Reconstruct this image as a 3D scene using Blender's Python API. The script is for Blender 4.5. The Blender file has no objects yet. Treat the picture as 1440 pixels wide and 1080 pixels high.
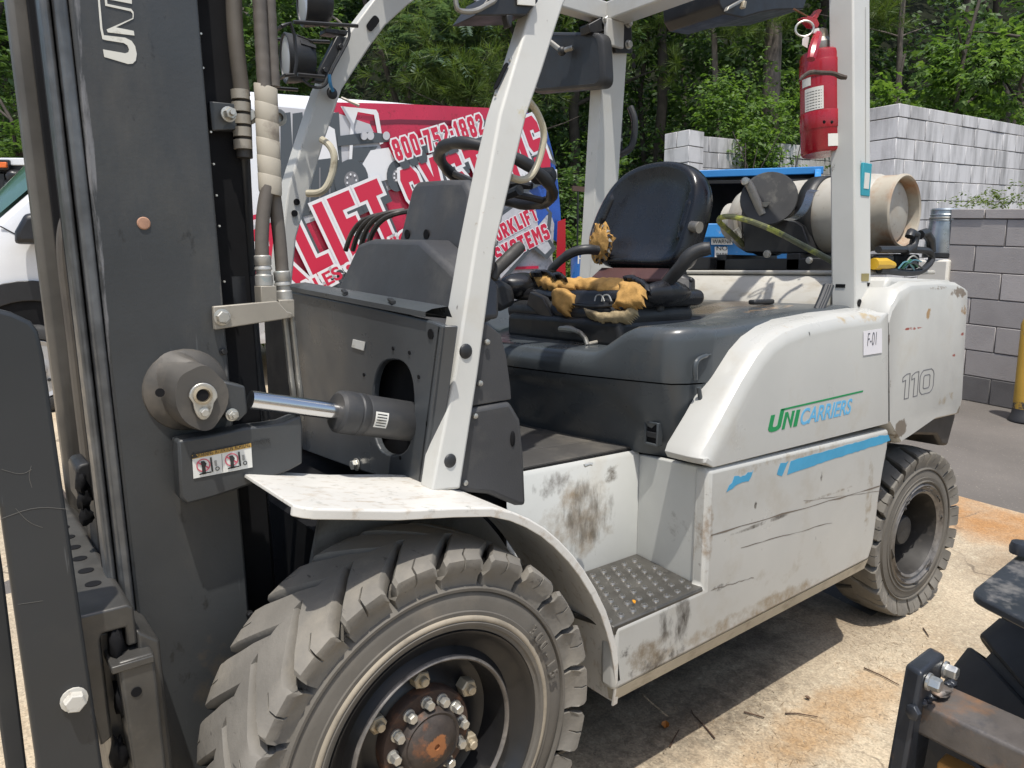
import bpy, bmesh, math, random
import numpy as np
from mathutils import Vector, Matrix, noise
random.seed(7); np.random.seed(7)
S = bpy.context.scene
COL = S.collection
R = math.radians
PI = math.pi

# ------------------------------------------------------------------ camera, sky, sun, exposure
CX, CY, CZ = -.7133, -1.1294, 1.3526
YAW, PITCH, FPX = .9015, .1539, 1032.3
cd = bpy.data.cameras.new('camera'); cam = bpy.data.objects.new('camera', cd); COL.objects.link(cam)
cam.location = (CX, CY, CZ)
cam.rotation_euler = (PI/2 - PITCH, 0, YAW - PI/2)
cd.sensor_width = 36; cd.lens = 36*FPX/1440; cd.clip_start = .02; cd.clip_end = 500
S.camera = cam
SUN = Vector((-.2, -.28, 1)).normalized()
SUN_EL = math.asin(SUN.z); SUN_AZ = math.atan2(SUN.x, SUN.y)
w = bpy.data.worlds.new('World'); S.world = w; w.use_nodes = True
nt = w.node_tree; nt.nodes.clear()
sky = nt.nodes.new('ShaderNodeTexSky'); sky.sky_type = 'NISHITA'; sky.sun_disc = False
sky.sun_elevation = SUN_EL; sky.sun_rotation = SUN_AZ
sky.air_density = 1.2; sky.dust_density = 2.5
bgn = nt.nodes.new('ShaderNodeBackground'); bgn.inputs[1].default_value = .15
won = nt.nodes.new('ShaderNodeOutputWorld')
nt.links.new(sky.outputs[0], bgn.inputs[0]); nt.links.new(bgn.outputs[0], won.inputs[0])
sl = bpy.data.lights.new('sun', 'SUN'); sl.energy = 4.0; sl.angle = R(.7); sl.color = (1, .96, .89)
so = bpy.data.objects.new('sun', sl); COL.objects.link(so)
so.rotation_euler = SUN.to_track_quat('Z', 'Y').to_euler(); so.location = (-3, -4, 15)
S.view_settings.view_transform = 'Standard'; S.view_settings.look = 'None'
S.view_settings.exposure = 0.2; S.view_settings.gamma = 1
S.render.engine = 'CYCLES'
S.cycles.max_bounces = 6; S.cycles.transparent_max_bounces = 6

# ------------------------------------------------------------------ pixel ray helper (measuring the photograph on known planes)
_F = Vector((math.cos(YAW)*math.cos(PITCH), math.sin(YAW)*math.cos(PITCH), -math.sin(PITCH)))
_R = Vector((math.sin(YAW), -math.cos(YAW), 0)); _U = _R.cross(_F)
CAM = Vector((CX, CY, CZ))
FH = Vector((math.cos(YAW), math.sin(YAW), 0))
def ray(px, py): return _F + _R*((px-720)/FPX) - _U*((py-540)/FPX)
def at(px, py, x=None, y=None, z=None):
    d = ray(px, py)
    if x is not None: t = (x-CX)/d.x
    elif y is not None: t = (y-CY)/d.y
    else: t = (z-CZ)/d.z
    return CAM + d*t
SLOPE, S0 = .075, 3.2           # the yard rises gently beyond the truck
def ground_z(x, y):
    s = (x-CX)*FH.x + (y-CY)*FH.y
    t = s-S0
    return 0 if t <= -.5 else SLOPE*((t+.5)**2/2 if t < .5 else t)
def atg(px, py):
    d = ray(px, py); dh = d.x*FH.x + d.y*FH.y
    t = (CZ+SLOPE*S0)/(SLOPE*dh-d.z)
    p = CAM+d*t
    if p.z < .05: p = CAM+d*(-CZ/d.z)
    return p

# ------------------------------------------------------------------ geometry helpers
class G:
    def __init__(s): s.v = []; s.f = []
    def add(s, vs, fs):
        n = len(s.v); s.v += [tuple(v) for v in vs]; s.f += [tuple(i+n for i in f) for f in fs]; return s
    def bx(s, x0, x1, y0, y1, z0, z1, M=None):
        vs = [Vector((x, y, z)) for z in (z0, z1) for y in (y0, y1) for x in (x0, x1)]
        if M is not None: vs = [M @ v for v in vs]
        return s.add(vs, [(0,2,3,1),(4,5,7,6),(0,1,5,4),(2,6,7,3),(0,4,6,2),(1,3,7,5)])
    def beam(s, a, b, wv, hv):
        """box from a to b with half width vectors wv, hv (tapers if lists)"""
        wa, wb = wv if isinstance(wv, (list, tuple)) else (wv, wv)
        ha, hb = hv if isinstance(hv, (list, tuple)) else (hv, hv)
        vs = []
        for p, ww, hh in ((a, wa, ha), (b, wb, hb)):
            vs += [p-ww-hh, p+ww-hh, p+ww+hh, p-ww+hh]
        return s.add(vs, [(3,2,1,0),(4,5,6,7),(0,1,5,4),(1,2,6,5),(2,3,7,6),(3,0,4,7)])
    def prism(s, poly, vec):
        poly = [Vector(p) for p in poly]; vec = Vector(vec); n = len(poly)
        return s.add(poly+[p+vec for p in poly], [tuple(range(n))[::-1], tuple(range(n, 2*n))] + [(i, (i+1) % n, n+(i+1) % n, n+i) for i in range(n)])
    def loft(s, rings, closed=True, caps=True):
        n = len(rings[0]); vs = [p for r in rings for p in r]; fs = []
        for k in range(len(rings)-1):
            for i in range(n if closed else n-1):
                j = (i+1) % n; fs.append((k*n+i, k*n+j, (k+1)*n+j, (k+1)*n+i))
        if caps and closed: fs += [tuple(range(n))[::-1], tuple((len(rings)-1)*n+i for i in range(n))]
        return s.add(vs, fs)
    def tube(s, pts, r, n=10, closed=False, cap=True, sm=0):
        pts = [Vector(p) for p in pts]
        for _ in range(sm): pts = smooth_path(pts, closed)
        N = len(pts); rs = r if isinstance(r, (list, tuple)) else [r]*N
        if len(rs) != N: rs = [rs[min(len(rs)-1, int(i*(len(rs)-1)/(N-1)+.5))] for i in range(N)]
        rings = []; ref = None
        for i, p in enumerate(pts):
            a = pts[i-1] if (i or closed) else p; b = pts[(i+1) % N] if (i < N-1 or closed) else p
            t = (b-a).normalized()
            if ref is None:
                ref = t.orthogonal().normalized()
            ref = (ref - t*ref.dot(t)); ref = ref.normalized() if ref.length > 1e-6 else t.orthogonal().normalized()
            q = t.cross(ref)
            rings.append([p + (ref*math.cos(2*PI*k/n) + q*math.sin(2*PI*k/n))*rs[i] for k in range(n)])
        if closed: rings.append(rings[0]); return s.loft(rings, True, False)
        return s.loft(rings, True, cap)
    def cyl(s, a, b, r, n=20, r2=None): return s.tube([a, b], [r, r if r2 is None else r2], n)
    def lathe(s, prof, c, ax, n=48, ref=None, closed=False):
        """prof: (radius, height along ax)"""
        c = Vector(c); ax = Vector(ax).normalized(); u = Vector(ref) if ref else ax.orthogonal(); u = (u-ax*u.dot(ax)).normalized(); v = ax.cross(u)
        rings = [[c+ax*h+(u*math.cos(2*PI*k/n)+v*math.sin(2*PI*k/n))*max(r, 1e-4) for k in range(n)] for r, h in prof]
        if closed: rings.append(rings[0])
        return s.loft(rings, True, not closed)
    def hexbolt(s, p, ax, r=.012, h=.012, washer=True, rot=0, stud=False):
        p = Vector(p); ax = Vector(ax).normalized(); u = ax.orthogonal().normalized(); v = ax.cross(u)
        if washer: s.lathe([(r*1.25, 0), (r*1.25, h*.22), (r*1.05, h*.25)], p, ax, 16)
        b = h*.2 if washer else 0
        ring = lambda rr, hh: [p+ax*hh+(u*math.cos(rot+PI*k/3)+v*math.sin(rot+PI*k/3))*rr for k in range(6)]
        s.loft([ring(r, b), ring(r, h), ring(r*.86, h*1.12)])
        if stud: s.lathe([(r*.5, h), (r*.5, h*1.5), (r*.42, h*1.6)], p, ax, 10)
        return s
    def sphere(s, c, r, n=16, m=10, sc=(1, 1, 1)):
        c = Vector(c)
        rings = [[c+Vector((r*sc[0]*math.sin(PI*j/m)*math.cos(2*PI*i/n), r*sc[1]*math.sin(PI*j/m)*math.sin(2*PI*i/n), r*sc[2]*math.cos(PI*j/m))) for i in range(n)] for j in range(m+1)]
        return s.loft(rings, True, False)
    def map(s, fn):
        s.v = [tuple(fn(Vector(v))) for v in s.v]; return s
    def build(s, name, m, parent=None, bevel=0, ang=32, seg=2, sub=0):
        me = bpy.data.meshes.new(name); me.from_pydata(s.v, [], s.f)
        bm = bmesh.new(); bm.from_mesh(me)
        bmesh.ops.remove_doubles(bm, verts=bm.verts, dist=1e-5)
        bmesh.ops.recalc_face_normals(bm, faces=bm.faces)
        bm.to_mesh(me); bm.free()
        me.polygons.foreach_set('use_smooth', [True]*len(me.polygons))
        me.set_sharp_from_angle(angle=R(ang))
        if m: me.materials.append(m)
        o = bpy.data.objects.new(name, me); COL.objects.link(o)
        if parent: adopt(o, parent)
        if bevel:
            b = o.modifiers.new('edge', 'BEVEL'); b.width = bevel; b.segments = seg; b.limit_method = 'ANGLE'; b.angle_limit = R(35); b.harden_normals = False
        if sub:
            b = o.modifiers.new('sub', 'SUBSURF'); b.levels = sub; b.render_levels = sub
        return o
def smooth_path(p, closed=False):
    q = []; n = len(p)
    for i in range(n if closed else n-1):
        a, b = p[i], p[(i+1) % n]; q += [a*.75+b*.25, a*.25+b*.75]
    if not closed: q = [p[0]]+q+[p[-1]]
    return q
def adopt(o, parent):
    o.parent = parent
    o.matrix_parent_inverse = world_of(parent).inverted()
def world_of(o):
    if o.parent is None: return o.matrix_basis.copy()
    return world_of(o.parent) @ o.matrix_parent_inverse @ o.matrix_basis
def tag(o, label=None, cat=None, group=None, kind=None):
    if label: o['label'] = label
    if cat: o['category'] = cat
    if group: o['group'] = group
    if kind: o['kind'] = kind
    return o
def thing(name, label, cat, loc=(0, 0, 0), group=None):
    o = bpy.data.objects.new(name, None); COL.objects.link(o); o.location = loc; o.empty_display_size = .1
    return tag(o, label, cat, group)
def inst(o, name, parent, M=None):
    """another copy of a mesh object, sharing its data"""
    c = o.copy(); c.name = name; COL.objects.link(c)
    if parent: adopt(c, parent)
    if M is not None: c.matrix_basis = M
    return c
def as_mesh(name, cu, m):
    t = bpy.data.objects.new(name, cu); COL.objects.link(t)
    me = bpy.data.meshes.new_from_object(t); COL.objects.unlink(t); bpy.data.objects.remove(t); bpy.data.curves.remove(cu)
    me.name = name; me.materials.clear(); me.materials.append(m)
    o = bpy.data.objects.new(name, me); COL.objects.link(o)
    return o
def text(name, body, m, parent, origin, xdir, updir, size, width=1.0, shear=0.0, offset=0.0, extrude=.00025, align='LEFT', spacing=1.0):
    cu = bpy.data.curves.new(name, 'FONT'); cu.body = body; cu.size = size; cu.shear = shear; cu.offset = offset; cu.extrude = extrude
    cu.align_x = align; cu.space_character = spacing
    cu.materials.append(m)
    o = as_mesh(name, cu, m)
    if parent: adopt(o, parent)
    X = Vector(xdir).normalized(); Y = Vector(updir); Y = (Y-X*Y.dot(X)).normalized(); Z = X.cross(Y)
    o.matrix_basis = Matrix.Translation(origin) @ Matrix((X, Y, Z)).transposed().to_4x4() @ Matrix.Diagonal((width, 1, 1, 1))
    return o
def shape(name, polys, m, parent, origin, xdir, updir, offset=0.0, extrude=.00025, sx=1, sy=1):
    """flat filled outline(s) in a plane (holes by even-odd); used for printed marks and block letters"""
    cu = bpy.data.curves.new(name, 'CURVE'); cu.dimensions = '2D'; cu.fill_mode = 'BOTH'; cu.extrude = extrude; cu.offset = offset
    for pl in polys:
        sp = cu.splines.new('POLY'); sp.points.add(len(pl)-1)
        for q, (a, b) in zip(sp.points, pl): q.co = (a*sx, b*sy, 0, 1)
        sp.use_cyclic_u = True
    cu.materials.append(m)
    o = as_mesh(name, cu, m)
    if parent: adopt(o, parent)
    X = Vector(xdir).normalized(); Y = Vector(updir); Y = (Y-X*Y.dot(X)).normalized(); Z = X.cross(Y)
    o.matrix_basis = Matrix.Translation(origin) @ Matrix((X, Y, Z)).transposed().to_4x4()
    return o

# ------------------------------------------------------------------ materials
def mat(name, col, rough=.5, metal=0, var=.1, vscale=5, bump=0, bscale=60, dirt=None, dscale=4, damt=.4, dsharp=.15, dstretch=(1, 1, 1), coat=0, scratch=0, blobs=(), spec=.5, rvar=.2, dirt2=None, world=False, bsoft=.1):
    m = bpy.data.materials.new(name); m.use_nodes = True
    nt = m.node_tree; N = nt.nodes; L = nt.links
    b = N['Principled BSDF']
    b.inputs['Roughness'].default_value = rough; b.inputs['Metallic'].default_value = metal
    b.inputs['Specular IOR Level'].default_value = spec
    b.inputs['Coat Weight'].default_value = coat; b.inputs['Coat Roughness'].default_value = .15
    tc = N.new('ShaderNodeTexCoord'); P = N.new('ShaderNodeNewGeometry').outputs['Position'] if world else tc.outputs['Object']
    def nz(scale, detail=4, rough_=.55, vec=None, stretch=None):
        n = N.new('ShaderNodeTexNoise'); n.inputs['Scale'].default_value = scale; n.inputs['Detail'].default_value = detail; n.inputs['Roughness'].default_value = rough_
        v = vec or P
        if stretch:
            mp = N.new('ShaderNodeMapping'); mp.inputs['Scale'].default_value = stretch; L.new(v, mp.inputs[0]); v = mp.outputs[0]
        L.new(v, n.inputs['Vector']); return n.outputs['Fac']
    def mr(v, a, b_, c=0., d=1.):
        n = N.new('ShaderNodeMapRange'); n.clamp = True; L.new(v, n.inputs[0])
        for i, q in enumerate((a, b_, c, d)): n.inputs[i+1].default_value = q
        return n.outputs[0]
    def mix(f, a, b_):
        n = N.new('ShaderNodeMix'); n.data_type = 'RGBA'; n.clamp_factor = True
        if isinstance(f, float): n.inputs[0].default_value = f
        else: L.new(f, n.inputs[0])
        for i, q in ((6, a), (7, b_)):
            if hasattr(q, 'links'): L.new(q, n.inputs[i])
            else: n.inputs[i].default_value = (*q, 1)
        return n.outputs[2]
    def mul(a, b_):
        n = N.new('ShaderNodeMath'); n.operation = 'MULTIPLY'; L.new(a, n.inputs[0])
        if hasattr(b_, 'links'): L.new(b_, n.inputs[1])
        else: n.inputs[1].default_value = b_
        return n.outputs[0]
    n1 = nz(vscale)
    c = mix(mr(n1, .3, .7), tuple(max(0, q*(1-var)) for q in col), tuple(min(1, q*(1+var)) for q in col))
    rr = mr(nz(vscale*2.3), .3, .7, max(.03, rough-rvar/2), min(1, rough+rvar/2))
    L.new(rr, b.inputs['Roughness'])
    for dd in (dirt, dirt2):
        if dd is None: continue
        if isinstance(dd, dict): dc, ds, da, dsh, dst = dd['col'], dd['scale'], dd['amt'], dd.get('sharp', .15), dd.get('stretch', (1, 1, 1))
        else: dc, ds, da, dsh, dst = dd, dscale, damt, dsharp, dstretch
        f = mr(nz(ds, 7, .65, stretch=dst), .68-da*.36, .68-da*.36+dsh)
        c = mix(mul(f, .85), c, dc)
    for bl in blobs:          # wear and painted shade with a shape of its own: centre, radii, colour, noise scale, amount
        ce, ra, bc, bs, ba = bl[:5]; bst = bl[5] if len(bl) > 5 else None
        mp = N.new('ShaderNodeMapping'); mp.vector_type = 'TEXTURE'; mp.inputs['Location'].default_value = ce; mp.inputs['Scale'].default_value = ra
        L.new(P, mp.inputs[0])
        ln = N.new('ShaderNodeVectorMath'); ln.operation = 'LENGTH'; L.new(mp.outputs[0], ln.inputs[0])
        fall = mr(ln.outputs['Value'], .35, 1., ba, 0.)
        n = nz(bs, 8, .68, stretch=bst)
        ad = N.new('ShaderNodeMath'); ad.operation = 'ADD'; L.new(fall, ad.inputs[0]); L.new(n, ad.inputs[1])
        f = mr(ad.outputs[0], .93-bsoft/2, .93+bsoft/2)
        gate = mr(ln.outputs['Value'], .98, 1., 1., 0.)
        c = mix(mul(f, gate), c, bc)
    if scratch:
        f = mr(nz(90, 3, .5, stretch=(1, 1, .06)), .72, .78, 0., scratch)
        c = mix(f, c, tuple(min(1, q*2.2+.1) for q in col))
    L.new(c, b.inputs['Base Color'])
    if bump:
        bn = N.new('ShaderNodeBump'); bn.inputs['Strength'].default_value = min(1, bump); bn.inputs['Distance'].default_value = .004
        L.new(nz(bscale, 6, .6), bn.inputs['Height']); L.new(bn.outputs[0], b.inputs['Normal'])
    return m
def flat(name, col, rough=.5, metal=0, emit=0):
    m = bpy.data.materials.new(name); m.use_nodes = True; b = m.node_tree.nodes['Principled BSDF']
    b.inputs['Base Color'].default_value = (*col, 1); b.inputs['Roughness'].default_value = rough; b.inputs['Metallic'].default_value = metal
    return m
BROWN = (.16, .125, .085); BLACKISH = (.05, .045, .04)
WHITE = mat('white_truck_paint', (.47, .465, .435), .38, var=.05, vscale=3, dirt=(.34, .3, .235), dscale=3.5, damt=.36, dsharp=.35, bump=.05, bscale=25, dirt2={'col': (.14, .12, .1), 'scale': 16, 'amt': .02, 'sharp': .05, 'stretch': (1, 1, .35)})
WHITE_TOP = mat('dirty_white_paint', (.58, .565, .525), .5, var=.06, vscale=4, dirt=(.38, .31, .23), dscale=26, damt=.4, dsharp=.18, dstretch=(1, 2.2, 1), bump=.08, bscale=40, dirt2={'col': (.3, .3, .27), 'scale': 40, 'amt': .25, 'sharp': .12})
DGREY = mat('dark_grey_panel_paint', (.06, .066, .072), .32, var=.2, vscale=3, dirt=(.14, .125, .1), dscale=5, damt=.3, dsharp=.4, bump=.04, bscale=30, scratch=.25)
MASTP = mat('charcoal_mast_paint', (.045, .048, .05), .42, var=.18, vscale=4, dirt=(.085, .078, .066), dscale=3, damt=.3, dsharp=.4, bump=.1, bscale=90)
MASTW = mat('worn_mast_rail', (.13, .135, .14), .38, metal=.5, var=.3, vscale=20, dirt=(.05, .05, .048), dscale=9, damt=.5, dstretch=(1, 1, .12), bump=.1, bscale=60)
RAILB = mat('brown_greasy_rail', (.12, .112, .1), .4, metal=.3, var=.25, vscale=6, dirt=(.04, .034, .028), dscale=6, damt=.45, dstretch=(1, 1, .1))
BLACKM = mat('black_painted_steel', (.018, .018, .019), .45, var=.2, vscale=8, dirt=(.09, .08, .065), dscale=12, damt=.18, dsharp=.3, bump=.08, bscale=80)
DARK = mat('grease_and_shade_black', (.007, .007, .008), .75, var=.3, spec=.2)  # black of greasy parts, also painted as shade in holes and gaps
PLAST = mat('black_plastic', (.022, .023, .025), .48, var=.12, vscale=8, bump=.12, bscale=250, dirt=(.09, .085, .075), dscale=6, damt=.2, dsharp=.5)
CHROME = mat('chrome_rod', (.62, .62, .62), .2, metal=1, var=.06, rvar=.1)
ZINC = mat('zinc_plated', (.5, .49, .45), .38, metal=.7, var=.12, vscale=30, dirt=(.2, .16, .1), dscale=40, damt=.3)
BRASSN = mat('yellow_zinc_nut', (.42, .36, .26), .5, metal=.4, var=.15, vscale=40, dirt=(.2, .14, .08), dscale=50, damt=.35)
RUST = mat('rusty_hub', (.2, .085, .035), .8, var=.35, vscale=30, dirt=(.03, .025, .022), dscale=25, damt=.55, bump=.3, bscale=120)
TYRE = mat('worn_tyre_rubber', (.165, .153, .133), .85, var=.22, vscale=5, dirt=(.29, .26, .21), dscale=6, damt=.5, dsharp=.35, bump=.4, bscale=55, dirt2={'col': (.05, .046, .042), 'scale': 45, 'amt': .12, 'sharp': .06, 'stretch': (1, .3, 1)})
TYRESIDE = mat('tyre_sidewall', (.115, .105, .09), .8, var=.15, vscale=6, dirt=(.24, .2, .15), dscale=5, damt=.4, dsharp=.35, bump=.15, bscale=60)
RIM = mat('black_rim', (.012, .012, .013), .42, var=.3, vscale=10, dirt=(.14, .12, .1), dscale=9, damt=.2, dsharp=.25)
RIME = mat('scuffed_rim_edge', (.18, .165, .15), .45, metal=.4, var=.3, vscale=30, dirt=(.05, .045, .04), dscale=20, damt=.4)
SEATV = mat('black_vinyl', (.013, .013, .015), .3, var=.15, vscale=12, bump=.05, bscale=180, dirt=(.08, .075, .065), dscale=9, damt=.18, dsharp=.4)
FOAM = mat('torn_yellow_foam', (.45, .255, .075), .95, var=.25, vscale=25, dirt=(.2, .11, .035), dscale=18, damt=.3, bump=.6, bscale=90)
HOSE = mat('black_rubber_hose', (.04, .037, .034), .6, var=.2, vscale=20, dirt=(.13, .115, .095), dscale=9, damt=.35, dstretch=(1, 1, .3))
WRAP = mat('tan_spiral_wrap', (.38, .345, .28), .55, var=.1, vscale=9, dirt=(.16, .13, .1), dscale=12, damt=.3)
BRKT = mat('dirty_beige_steel', (.3, .275, .23), .5, metal=.2, var=.12, vscale=9, dirt=(.1, .085, .065), dscale=14, damt=.35)
STEELP = mat('bare_steel_pipe', (.3, .29, .26), .4, metal=.6, var=.15, vscale=9, dirt=(.12, .1, .07), dscale=12, damt=.3)
LABEL = mat('white_sticker', (.68, .67, .62), .45, var=.04, dirt=(.4, .36, .28), dscale=20, damt=.2)
INK = flat('black_ink', (.02, .02, .02), .5)
# ------------------------------------------------------------------ ground
def graded(a, b, n, c=0., p=2.2):
    t = np.linspace(-1, 1, n); return np.sort(c + np.where(t < 0, -(np.abs(t)**p)*(c-a), (np.abs(t)**p)*(b-c)))
def ground_sheet(name, xs, ys, dz, m):
    g = G(); nx, ny = len(xs), len(ys)
    vs = [(x, y, ground_z(x, y)+dz) for y in ys for x in xs]
    g.add(vs, [(j*nx+i, j*nx+i+1, (j+1)*nx+i+1, (j+1)*nx+i) for j in range(ny-1) for i in range(nx-1)])
    return tag(g.build(name, m, ang=180), kind='structure')
ASPH = mat('old_asphalt', (.125, .112, .1), .85, var=.2, vscale=1.2, dirt={'col': (.3, .26, .21), 'scale': 75, 'amt': .2, 'sharp': .08}, bump=.5, bscale=120, dirt2={'col': (.3, .17, .08), 'scale': .9, 'amt': .15, 'sharp': .25})
def concrete_mat():
    m = mat('stained_shaded_concrete', (.4, .33, .235), .85, var=.2, vscale=2.2, bump=.5, bscale=110, bsoft=.55,
            dirt={'col': (.38, .22, .085), 'scale': 1.7, 'amt': .42, 'sharp': .5}, dirt2={'col': (.55, .48, .35), 'scale': 38, 'amt': .42, 'sharp': .2},
            blobs=[((2.3, -.55, 0), (.8, .35, .5), (.26, .19, .12), 6, .45), ((1.7, -.75, 0), (.5, .25, .5), (.24, .175, .11), 7, .42), ((3.1, -.1, 0), (.6, .3, .5), (.25, .18, .11), 6, .45), ((1.9, .35, 0), (.9, .5, .5), (.2, .15, .1), 9, .5), ((1.2, .75, 0), (1.2, .75, .5), (.04, .034, .028), 9, .62), ((1.0, .12, 0), (.75, .2, .5), (.07, .055, .04), 22, .42), ((3.6, .2, 0), (.5, 2.2, .5), (.36, .19, .075), 5, .62), ((1.35, -.12, 0), (.6, .16, .5), (.33, .2, .09), 11, .5)])  # darkest blobs paint in the shadow under the truck, the others are stains
    nt = m.node_tree; N = nt.nodes; L = nt.links; b = N['Principled BSDF']
    src = b.inputs['Base Color'].links[0].from_socket
    tc = N.new('ShaderNodeTexCoord'); nz = N.new('ShaderNodeTexNoise'); nz.inputs['Scale'].default_value = 3.2; nz.inputs['Detail'].default_value = 6
    L.new(tc.outputs['Object'], nz.inputs['Vector'])
    ad = N.new('ShaderNodeMixRGB'); ad.blend_type = 'LINEAR_LIGHT'; ad.inputs[0].default_value = .22; L.new(tc.outputs['Object'], ad.inputs[1]); L.new(nz.outputs['Color'], ad.inputs[2])
    vo = N.new('ShaderNodeTexVoronoi'); vo.feature = 'DISTANCE_TO_EDGE'; vo.inputs['Scale'].default_value = .62; L.new(ad.outputs[0], vo.inputs['Vector'])
    mr = N.new('ShaderNodeMapRange'); mr.inputs[1].default_value = .0015; mr.inputs[2].default_value = .006; mr.inputs[3].default_value = .75; mr.inputs[4].default_value = 0; L.new(vo.outputs['Distance'], mr.inputs[0])
    n2 = N.new('ShaderNodeTexNoise'); n2.inputs['Scale'].default_value = 2.; L.new(tc.outputs['Object'], n2.inputs['Vector'])
    m2 = N.new('ShaderNodeMapRange'); m2.inputs[1].default_value = .45; m2.inputs[2].default_value = .6; L.new(n2.outputs['Fac'], m2.inputs[0])
    mm = N.new('ShaderNodeMath'); mm.operation = 'MULTIPLY'; L.new(mr.outputs[0], mm.inputs[0]); L.new(m2.outputs[0], mm.inputs[1])
    mx = N.new('ShaderNodeMix'); mx.data_type = 'RGBA'; L.new(mm.outputs[0], mx.inputs[0]); L.new(src, mx.inputs[6]); mx.inputs[7].default_value = (.13, .1, .07, 1)
    sp = N.new('ShaderNodeTexVoronoi'); sp.inputs['Scale'].default_value = 170; L.new(tc.outputs['Object'], sp.inputs['Vector'])   # aggregate
    m3 = N.new('ShaderNodeMapRange'); m3.inputs[1].default_value = .0; m3.inputs[2].default_value = 1.; m3.inputs[3].default_value = .6; m3.inputs[4].default_value = 1.3; L.new(sp.outputs['Color'], m3.inputs[0])
    mu = N.new('ShaderNodeMix'); mu.data_type = 'RGBA'; mu.blend_type = 'MULTIPLY'; mu.inputs[0].default_value = .8; L.new(mx.outputs[2], mu.inputs[6]); L.new(m3.outputs[0], mu.inputs[7])
    L.new(mu.outputs[2], b.inputs['Base Color'])
    return m
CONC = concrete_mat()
ground_sheet('ground', graded(-150, 150, 90, 3), graded(-150, 150, 90, 3), -.004, ASPH)
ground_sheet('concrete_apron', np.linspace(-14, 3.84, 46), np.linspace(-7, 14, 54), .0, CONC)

# ------------------------------------------------------------------ forklift
FL = thing('forklift', 'white forklift with dark grey mast, torn seat and a gas tank on its back', 'forklift', (1.1, .75, 0))
def tyre_mesh(Rt, R1, Rr, W, nl, slope, k=1.0, depth=.034):
    """tyre around the y axis through the origin; outer face at y=0, y grows inward"""
    carc = G()
    w_ = R1-Rr; t = [(Rr-.012, .03), (Rr, .008), (Rr+.02*w_, .0), (Rr+.1*w_, -.002), (Rr+.13*w_, -.007), (Rr+.2*w_, -.009), (Rr+.23*w_, -.006), (Rr+.25*w_, -.0035), (Rr+.45*w_, -.0055), (Rr+.47*w_, -.0025), (Rr+.68*w_, -.001), (Rr+.86*w_, .001), (Rr+.9*w_, .0045), (Rr+.92*w_, -.003), (R1-.001, -.004), (R1+.002*k, .002), (R1+.004*k, .004)]
    b = [(R1+.012*k, .022*k), (Rt-depth-.012, .03*k), (Rt-depth, .055*k)]
    prof = t+b; prof = prof+[(r, W-.016-h) for r, h in prof[::-1]]
    carc.lathe(prof, (0, 0, 0), (0, 1, 0), 120, ref=(1, 0, 0), closed=False)
    carc.f = carc.f[:-2]
    lug = G(); pitch = 2*PI/nl
    st = [(R1+.003*k, .004), (R1+.03*k, .0), (Rt-.028*k, -.012*k), (Rt-.012*k, -.012*k), (Rt-.004*k, .002*k), (Rt, .025*k), (Rt+.001, .06*k), (Rt+.003, W*.33), (Rt+.004, W*.47)]
    for side in (0, 1):
        for i in range(nl):
            jit = random.uniform(-.012, .012)*0
            base = i*pitch + (pitch*.5 if side else 0) + jit
            rings = []
            for q, (r, v) in enumerate(st):
                vv = max(v, 0); sh = -slope*vv
                # groove half width
                gw = [.06, .065, .085, .1, .1, .095, .075, .05, .04][q]*pitch
                L_, R_ = base+sh+gw, base+sh+pitch-gw
                mid = (L_+R_)/2; e = .0018/r*1.2
                inr = r-depth*[.35, .6, .9, 1, 1, 1, 1, .8, .6][q] if q > 1 else r-.012*k
                ri = max(inr, R1-.004) if q < 3 else inr
                dr = .010*k if 2 <= q <= 4 else 0
                y = v if side == 0 else W-.016-v
                iv = v+(.03*k if q < 4 else 0) ; iy = iv if side == 0 else W-.016-iv
                P_ = lambda th, rr, yy: Vector((rr*math.cos(th), yy, rr*math.sin(th)))
                ch = .007*k/r
                inn = .012*k
                dv = (inn if side == 0 else -inn) if dr and q < 4 else 0
                rings.append([P_(L_-.004, ri, iy), P_(L_, r-.0065*k, y), P_(L_+ch, r, y), P_(mid-e, r, y), P_(mid, r-dr, y+dv), P_(mid+e, r, y), P_(R_-ch, r, y), P_(R_, r-.0065*k, y), P_(R_+.004, ri, iy)])
            lug.loft(rings, closed=False, caps=False)
            # end cap toward the middle
            n = len(lug.v); lug.f.append(tuple(range(n-9, n)))
    return carc, lug
def wheel_matrix(cx, cy, cz, steer=0, spin=0): return Matrix.Translation((cx, cy, cz)) @ Matrix.Rotation(steer, 4, 'Z') @ Matrix.Rotation(spin, 4, 'Y')
def join_g(*gs):
    r = G()
    for g in gs: r.add(g.v, g.f)
    return r
# front wheel
FW = thing('front_wheel', None, None, (0, .13, .41)); del_keys = None; adopt(FW, FL)
Mw = wheel_matrix(0, 0, .41)
ca, lu = tyre_mesh(.403, .331, .244, .247, 22, R(125), 1.0, .03)
# grooves measured at 57,73,89,105,121 degrees
rot = Matrix.Rotation(-R(57.2+8.2-8.18), 4, 'Y')
mw = lambda M: (lambda v: M @ v)
tyre_o = ca.map(mw(Mw)).build('tyre', TYRESIDE, FW, ang=40)
lu.map(mw(Mw @ rot)).build('tyre_tread', TYRE, FW, ang=42)
def ring_prof(g, prof, c, n=96): return g.lathe(prof, c, (0, 1, 0), n, ref=(1, 0, 0))
g = G(); ring_prof(g, [(.236, .05), (.243, .012), (.2445, .003), (.2425, -.002), (.238, .001), (.232, .012), (.214, .03), (.198, .035), (.19, .026), (.186, .02)], (0, 0, .41)); g.f = g.f[:-2]
g.build('rim', RIM, FW, ang=50)
g = G(); ring_prof(g, [(.186, .021), (.1845, .0135), (.181, .0115), (.1775, .0145), (.176, .022), (.174, .05)], (0, 0, .41)); g.f = g.f[:-2]
g.build('lock_ring', RIME, FW, ang=50)
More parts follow.
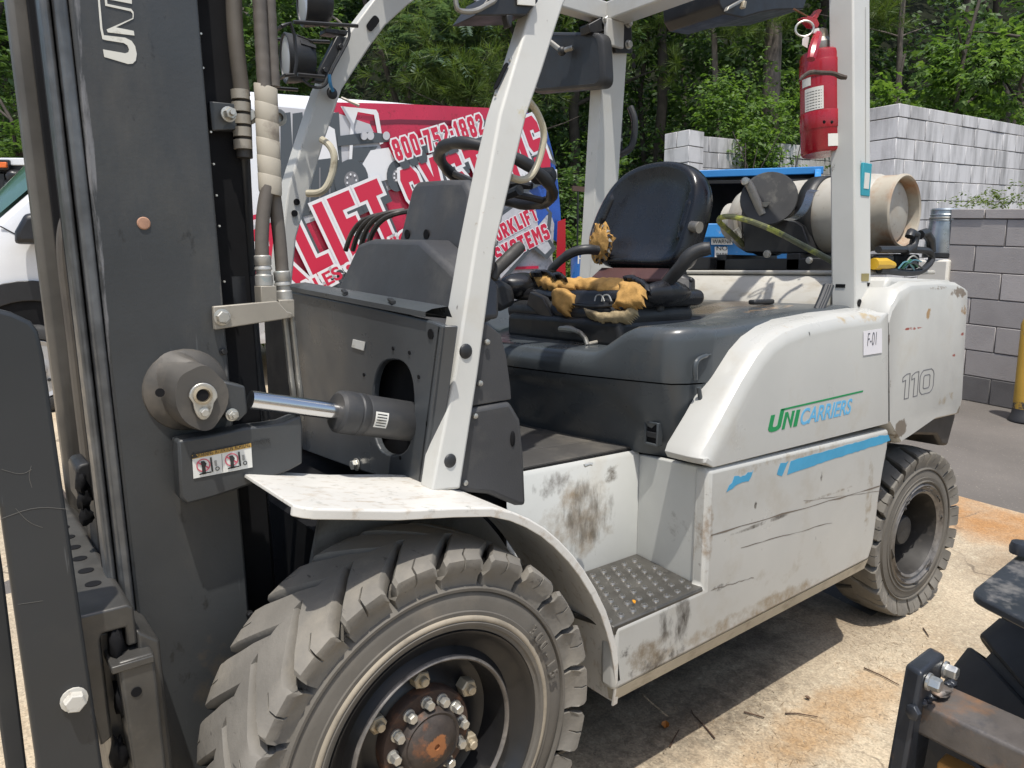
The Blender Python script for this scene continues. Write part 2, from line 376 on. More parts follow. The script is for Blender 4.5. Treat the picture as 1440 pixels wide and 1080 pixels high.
g = G(); ring_prof(g, [(.176, .02), (.172, .06), (.168, .085), (.15, .094), (.125, .09), (.112, .078), (.1, .075), (.02, .075)], (0, 0, .41)); g.f = g.f[:-2]
g.build('wheel_disc', RIM, FW, ang=50)
g = G(); ring_prof(g, [(.104, .09), (.1035, .055), (.1, .05), (.07, .049), (.01, .049)], (0, 0, .41), 64)
HUBD = mat('dark_rusty_flange', (.045, .026, .018), .75, var=.4, vscale=20, dirt=(.14, .06, .028), dscale=22, damt=.45, bump=.2, bscale=90)
g.build('hub_flange', HUBD, FW, ang=40)
g = G(); ring_prof(g, [(.07, .052), (.068, .034), (.063, .028), (.058, .03), (.05, .022), (.034, .018), (.03, .014), (.022, .013), (.0065, .0125), (.006, .018), (.001, .018)], (0, 0, .41), 64)
g.build('hub_cap', mat('rusty_hub_cap', (.05, .04, .034), .6, metal=.2, var=.4, vscale=30, dirt=(.26, .1, .04), dscale=14, damt=.45, bump=.3, bscale=90, blobs=[((0, .015, .41), (.042, .06, .042), (.3, .12, .045), 45, .62)]), FW, ang=40)
for k in range(12):
    a = R(65-30.3*k); b = G().hexbolt((.081*math.cos(a), .05, .41+.081*math.sin(a)), (0, -1, 0), .0105, .02, rot=k*.7)
    b.build('hub_bolt', ZINC, FW, ang=30)
for k in range(6):
    a = R(92.6-61.5*k+ (1.5 if k > 1 else 0)); b = G().hexbolt((.127*math.cos(a), .08, .41+.127*math.sin(a)), (0, -1, 0), .0195, .024, washer=False, rot=k*1.1, stud=True)
    b.build('wheel_nut', BRASSN, FW, ang=30)
# raised size marks on the sidewall
def arc_text(body, rad, a0, step, size, m, y, par):
    for i, ch in enumerate(body):
        a = R(a0)-i*R(step); p = Vector((rad*math.cos(a), y, .41+rad*math.sin(a)))
        text('size_lettering', ch, m, par, p, (math.sin(a), 0, -math.cos(a)), (math.cos(a), 0, math.sin(a)), size, extrude=.0018, offset=.0004, align='CENTER', width=.85)
g = G(); g.lathe([(.2615, .002), (.2625, -.0045), (.266, -.0085), (.272, -.0085), (.2755, -.0045), (.2765, .002)], (0, 0, .41), (0, 1, 0), 110, ref=(1, 0, 0)); g.f = g.f[:-2]; g.build('bead_ring', mat('dusty_bead_ring', (.3, .26, .2), .85, var=.15, dirt=(.16, .14, .11), dscale=9, damt=.45), FW, ang=60)
arc_text('300-15', .284, 39, 5.2, .034, TYRESIDE, -.0125, FW)
# rear wheel (turned a little)
RW = thing('rear_wheel', None, None, (2.24, .14, .33)); adopt(RW, FL)
ca2, lu2 = tyre_mesh(.333, .262, .2, .19, 20, R(95), .8, .03)
Mr = wheel_matrix(2.24, .045, .33, R(-3), R(6))
ca2.map(mw(Mr)).build('tyre', TYRESIDE, RW, ang=40); lu2.map(mw(Mr)).build('tyre_tread', TYRE, RW, ang=28)
def rw(prof, name, m, n=72):
    g = G(); g.lathe(prof, (0, 0, 0), (0, 1, 0), n, ref=(1, 0, 0)); g.f = g.f[:-2]; g.map(mw(Mr)); return g.build(name, m, RW, ang=45)
rw([(.203, .02), (.204, .0), (.196, -.008), (.186, .004), (.178, .006), (.172, -.002), (.163, .004)], 'rim', RIME)
rw([(.163, .004), (.155, .03), (.148, .1), (.14, .15), (.12, .155), (.005, .155)], 'rim_barrel', mat('dusty_black_rim', (.022, .02, .018), .6, var=.3, vscale=8, dirt=(.1, .085, .07), dscale=6, damt=.3))
rw([(.06, .156), (.06, .06), (.054, .05), (.03, .046), (.001, .046)], 'hub', PLAST)
for k in range(6):
    a = R(20+60*k); G().hexbolt((.095*math.cos(a), .155, .095*math.sin(a)), (0, -1, 0), .014, .02, stud=True).map(mw(Mr)).build('wheel_nut', PLAST, RW, ang=30)
# loose flakes of the torn bead
for k in range(16):
    a = random.uniform(0, 2*PI); rr = random.uniform(.176, .2); l = random.uniform(.01, .03); g = G()
    p = Vector((rr*math.cos(a), -.006, rr*math.sin(a))); tq = Vector((-math.sin(a), 0, math.cos(a)))
    g.tube([p-tq*l, p+Vector((0, -.006, 0)), p+tq*l*.6+Vector((0, -.002, 0))], [.002, .004, .0015], 5); g.map(mw(Mr)).build('rubber_flake', HOSE, RW)
# far side wheels (seen only under the truck)
for nm, src, dx in (('front_wheel', FW, 1.5), ('rear_wheel', RW, 1.5)):
    e = src.copy(); COL.objects.link(e); adopt(e, FL)
    ref = Matrix.Translation((0, 1.5, 0)) @ Matrix.Diagonal((1, -1, 1, 1))
    for ch in list(src.children):
        if ch.name.split('.')[0] in ('tyre', 'tyre_tread', 'rim', 'wheel_disc'):
            c = inst(ch, ch.name.split('.')[0], e); c.matrix_basis = ref

# fender
fpx = [(-.272, .947), (-.18, .926), (-.083, .904), (.041, .883), (.126, .866), (.175, .847), (.218, .823), (.26, .794), (.298, .76), (.34, .716), (.373, .675), (.41, .62), (.444, .56), (.465, .51), (.482, .459), (.493, .41), (.499, .37), (.503, .30)]
g = G(); ins = []
def fend_section(x, z, n, i):
    # across: y from 0 inward; thin sheet with a turned down outer lip
    yi = .30 if i < 5 else .29
    y0 = .0
    if i == 0: y0 = .022
    if i == len(fpx)-1: y0 = .012
    t = .007
    P_ = lambda y, o: Vector((x+n.x*o, y, z+n.z*o))
    return [P_(y0, .0), P_(y0, .0165), P_(y0+.003, .019), P_(yi, .019), P_(yi, .019-t), P_(y0+.008, .019-t), P_(y0+.006, .0)]
rings = []
for i, (x, z) in enumerate(fpx):
    a = fpx[max(0, i-1)]; b = fpx[min(len(fpx)-1, i+1)]; t = Vector((b[0]-a[0], 0, b[1]-a[1])).normalized(); n = Vector((-t.z, 0, t.x))
    rings.append(fend_section(x, z, n, i))
    if i == 0: # short second ring so that the front corner is rounded
        x2, z2 = x+t.x*.012, z+t.z*.012; r2 = fend_section(x2, z2, n, 0); 
        for q in r2: q.y = q.y-.014 if q.y < .1 else q.y
        x3, z3 = x+t.x*.03, z+t.z*.03
        rings.append(r2); rings.append(fend_section(x3, z3, n, 1))
g.loft(rings); FENDER = g.build('front_fender', WHITE_TOP, FL, bevel=.002, ang=30)
# inner wheel-house wall, dirty grey
g = G(); poly = [(x, .3, z+.008) for x, z in fpx[2:]]+[(.46, .3, .3), (.3, .3, .3), (.15, .3, .2), (-.1, .3, .2), (-.16, .3, .6)]
g.prism(poly, (0, .012, 0)); g.build('wheel_house', mat('dusty_grey_wheel_house', (.2, .195, .18), .7, var=.2, dirt=(.07, .062, .05), dscale=5, damt=.5), FL)
# main side panel with the step cut-out
rear_edge = [at(px, py, y=0) for px, py in ((1251, 603), (1249, 630), (1243, 662), (1237, 700), (1233, 735), (1229, 765))]
pp = [(.492, .345), (.492, .513), (.833, .516), (.833, .842)]+[(p.x, p.z) for p in rear_edge]+[(1.755, .36)]
g = G()
rA = [Vector((x, .0, z)) for x, z in pp]
rB = [Vector((x, .06, z)) for x, z in pp]
rC = [Vector((x, .07, z)) for x, z in pp]; rC[0] = Vector((.492, .04, .305)); rC[-1] = Vector((1.74, .04, .32))
g.prism(rA, (0, .05, 0))
SCUFF = [((1.1, 0, .38), (.75, .3, .055), (.26, .215, .155), 14, .42), ((.62, 0, .4), (.16, .3, .09), (.2, .165, .12), 18, .44), ((1.2, 0, .81), (.7, .3, .03), (.3, .25, .18), 22, .38), ((.845, 0, .66), (.03, .3, .2), (.25, .2, .15), 30, .42), ((1.72, 0, .6), (.05, .3, .25), (.27, .23, .17), 25, .4), ((.72, 0, .47), (.13, .3, .14), BLACKISH, 22, .42, (1, 1, .4)), ((.66, 0, .37), (.2, .3, .06), BLACKISH, 30, .4), ((1.1, 0, .64), (.3, .3, .012), BLACKISH, 14, .42), ((1.45, 0, .655), (.3, .3, .01), BROWN, 20, .4),
         ((1.05, 0, .7), (.012, .2, .02), BLACKISH, 60, .5), ((1.4, 0, .72), (.012, .2, .03), BLACKISH, 60, .45), ((.9, 0, .5), (.06, .3, .02), BLACKISH, 40, .4), ((1.2, 0, .47), (.35, .2, .1), (.3, .26, .2), 9, .32), ((.53, 0, .44), (.05, .3, .03), BLACKISH, 50, .35)]
PANELW = mat('white_side_panel_paint', (.44, .437, .41), .36, var=.06, vscale=3, bsoft=.22, dirt=(.33, .29, .225), dscale=5, damt=.42, dsharp=.35, bump=.06, bscale=18, blobs=SCUFF, dirt2={'col': (.12, .1, .085), 'scale': 22, 'amt': .0, 'sharp': .05, 'stretch': (.4, 1, 1.6)})
SIDE = g.build('side_panel', PANELW, FL, bevel=.014, seg=3)
g = G(); g.add([(.507, .001, .352), (1.752, .001, .366), (1.742, .008, .331), (.507, .010, .316), (.507, .03, .312), (1.742, .03, .329), (1.752, .03, .37), (.507, .04, .36)], [(0,1,2,3),(3,2,5,4),(4,5,6,7),(0,3,4,7),(1,6,5,2)])
g.build('lower_skirt', mat('skirt_dirt_and_bounce', (.42, .375, .29), .55, var=.1, dirt=(.17, .135, .09), dscale=9, damt=.5, dsharp=.25, dstretch=(1, 1, 2)), FL)  # beige base holds warm light bounced off the ground as well as dirt
# scratches on the panel: thin gouges
for a, b, wd in (((1000, 752), (1237, 684), .0025), ((1042, 770), (1170, 735), .0012), ((1000, 830), (1060, 812), .001), ((1130, 705), (1240, 690), .0008)):
    A, B = at(*a, y=-.0006), at(*b, y=-.0006); n = 14; rg = []
    for i in range(n+1):
        p = A.lerp(B, i/n)+Vector((0, 0, random.uniform(-.002, .002))); h = wd*random.uniform(.2, 1.2); rg.append([p-Vector((0, 0, h)), p+Vector((0, 0, h))])
    g = G().loft(rg, closed=False, caps=False); g.build('scratch', flat('scratch_dark', (.16, .13, .1), .7), SIDE)
# blue stripe remnants
BLUE = mat('faded_blue_tape', (.045, .3, .5), .45, var=.08, vscale=12)
def ragged(name, poly, m, par, y=-.0005, jag=.004, seg=.02):
    pts = [at(px, py, y=y) for px, py in poly]; out = []
    for i, p in enumerate(pts):
        q = pts[(i+1) % len(pts)]; k = max(1, int((q-p).length/seg))
        for j in range(k): out.append(p.lerp(q, j/k)+Vector((random.uniform(-jag, jag), 0, random.uniform(-jag, jag))))
    return shape(name, [[(p.x, p.z) for p in out]], m, par, (0, y, 0), (1, 0, 0), (0, 0, 1))
ragged('blue_stripe', [(1112, 648), (1170, 632), (1237, 613), (1249, 612), (1252, 619), (1240, 624), (1180, 643), (1107, 667), (1109, 660)], BLUE, SIDE, jag=.0015)
ragged('blue_stripe', [(1097, 652), (1108, 648), (1105, 658), (1099, 672), (1092, 668)], BLUE, SIDE, jag=.005, seg=.012)
ragged('blue_stripe', [(1023, 690), (1034, 671), (1049, 668), (1060, 663), (1054, 676), (1040, 679)], BLUE, SIDE, jag=.005, seg=.012)
# upper side panel with the big rounded shoulder
up = [(1003, 657.5), (1249.3, 595.5), (1249.3, 440), (1240, 435), (1185, 442), (1135, 452), (1108, 462), (1086, 477), (1069, 497), (1045, 536), (1015, 592), (990, 635), (986, 647), (990, 655)]
wts = [0, 0, 0, 1, 1, 1, 1, 1, 1, 1, 1, 1, .6, .2]
base = [at(px, py, y=.0) for px, py in up]; base = [Vector((p.x, 0, p.z)) for p in base]
cen = sum(base, Vector())/len(base)
def inset(ring, d, y, wts):
    out = []; n = len(ring)
    for i, p in enumerate(ring):
        a, b = ring[i-1], ring[(i+1) % n]; t = (b-a).normalized(); nn = Vector((-t.z, 0, t.x))
        if nn.dot(cen-p) < 0: nn = -nn
        out.append(Vector((p.x+nn.x*d*wts[i], y, p.z+nn.z*d*wts[i])))
    return out
g = G(); g.loft([inset(base, 0, .12, wts), inset(base, 0, .05, wts), inset(base, .004, .032, wts), inset(base, .013, .015, wts), inset(base, .027, .0045, wts), inset(base, .046, 0.0, wts)])
UPP = g.build('upper_side_panel', mat('upper_panel_paint', (.44, .437, .41), .34, var=.06, vscale=3, dirt=(.35, .31, .24), dscale=6, damt=.36, dsharp=.35, bump=.05, bscale=18, blobs=[((1.6, .02, 1.2), (.28, .06, .035), (.4, .32, .2), 18, .42), ((1.2, .03, 1.1), (.25, .05, .2), (.36, .3, .22), 22, .34), ((1.28, 0, 1.17), (.008, .1, .02), BLACKISH, 60, .5)]), FL, ang=24, bevel=.0015)
# step recess
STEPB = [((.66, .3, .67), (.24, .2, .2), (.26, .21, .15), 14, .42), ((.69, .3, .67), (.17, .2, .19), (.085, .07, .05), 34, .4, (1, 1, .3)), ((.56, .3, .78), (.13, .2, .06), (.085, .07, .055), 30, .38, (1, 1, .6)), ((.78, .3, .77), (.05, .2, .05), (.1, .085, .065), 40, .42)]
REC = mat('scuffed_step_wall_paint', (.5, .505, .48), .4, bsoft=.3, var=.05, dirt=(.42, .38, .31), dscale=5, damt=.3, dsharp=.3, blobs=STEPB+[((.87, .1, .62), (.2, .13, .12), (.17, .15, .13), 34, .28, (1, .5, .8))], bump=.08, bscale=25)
g = G(); g.add([(.40, .3, .49), (.9, .3, .49), (.9, .3, .812), (.40, .3, .822), (.40, .312, .834), (.905, .312, .824)], [(0,1,2,3),(3,2,5,4)]); g.build('step_inner_wall', REC, FL, ang=50)
g = G(); g.prism([(.9, .302, .49), (.9, .302, .812), (.836, .014, .842), (.836, .014, .49)], (.02, 0, 0)); g.build('step_rear_wall', REC, FL, bevel=.004)
g = G(); g.prism([(.488, .004, .517), (.83, .004, .52), (.897, .297, .505), (.43, .297, .505)], (0, 0, -.012)); g.bx(.489, .83, .002, .01, .492, .516)
STEP = g.build('step_plate', mat('worn_step_plate', (.1, .095, .085), .38, metal=.5, var=.3, vscale=10, dirt=(.05, .045, .04), dscale=9, damt=.4, dirt2={'col': (.3, .28, .25), 'scale': 30, 'amt': .2, 'sharp': .1}), FL, bevel=.003)
hm = None; RH = mat('worn_bright_hole_lip', (.3, .29, .27), .35, metal=.8, var=.2)
for i in range(9):
    for j in range(7):
        x = .50+.043*i+(.0215 if j % 2 else 0); y = .03+.038*j
        if x > .84+.06*y/.3 - .02 or x < .5-.02*y/.3+.0: continue
        zt = .5185-.012*y/.3
        if hm is None:
            hm = G().lathe([(.0105, -.001), (.0085, .0035), (.006, .0045), (.0048, .001), (.004, -.006)], (0, 0, 0), (0, 0, 1), 12).build('raised_hole', RH, STEP); hm.matrix_basis = Matrix.Translation((x, y, zt)); hm0 = hm
            # dark hole
        else: c = inst(hm0, 'raised_hole', STEP, Matrix.Translation((x, y, zt)))
# floor and mat
g = G(); g.prism([(.3, .315, .836), (.91, .315, .828), (.96, .16, .83), (1.05, .16, .83), (1.0, 1.25, .84), (.1, 1.25, .845)], (0, 0, -.03)); g.build('floor_plate', BLACKM, FL)
MATM = mat('grey_rubber_mat', (.055, .052, .048), .7, var=.2, vscale=4, dirt=(.17, .15, .12), dscale=4, damt=.45, dsharp=.3, bump=.1, bscale=60)
g = G(); g.prism([(.3, .318, .845), (.895, .318, .836), (.92, .42, .836), (.6, .45, .843), (.3, .46, .846)], (0, 0, -.008)); g.prism([(.3, .464, .8465), (.6, .454, .8435), (.92, .424, .8365), (.86, .8, .842), (.8, 1.2, .845), (.2, 1.2, .85)], (0, 0, -.008)); g.build('floor_mat', MATM, FL, bevel=.002)
G().tube([at(822, 655, z=.848), at(829, 652, z=.852), at(833, 653, z=.85)], .005, 8).build('mat_ring', ZINC, FL)
# chassis boxes dropped low and an added filler under the hood, blocking daylight
g = G(); g.bx(-.1, 2.1, .34, 1.16, .19, .79); g.bx(.95, 1.72, .06, 1.44, .33, .8); g.bx(.2, 2.3, .55, .95, .2, .4); g.bx(1.0, 1.7, .2, 1.3, .79, 1.07); g.build('chassis', DARK, FL)
# far side panel
g = G(); g.bx(.5, 1.75, 1.45, 1.5, .33, .83); g.build('side_panel', WHITE, FL, bevel=.01)
# counterweight
CWM = mat('chipped_counterweight_paint', (.44, .437, .41), .38, var=.06, dirt=(.35, .31, .24), dscale=5, damt=.36, dsharp=.35, bump=.08, bscale=14,
          blobs=[(tuple(at(px, py, y=.0)), (rx, .2, rz), col, sc_, am) for px, py, rx, rz, col, sc_, am in (
              (1350, 411, .13, .04, (.17, .135, .1), 24, .5), (1356, 436, .07, .035, (.27, .17, .08), 45, .46), (1306, 441, .04, .035, (.3, .19, .085), 45, .5), (1267, 602, .09, .06, (.16, .135, .105), 18, .55), (1350, 585, .08, .085, (.17, .14, .105), 18, .56), (1250, 480, .012, .05, (.15, .12, .1), 40, .5),
              (1283, 462, .16, .01, (.25, .05, .03), 34, .44), (1353, 470, .03, .012, (.26, .06, .04), 40, .5), (1341, 500, .03, .01, (.26, .06, .04), 40, .5), (1320, 405, .14, .015, (.2, .16, .12), 60, .42), (1252, 545, .01, .06, (.2, .17, .13), 50, .45), (1330, 560, .2, .05, (.34, .3, .23), 16, .4))], bsoft=.08)
cpx = [(1251, 597), (1251, 442), (1256, 425), (1268, 405), (1285, 396), (1325, 394), (1352, 396)]
cb = [at(px, py, y=0) for px, py in cpx]
prof = [(p.x, p.z) for p in cb]+[(2.42, 1.285), (2.46, .84), (2.44, .79), (2.2, .795), (2.02, .76), (1.93, .745)]
def cw_ring(y, d, back=0):
    cx_ = sum(p[0] for p in prof)/len(prof); cz_ = sum(p[1] for p in prof)/len(prof)
    out = []
    for x, z in prof:
        dx, dz = (-d if x > 2.3 else 0), (-d if z > 1.15 else (d*.4 if z < .85 else 0)); out.append(Vector((x+dx+(back if x > 2.3 else 0), y, z+dz)))
    return out
g = G(); g.loft([cw_ring(.0, .03), cw_ring(.007, .014), cw_ring(.022, .003), cw_ring(.05, 0), cw_ring(.16, 0, .05), cw_ring(.5, 0, .14), cw_ring(1.0, 0, .14), cw_ring(1.34, 0, .05), cw_ring(1.45, 0), cw_ring(1.478, .003), cw_ring(1.5, .03)])
CWT = g.build('counterweight', CWM, FL, ang=26)
# lower rear lip and arch behind the wheel
lip = [at(px, py, y=.03) for px, py in ((1253, 618), (1281, 614), (1330, 590), (1358, 570), (1357, 600), (1342, 636), (1310, 618), (1285, 622))]
g = G(); lp = [(1.84, .80), (2.02, .79), (2.2, .80), (2.46, .835), (2.47, .77), (2.42, .66), (2.36, .67), (2.3, .72), (2.1, .75), (1.95, .745), (1.86, .74)]
g.prism([(x, .03, z) for x, z in lp], (0, 1.44, 0)); g.build('wheel_arch', mat('dirty_black_arch', (.035, .03, .026), .6, var=.3, dirt=(.2, .16, .11), dscale=10, damt=.35), FL, bevel=.012)
# ------------------------------------------------------------------ engine hood
def sstep(a, b, v):
    t = min(1, max(0, (v-a)/(b-a))); return t*t*(3-2*t)
YC = .75
def hood_x(y):       # front line of the hood, bowed forward in the middle
    d = abs(y-YC)/.65; return .765+.125*d**1.6+.05*sstep(.9, 1., d)**2
def hood_h(x, y):
    d = YC-abs(y-YC)                      # distance from the near or far side, .1 at the edge
    mid = 1.118+.125*sstep(.85, 1.75, x); sho = 1.2+.035*sstep(.9, 1.7, x)
    t = sstep(.25, .42, d-.12*sstep(1.1, 1.7, x)); t *= 1-.9*sstep(1.35, 1.7, x)
    return sho*(1-t)+mid*t
ys = [.1, .1, .1, .103, .11, .125, .15]+list(np.linspace(.18, .75, 20)); lims = [1.047, 1.12, 1.165, 1.19, 1.2, None, None]+[None]*20
def lid_row(y, lim, yy):
    xf = hood_x(y)-.025; pts = []
    cr = {.1: .05, .103: .038, .11: .024, .125: .009}.get(y, 0)
    h0 = hood_h(xf+.05, y); drop = {.1: .035, .103: .018, .11: .01, .125: .003}.get(y, 0)
    for dx, z in ((0, 1.047), (-.003, 1.065), (-.002, h0-.04), (.004, h0-.02), (.016, h0-.007), (.035, h0-.001)): pts.append((xf+dx+cr, min(z, h0-drop)))
    for x in np.linspace(xf+.06+cr, 1.73, 16): pts.append((x, hood_h(x, y)-drop))
    if lim is not None: pts = [(x, min(z, lim+(hood_h(x, y)-1.2)*(1 if lim > 1.1 else 0))) for x, z in pts]
    return [Vector((x, yy, z)) for x, z in pts]
rows = [lid_row(y, l, y) for y, l in zip(ys, lims)]
rows += [[Vector((p.x, 2*YC-p.y, p.z)) for p in r] for r in rows[::-1][1:]]
HOODM = mat('dark_grey_hood_plastic', (.055, .063, .069), .3, var=.15, vscale=3, dirt=(.12, .105, .085), dscale=4, damt=.3, dsharp=.45, bump=.03, bscale=30, blobs=[((1.5, .5, 1.24), (.4, .45, .1), (.11, .09, .07), 5, .5), ((1.45, .25, 1.23), (.35, .06, .05), (.25, .17, .1), 40, .42), ((1.0, .7, 1.13), (.3, .5, .06), (.09, .08, .066), 6, .45)], scratch=.12)
HOOD = thing('hood', None, None, (1.2, .75, .83)); adopt(HOOD, FL)
g = G(); g.loft(rows, closed=False, caps=False); g.build('hood_lid', HOODM, HOOD, ang=40)
rows = []
zs = [.822, .85, .88, .91, .94, .965, .985, 1.0, 1.012, 1.025, 1.036, 1.043]
for y in [.1, .103, .11, .125, .15, .18, .205, .23, .26, .29, .32, .36, .4, .45, .5, .56, .62, .69, .75]:
    cr = {.1: .05, .103: .038, .11: .024, .125: .009}.get(y, 0); r = []
    xf = hood_x(y)
    zc = .86+.165*sstep(.16, .38, y)
    for z in zs:
        t = (z-.822)/.221
        rec = .012*sstep(0, .025, zc-z)*sstep(.15, .22, y)
        r.append(Vector((xf+.04-.064*t+cr+rec, y, z)))
    rows.append(r)
side = [[Vector((1.73, .1, z)) for z in zs]]
rows = side+rows; rows += [[Vector((p.x, 2*YC-p.y, p.z)) for p in r] for r in rows[::-1][1:]]
g = G(); g.loft(rows, closed=False, caps=False); HSK = g.build('hood_skirt', HOODM, HOOD, ang=40)
# vertical pressed rib at the corner
p0 = at(972, 545, y=.1); 
G().tube([Vector((.905, .099, 1.038)), Vector((.93, .099, .95)), Vector((.955, .1, .83))], [.006, .007, .006], 8).build('pressed_rib', HOODM, HOOD)
G().tube([Vector((.89, .1, 1.06)), Vector((.885, .1, 1.1)), Vector((.9, .101, 1.118)), Vector((.955, .101, 1.125))], [.006, .007, .006, .002], 8, sm=2).build('pressed_rib', HOODM, HOOD)
# latch pocket
lc = at(919, 609, x=.872); g = G()
for a, b, c, d in ((-.026, -.02, -.034, .034), (.02, .026, -.034, .034), (-.02, .02, .028, .034), (-.02, .02, -.034, -.028)): g.bx(lc.x-.012, lc.x+.01, lc.y+a, lc.y+b, lc.z+c, lc.z+d)
g.build('hood_latch', HOODM, HOOD, bevel=.002); G().bx(lc.x-.004, lc.x+.012, lc.y-.02, lc.y+.02, lc.z-.028, lc.z+.028).build('latch_pocket', DARK, HOOD)
G().bx(lc.x-.009, lc.x, lc.y-.02, lc.y+.02, lc.z-.012, lc.z+.004).build('latch_pull', PLAST, HOOD, bevel=.002)
# white cover behind the seat
COVW = mat('stained_white_cover', (.46, .44, .39), .5, var=.08, dirt=(.33, .28, .2), dscale=14, damt=.5, dsharp=.25, dstretch=(1, .6, 2.5), dirt2={'col': (.2, .17, .13), 'scale': 30, 'amt': .12, 'sharp': .1})
g = G(); g.prism([(1.715, .2, 1.2), (1.725, .2, 1.245), (1.80, .2, 1.322), (1.83, .2, 1.336), (1.9, .2, 1.336), (1.9, .2, 1.2)], (0, 1.14, 0)); g.build('rear_cover', COVW, FL, bevel=.012, seg=3)
g = G(); g.bx(1.815, 2.44, .14, 1.36, 1.336, 1.352); g.build('cover_lid', COVW, FL, bevel=.006)
g = G(); g.prism([(1.83, .05, 1.28), (1.86, .05, 1.33), (2.36, .05, 1.315), (2.44, .05, 1.28)], (0, 1.4, 0)); g.build('counterweight_cap', CWM, FL, bevel=.016, seg=3)
G().bx(1.5, 1.62, .33, .36, 1.235, 1.252).build('hood_stop', PLAST, HOOD, bevel=.006)
a = [at(1166, 402, y=.16), at(1160, 418, y=.15), at(1152, 436, y=.14)]
g = G()
for o in (0, .016, .032): g.tube([p+Vector((o*.6-.02, -o*.2, 0)) for p in a], .011, 8)
g.build('rubber_strip', PLAST, FL)

# ------------------------------------------------------------------ overhead guard
def pillar(name, stations, m=WHITE, bev=.006):
    """stations: list of 4-corner rings"""
    g = G(); g.loft(stations); return g.build(name, m, FL, bevel=bev, seg=3)
PILW = mat('white_pillar_paint', (.56, .555, .52), .38, var=.05, dirt=(.45, .4, .31), dscale=4, damt=.35, dsharp=.35, blobs=[((.25, .15, 1.46), (.08, .1, .3), (.3, .22, .13), 28, .27), ((.37, .2, 1.7), (.05, .1, .04), (.5, .44, .26), 18, .45)], dirt2={'col': (.13, .11, .09), 'scale': 26, 'amt': .01, 'sharp': .04, 'stretch': (1, 1, .5)})
st = []
for py, xl, xc, xr, y in ((692, 590, 607, 648, .15), (527, 613.5, 639, 673, .16), (347, 643, 668, 697, .172), (240, 664, 688, 722, .18), (160, 682.5, 703, 741, .19), (95, 703, 722, 763, .2), (40, 720, 739, 780, .21), (0, 732, 750, 793, .215), (-80, 760, 780, 832, .23), (-260, 860, 885, 960, .25)):
    c = at(xc, py, y=y); r = at(xr, py, y=y); l = at(xl, py, x=c.x)
    st.append([c, Vector((r.x, y, (c.z+r.z)/2)), Vector((r.x, l.y, (c.z+r.z)/2)), Vector((c.x, l.y, c.z))])
PA = pillar('front_pillar', st[::-1], PILW)
for px, py, y, rr in ((655, 494, .1615, .0165), (633, 648, .1525, .0155)):
    p = at(px, py, y=y); G().sphere(p, rr, 20, 10, (1, .38, 1)).build('rubber_plug', PLAST, PA)
# slot in the front face with its two rivets
c = at(708, 108, y=.225); 
def slot(px0, py0, px1, py1, xx, wd, par, name='slot'):
    a, b = at(px0, py0, x=xx[0]), at(px1, py1, x=xx[1]); a.x -= .003; b.x -= .003
    d = (b-a).normalized(); yv = Vector((0, 1, 0)); ring = []
    for k in range(12):
        t = 2*PI*k/12; ce = b if math.sin(t) > 0 else a
        ring.append(ce+yv*wd*math.cos(t)+d*wd*math.sin(t))
    nrm = yv.cross(d).normalized(); nrm = nrm if nrm.x < 0 else -nrm
    return G().loft([ring, [p+nrm*.003 for p in ring]]).build(name, DARK, par)
def pil_x(py):
    ss = [(692, .0), (527, 0), (347, 0)]
    tab = [(s, q[0].x) for s, q in zip((692, 527, 347, 240, 160, 95, 40, 0, -80, -260), st)]
    for (a, xa), (b, xb) in zip(tab, tab[1:]):
        if b <= py <= a: return xa+(xb-xa)*(a-py)/(a-b)
slot(700, 122, 713, 94, (pil_x(122), pil_x(94)), .008, PA)
for px, py in ((697, 133), (717, 84)):
    p = at(px, py, x=pil_x(py)-.002); G().lathe([(.004, 0), (.004, .002), (.002, .003)], p, (-1, 0, -.1), 10).build('rivet', ZINC, PA)
# far front pillar
st2 = []
for py, xl, xm, xr, y in ((470, 376, 384, 404, 1.36), (333, 390, 397, 417, 1.35), (267, 397, 405, 436, 1.34), (200, 418, 425, 455, 1.33), (123, 443, 451, 481, 1.32), (60, 474, 481, 521, 1.31), (30, 497, 503, 543, 1.305), (0, 520, 525, 574, 1.3), (-40, 560, 566, 625, 1.29)):
    c = at(xm, py, y=y); r = at(xr, py, y=y); l = at(xl, py, x=c.x)
    st2.append([c, Vector((r.x, y, (c.z+r.z)/2)), Vector((r.x, l.y+.04, (c.z+r.z)/2)), Vector((c.x, l.y+.04, c.z))])
PB = pillar('front_pillar', st2[::-1], PILW)
for px, py in ((417, 284), (414, 300)): p = at(px, py, y=1.343); G().lathe([(.011, 0), (.011, .004), (.001, .004)], p, (0, -1, 0), 14).build('pillar_hole', DARK, PB)
p = at(524, 33, y=1.303)
ring = [p+Vector((.0, -.004, 0))+(Vector((.62, 0, .78))*(.028*math.sin(t) if False else 0))+Vector((.62, 0, .78))*(.03 if math.sin(t) > 0 else -.03)*abs(math.sin(t))**.3+Vector((.78, 0, -.62))*.014*math.cos(t) for t in np.linspace(0, 2*PI, 16, endpoint=False)]
G().loft([ring, [q+Vector((0, .004, 0)) for q in ring]]).build('pillar_slot', DARK, PB)
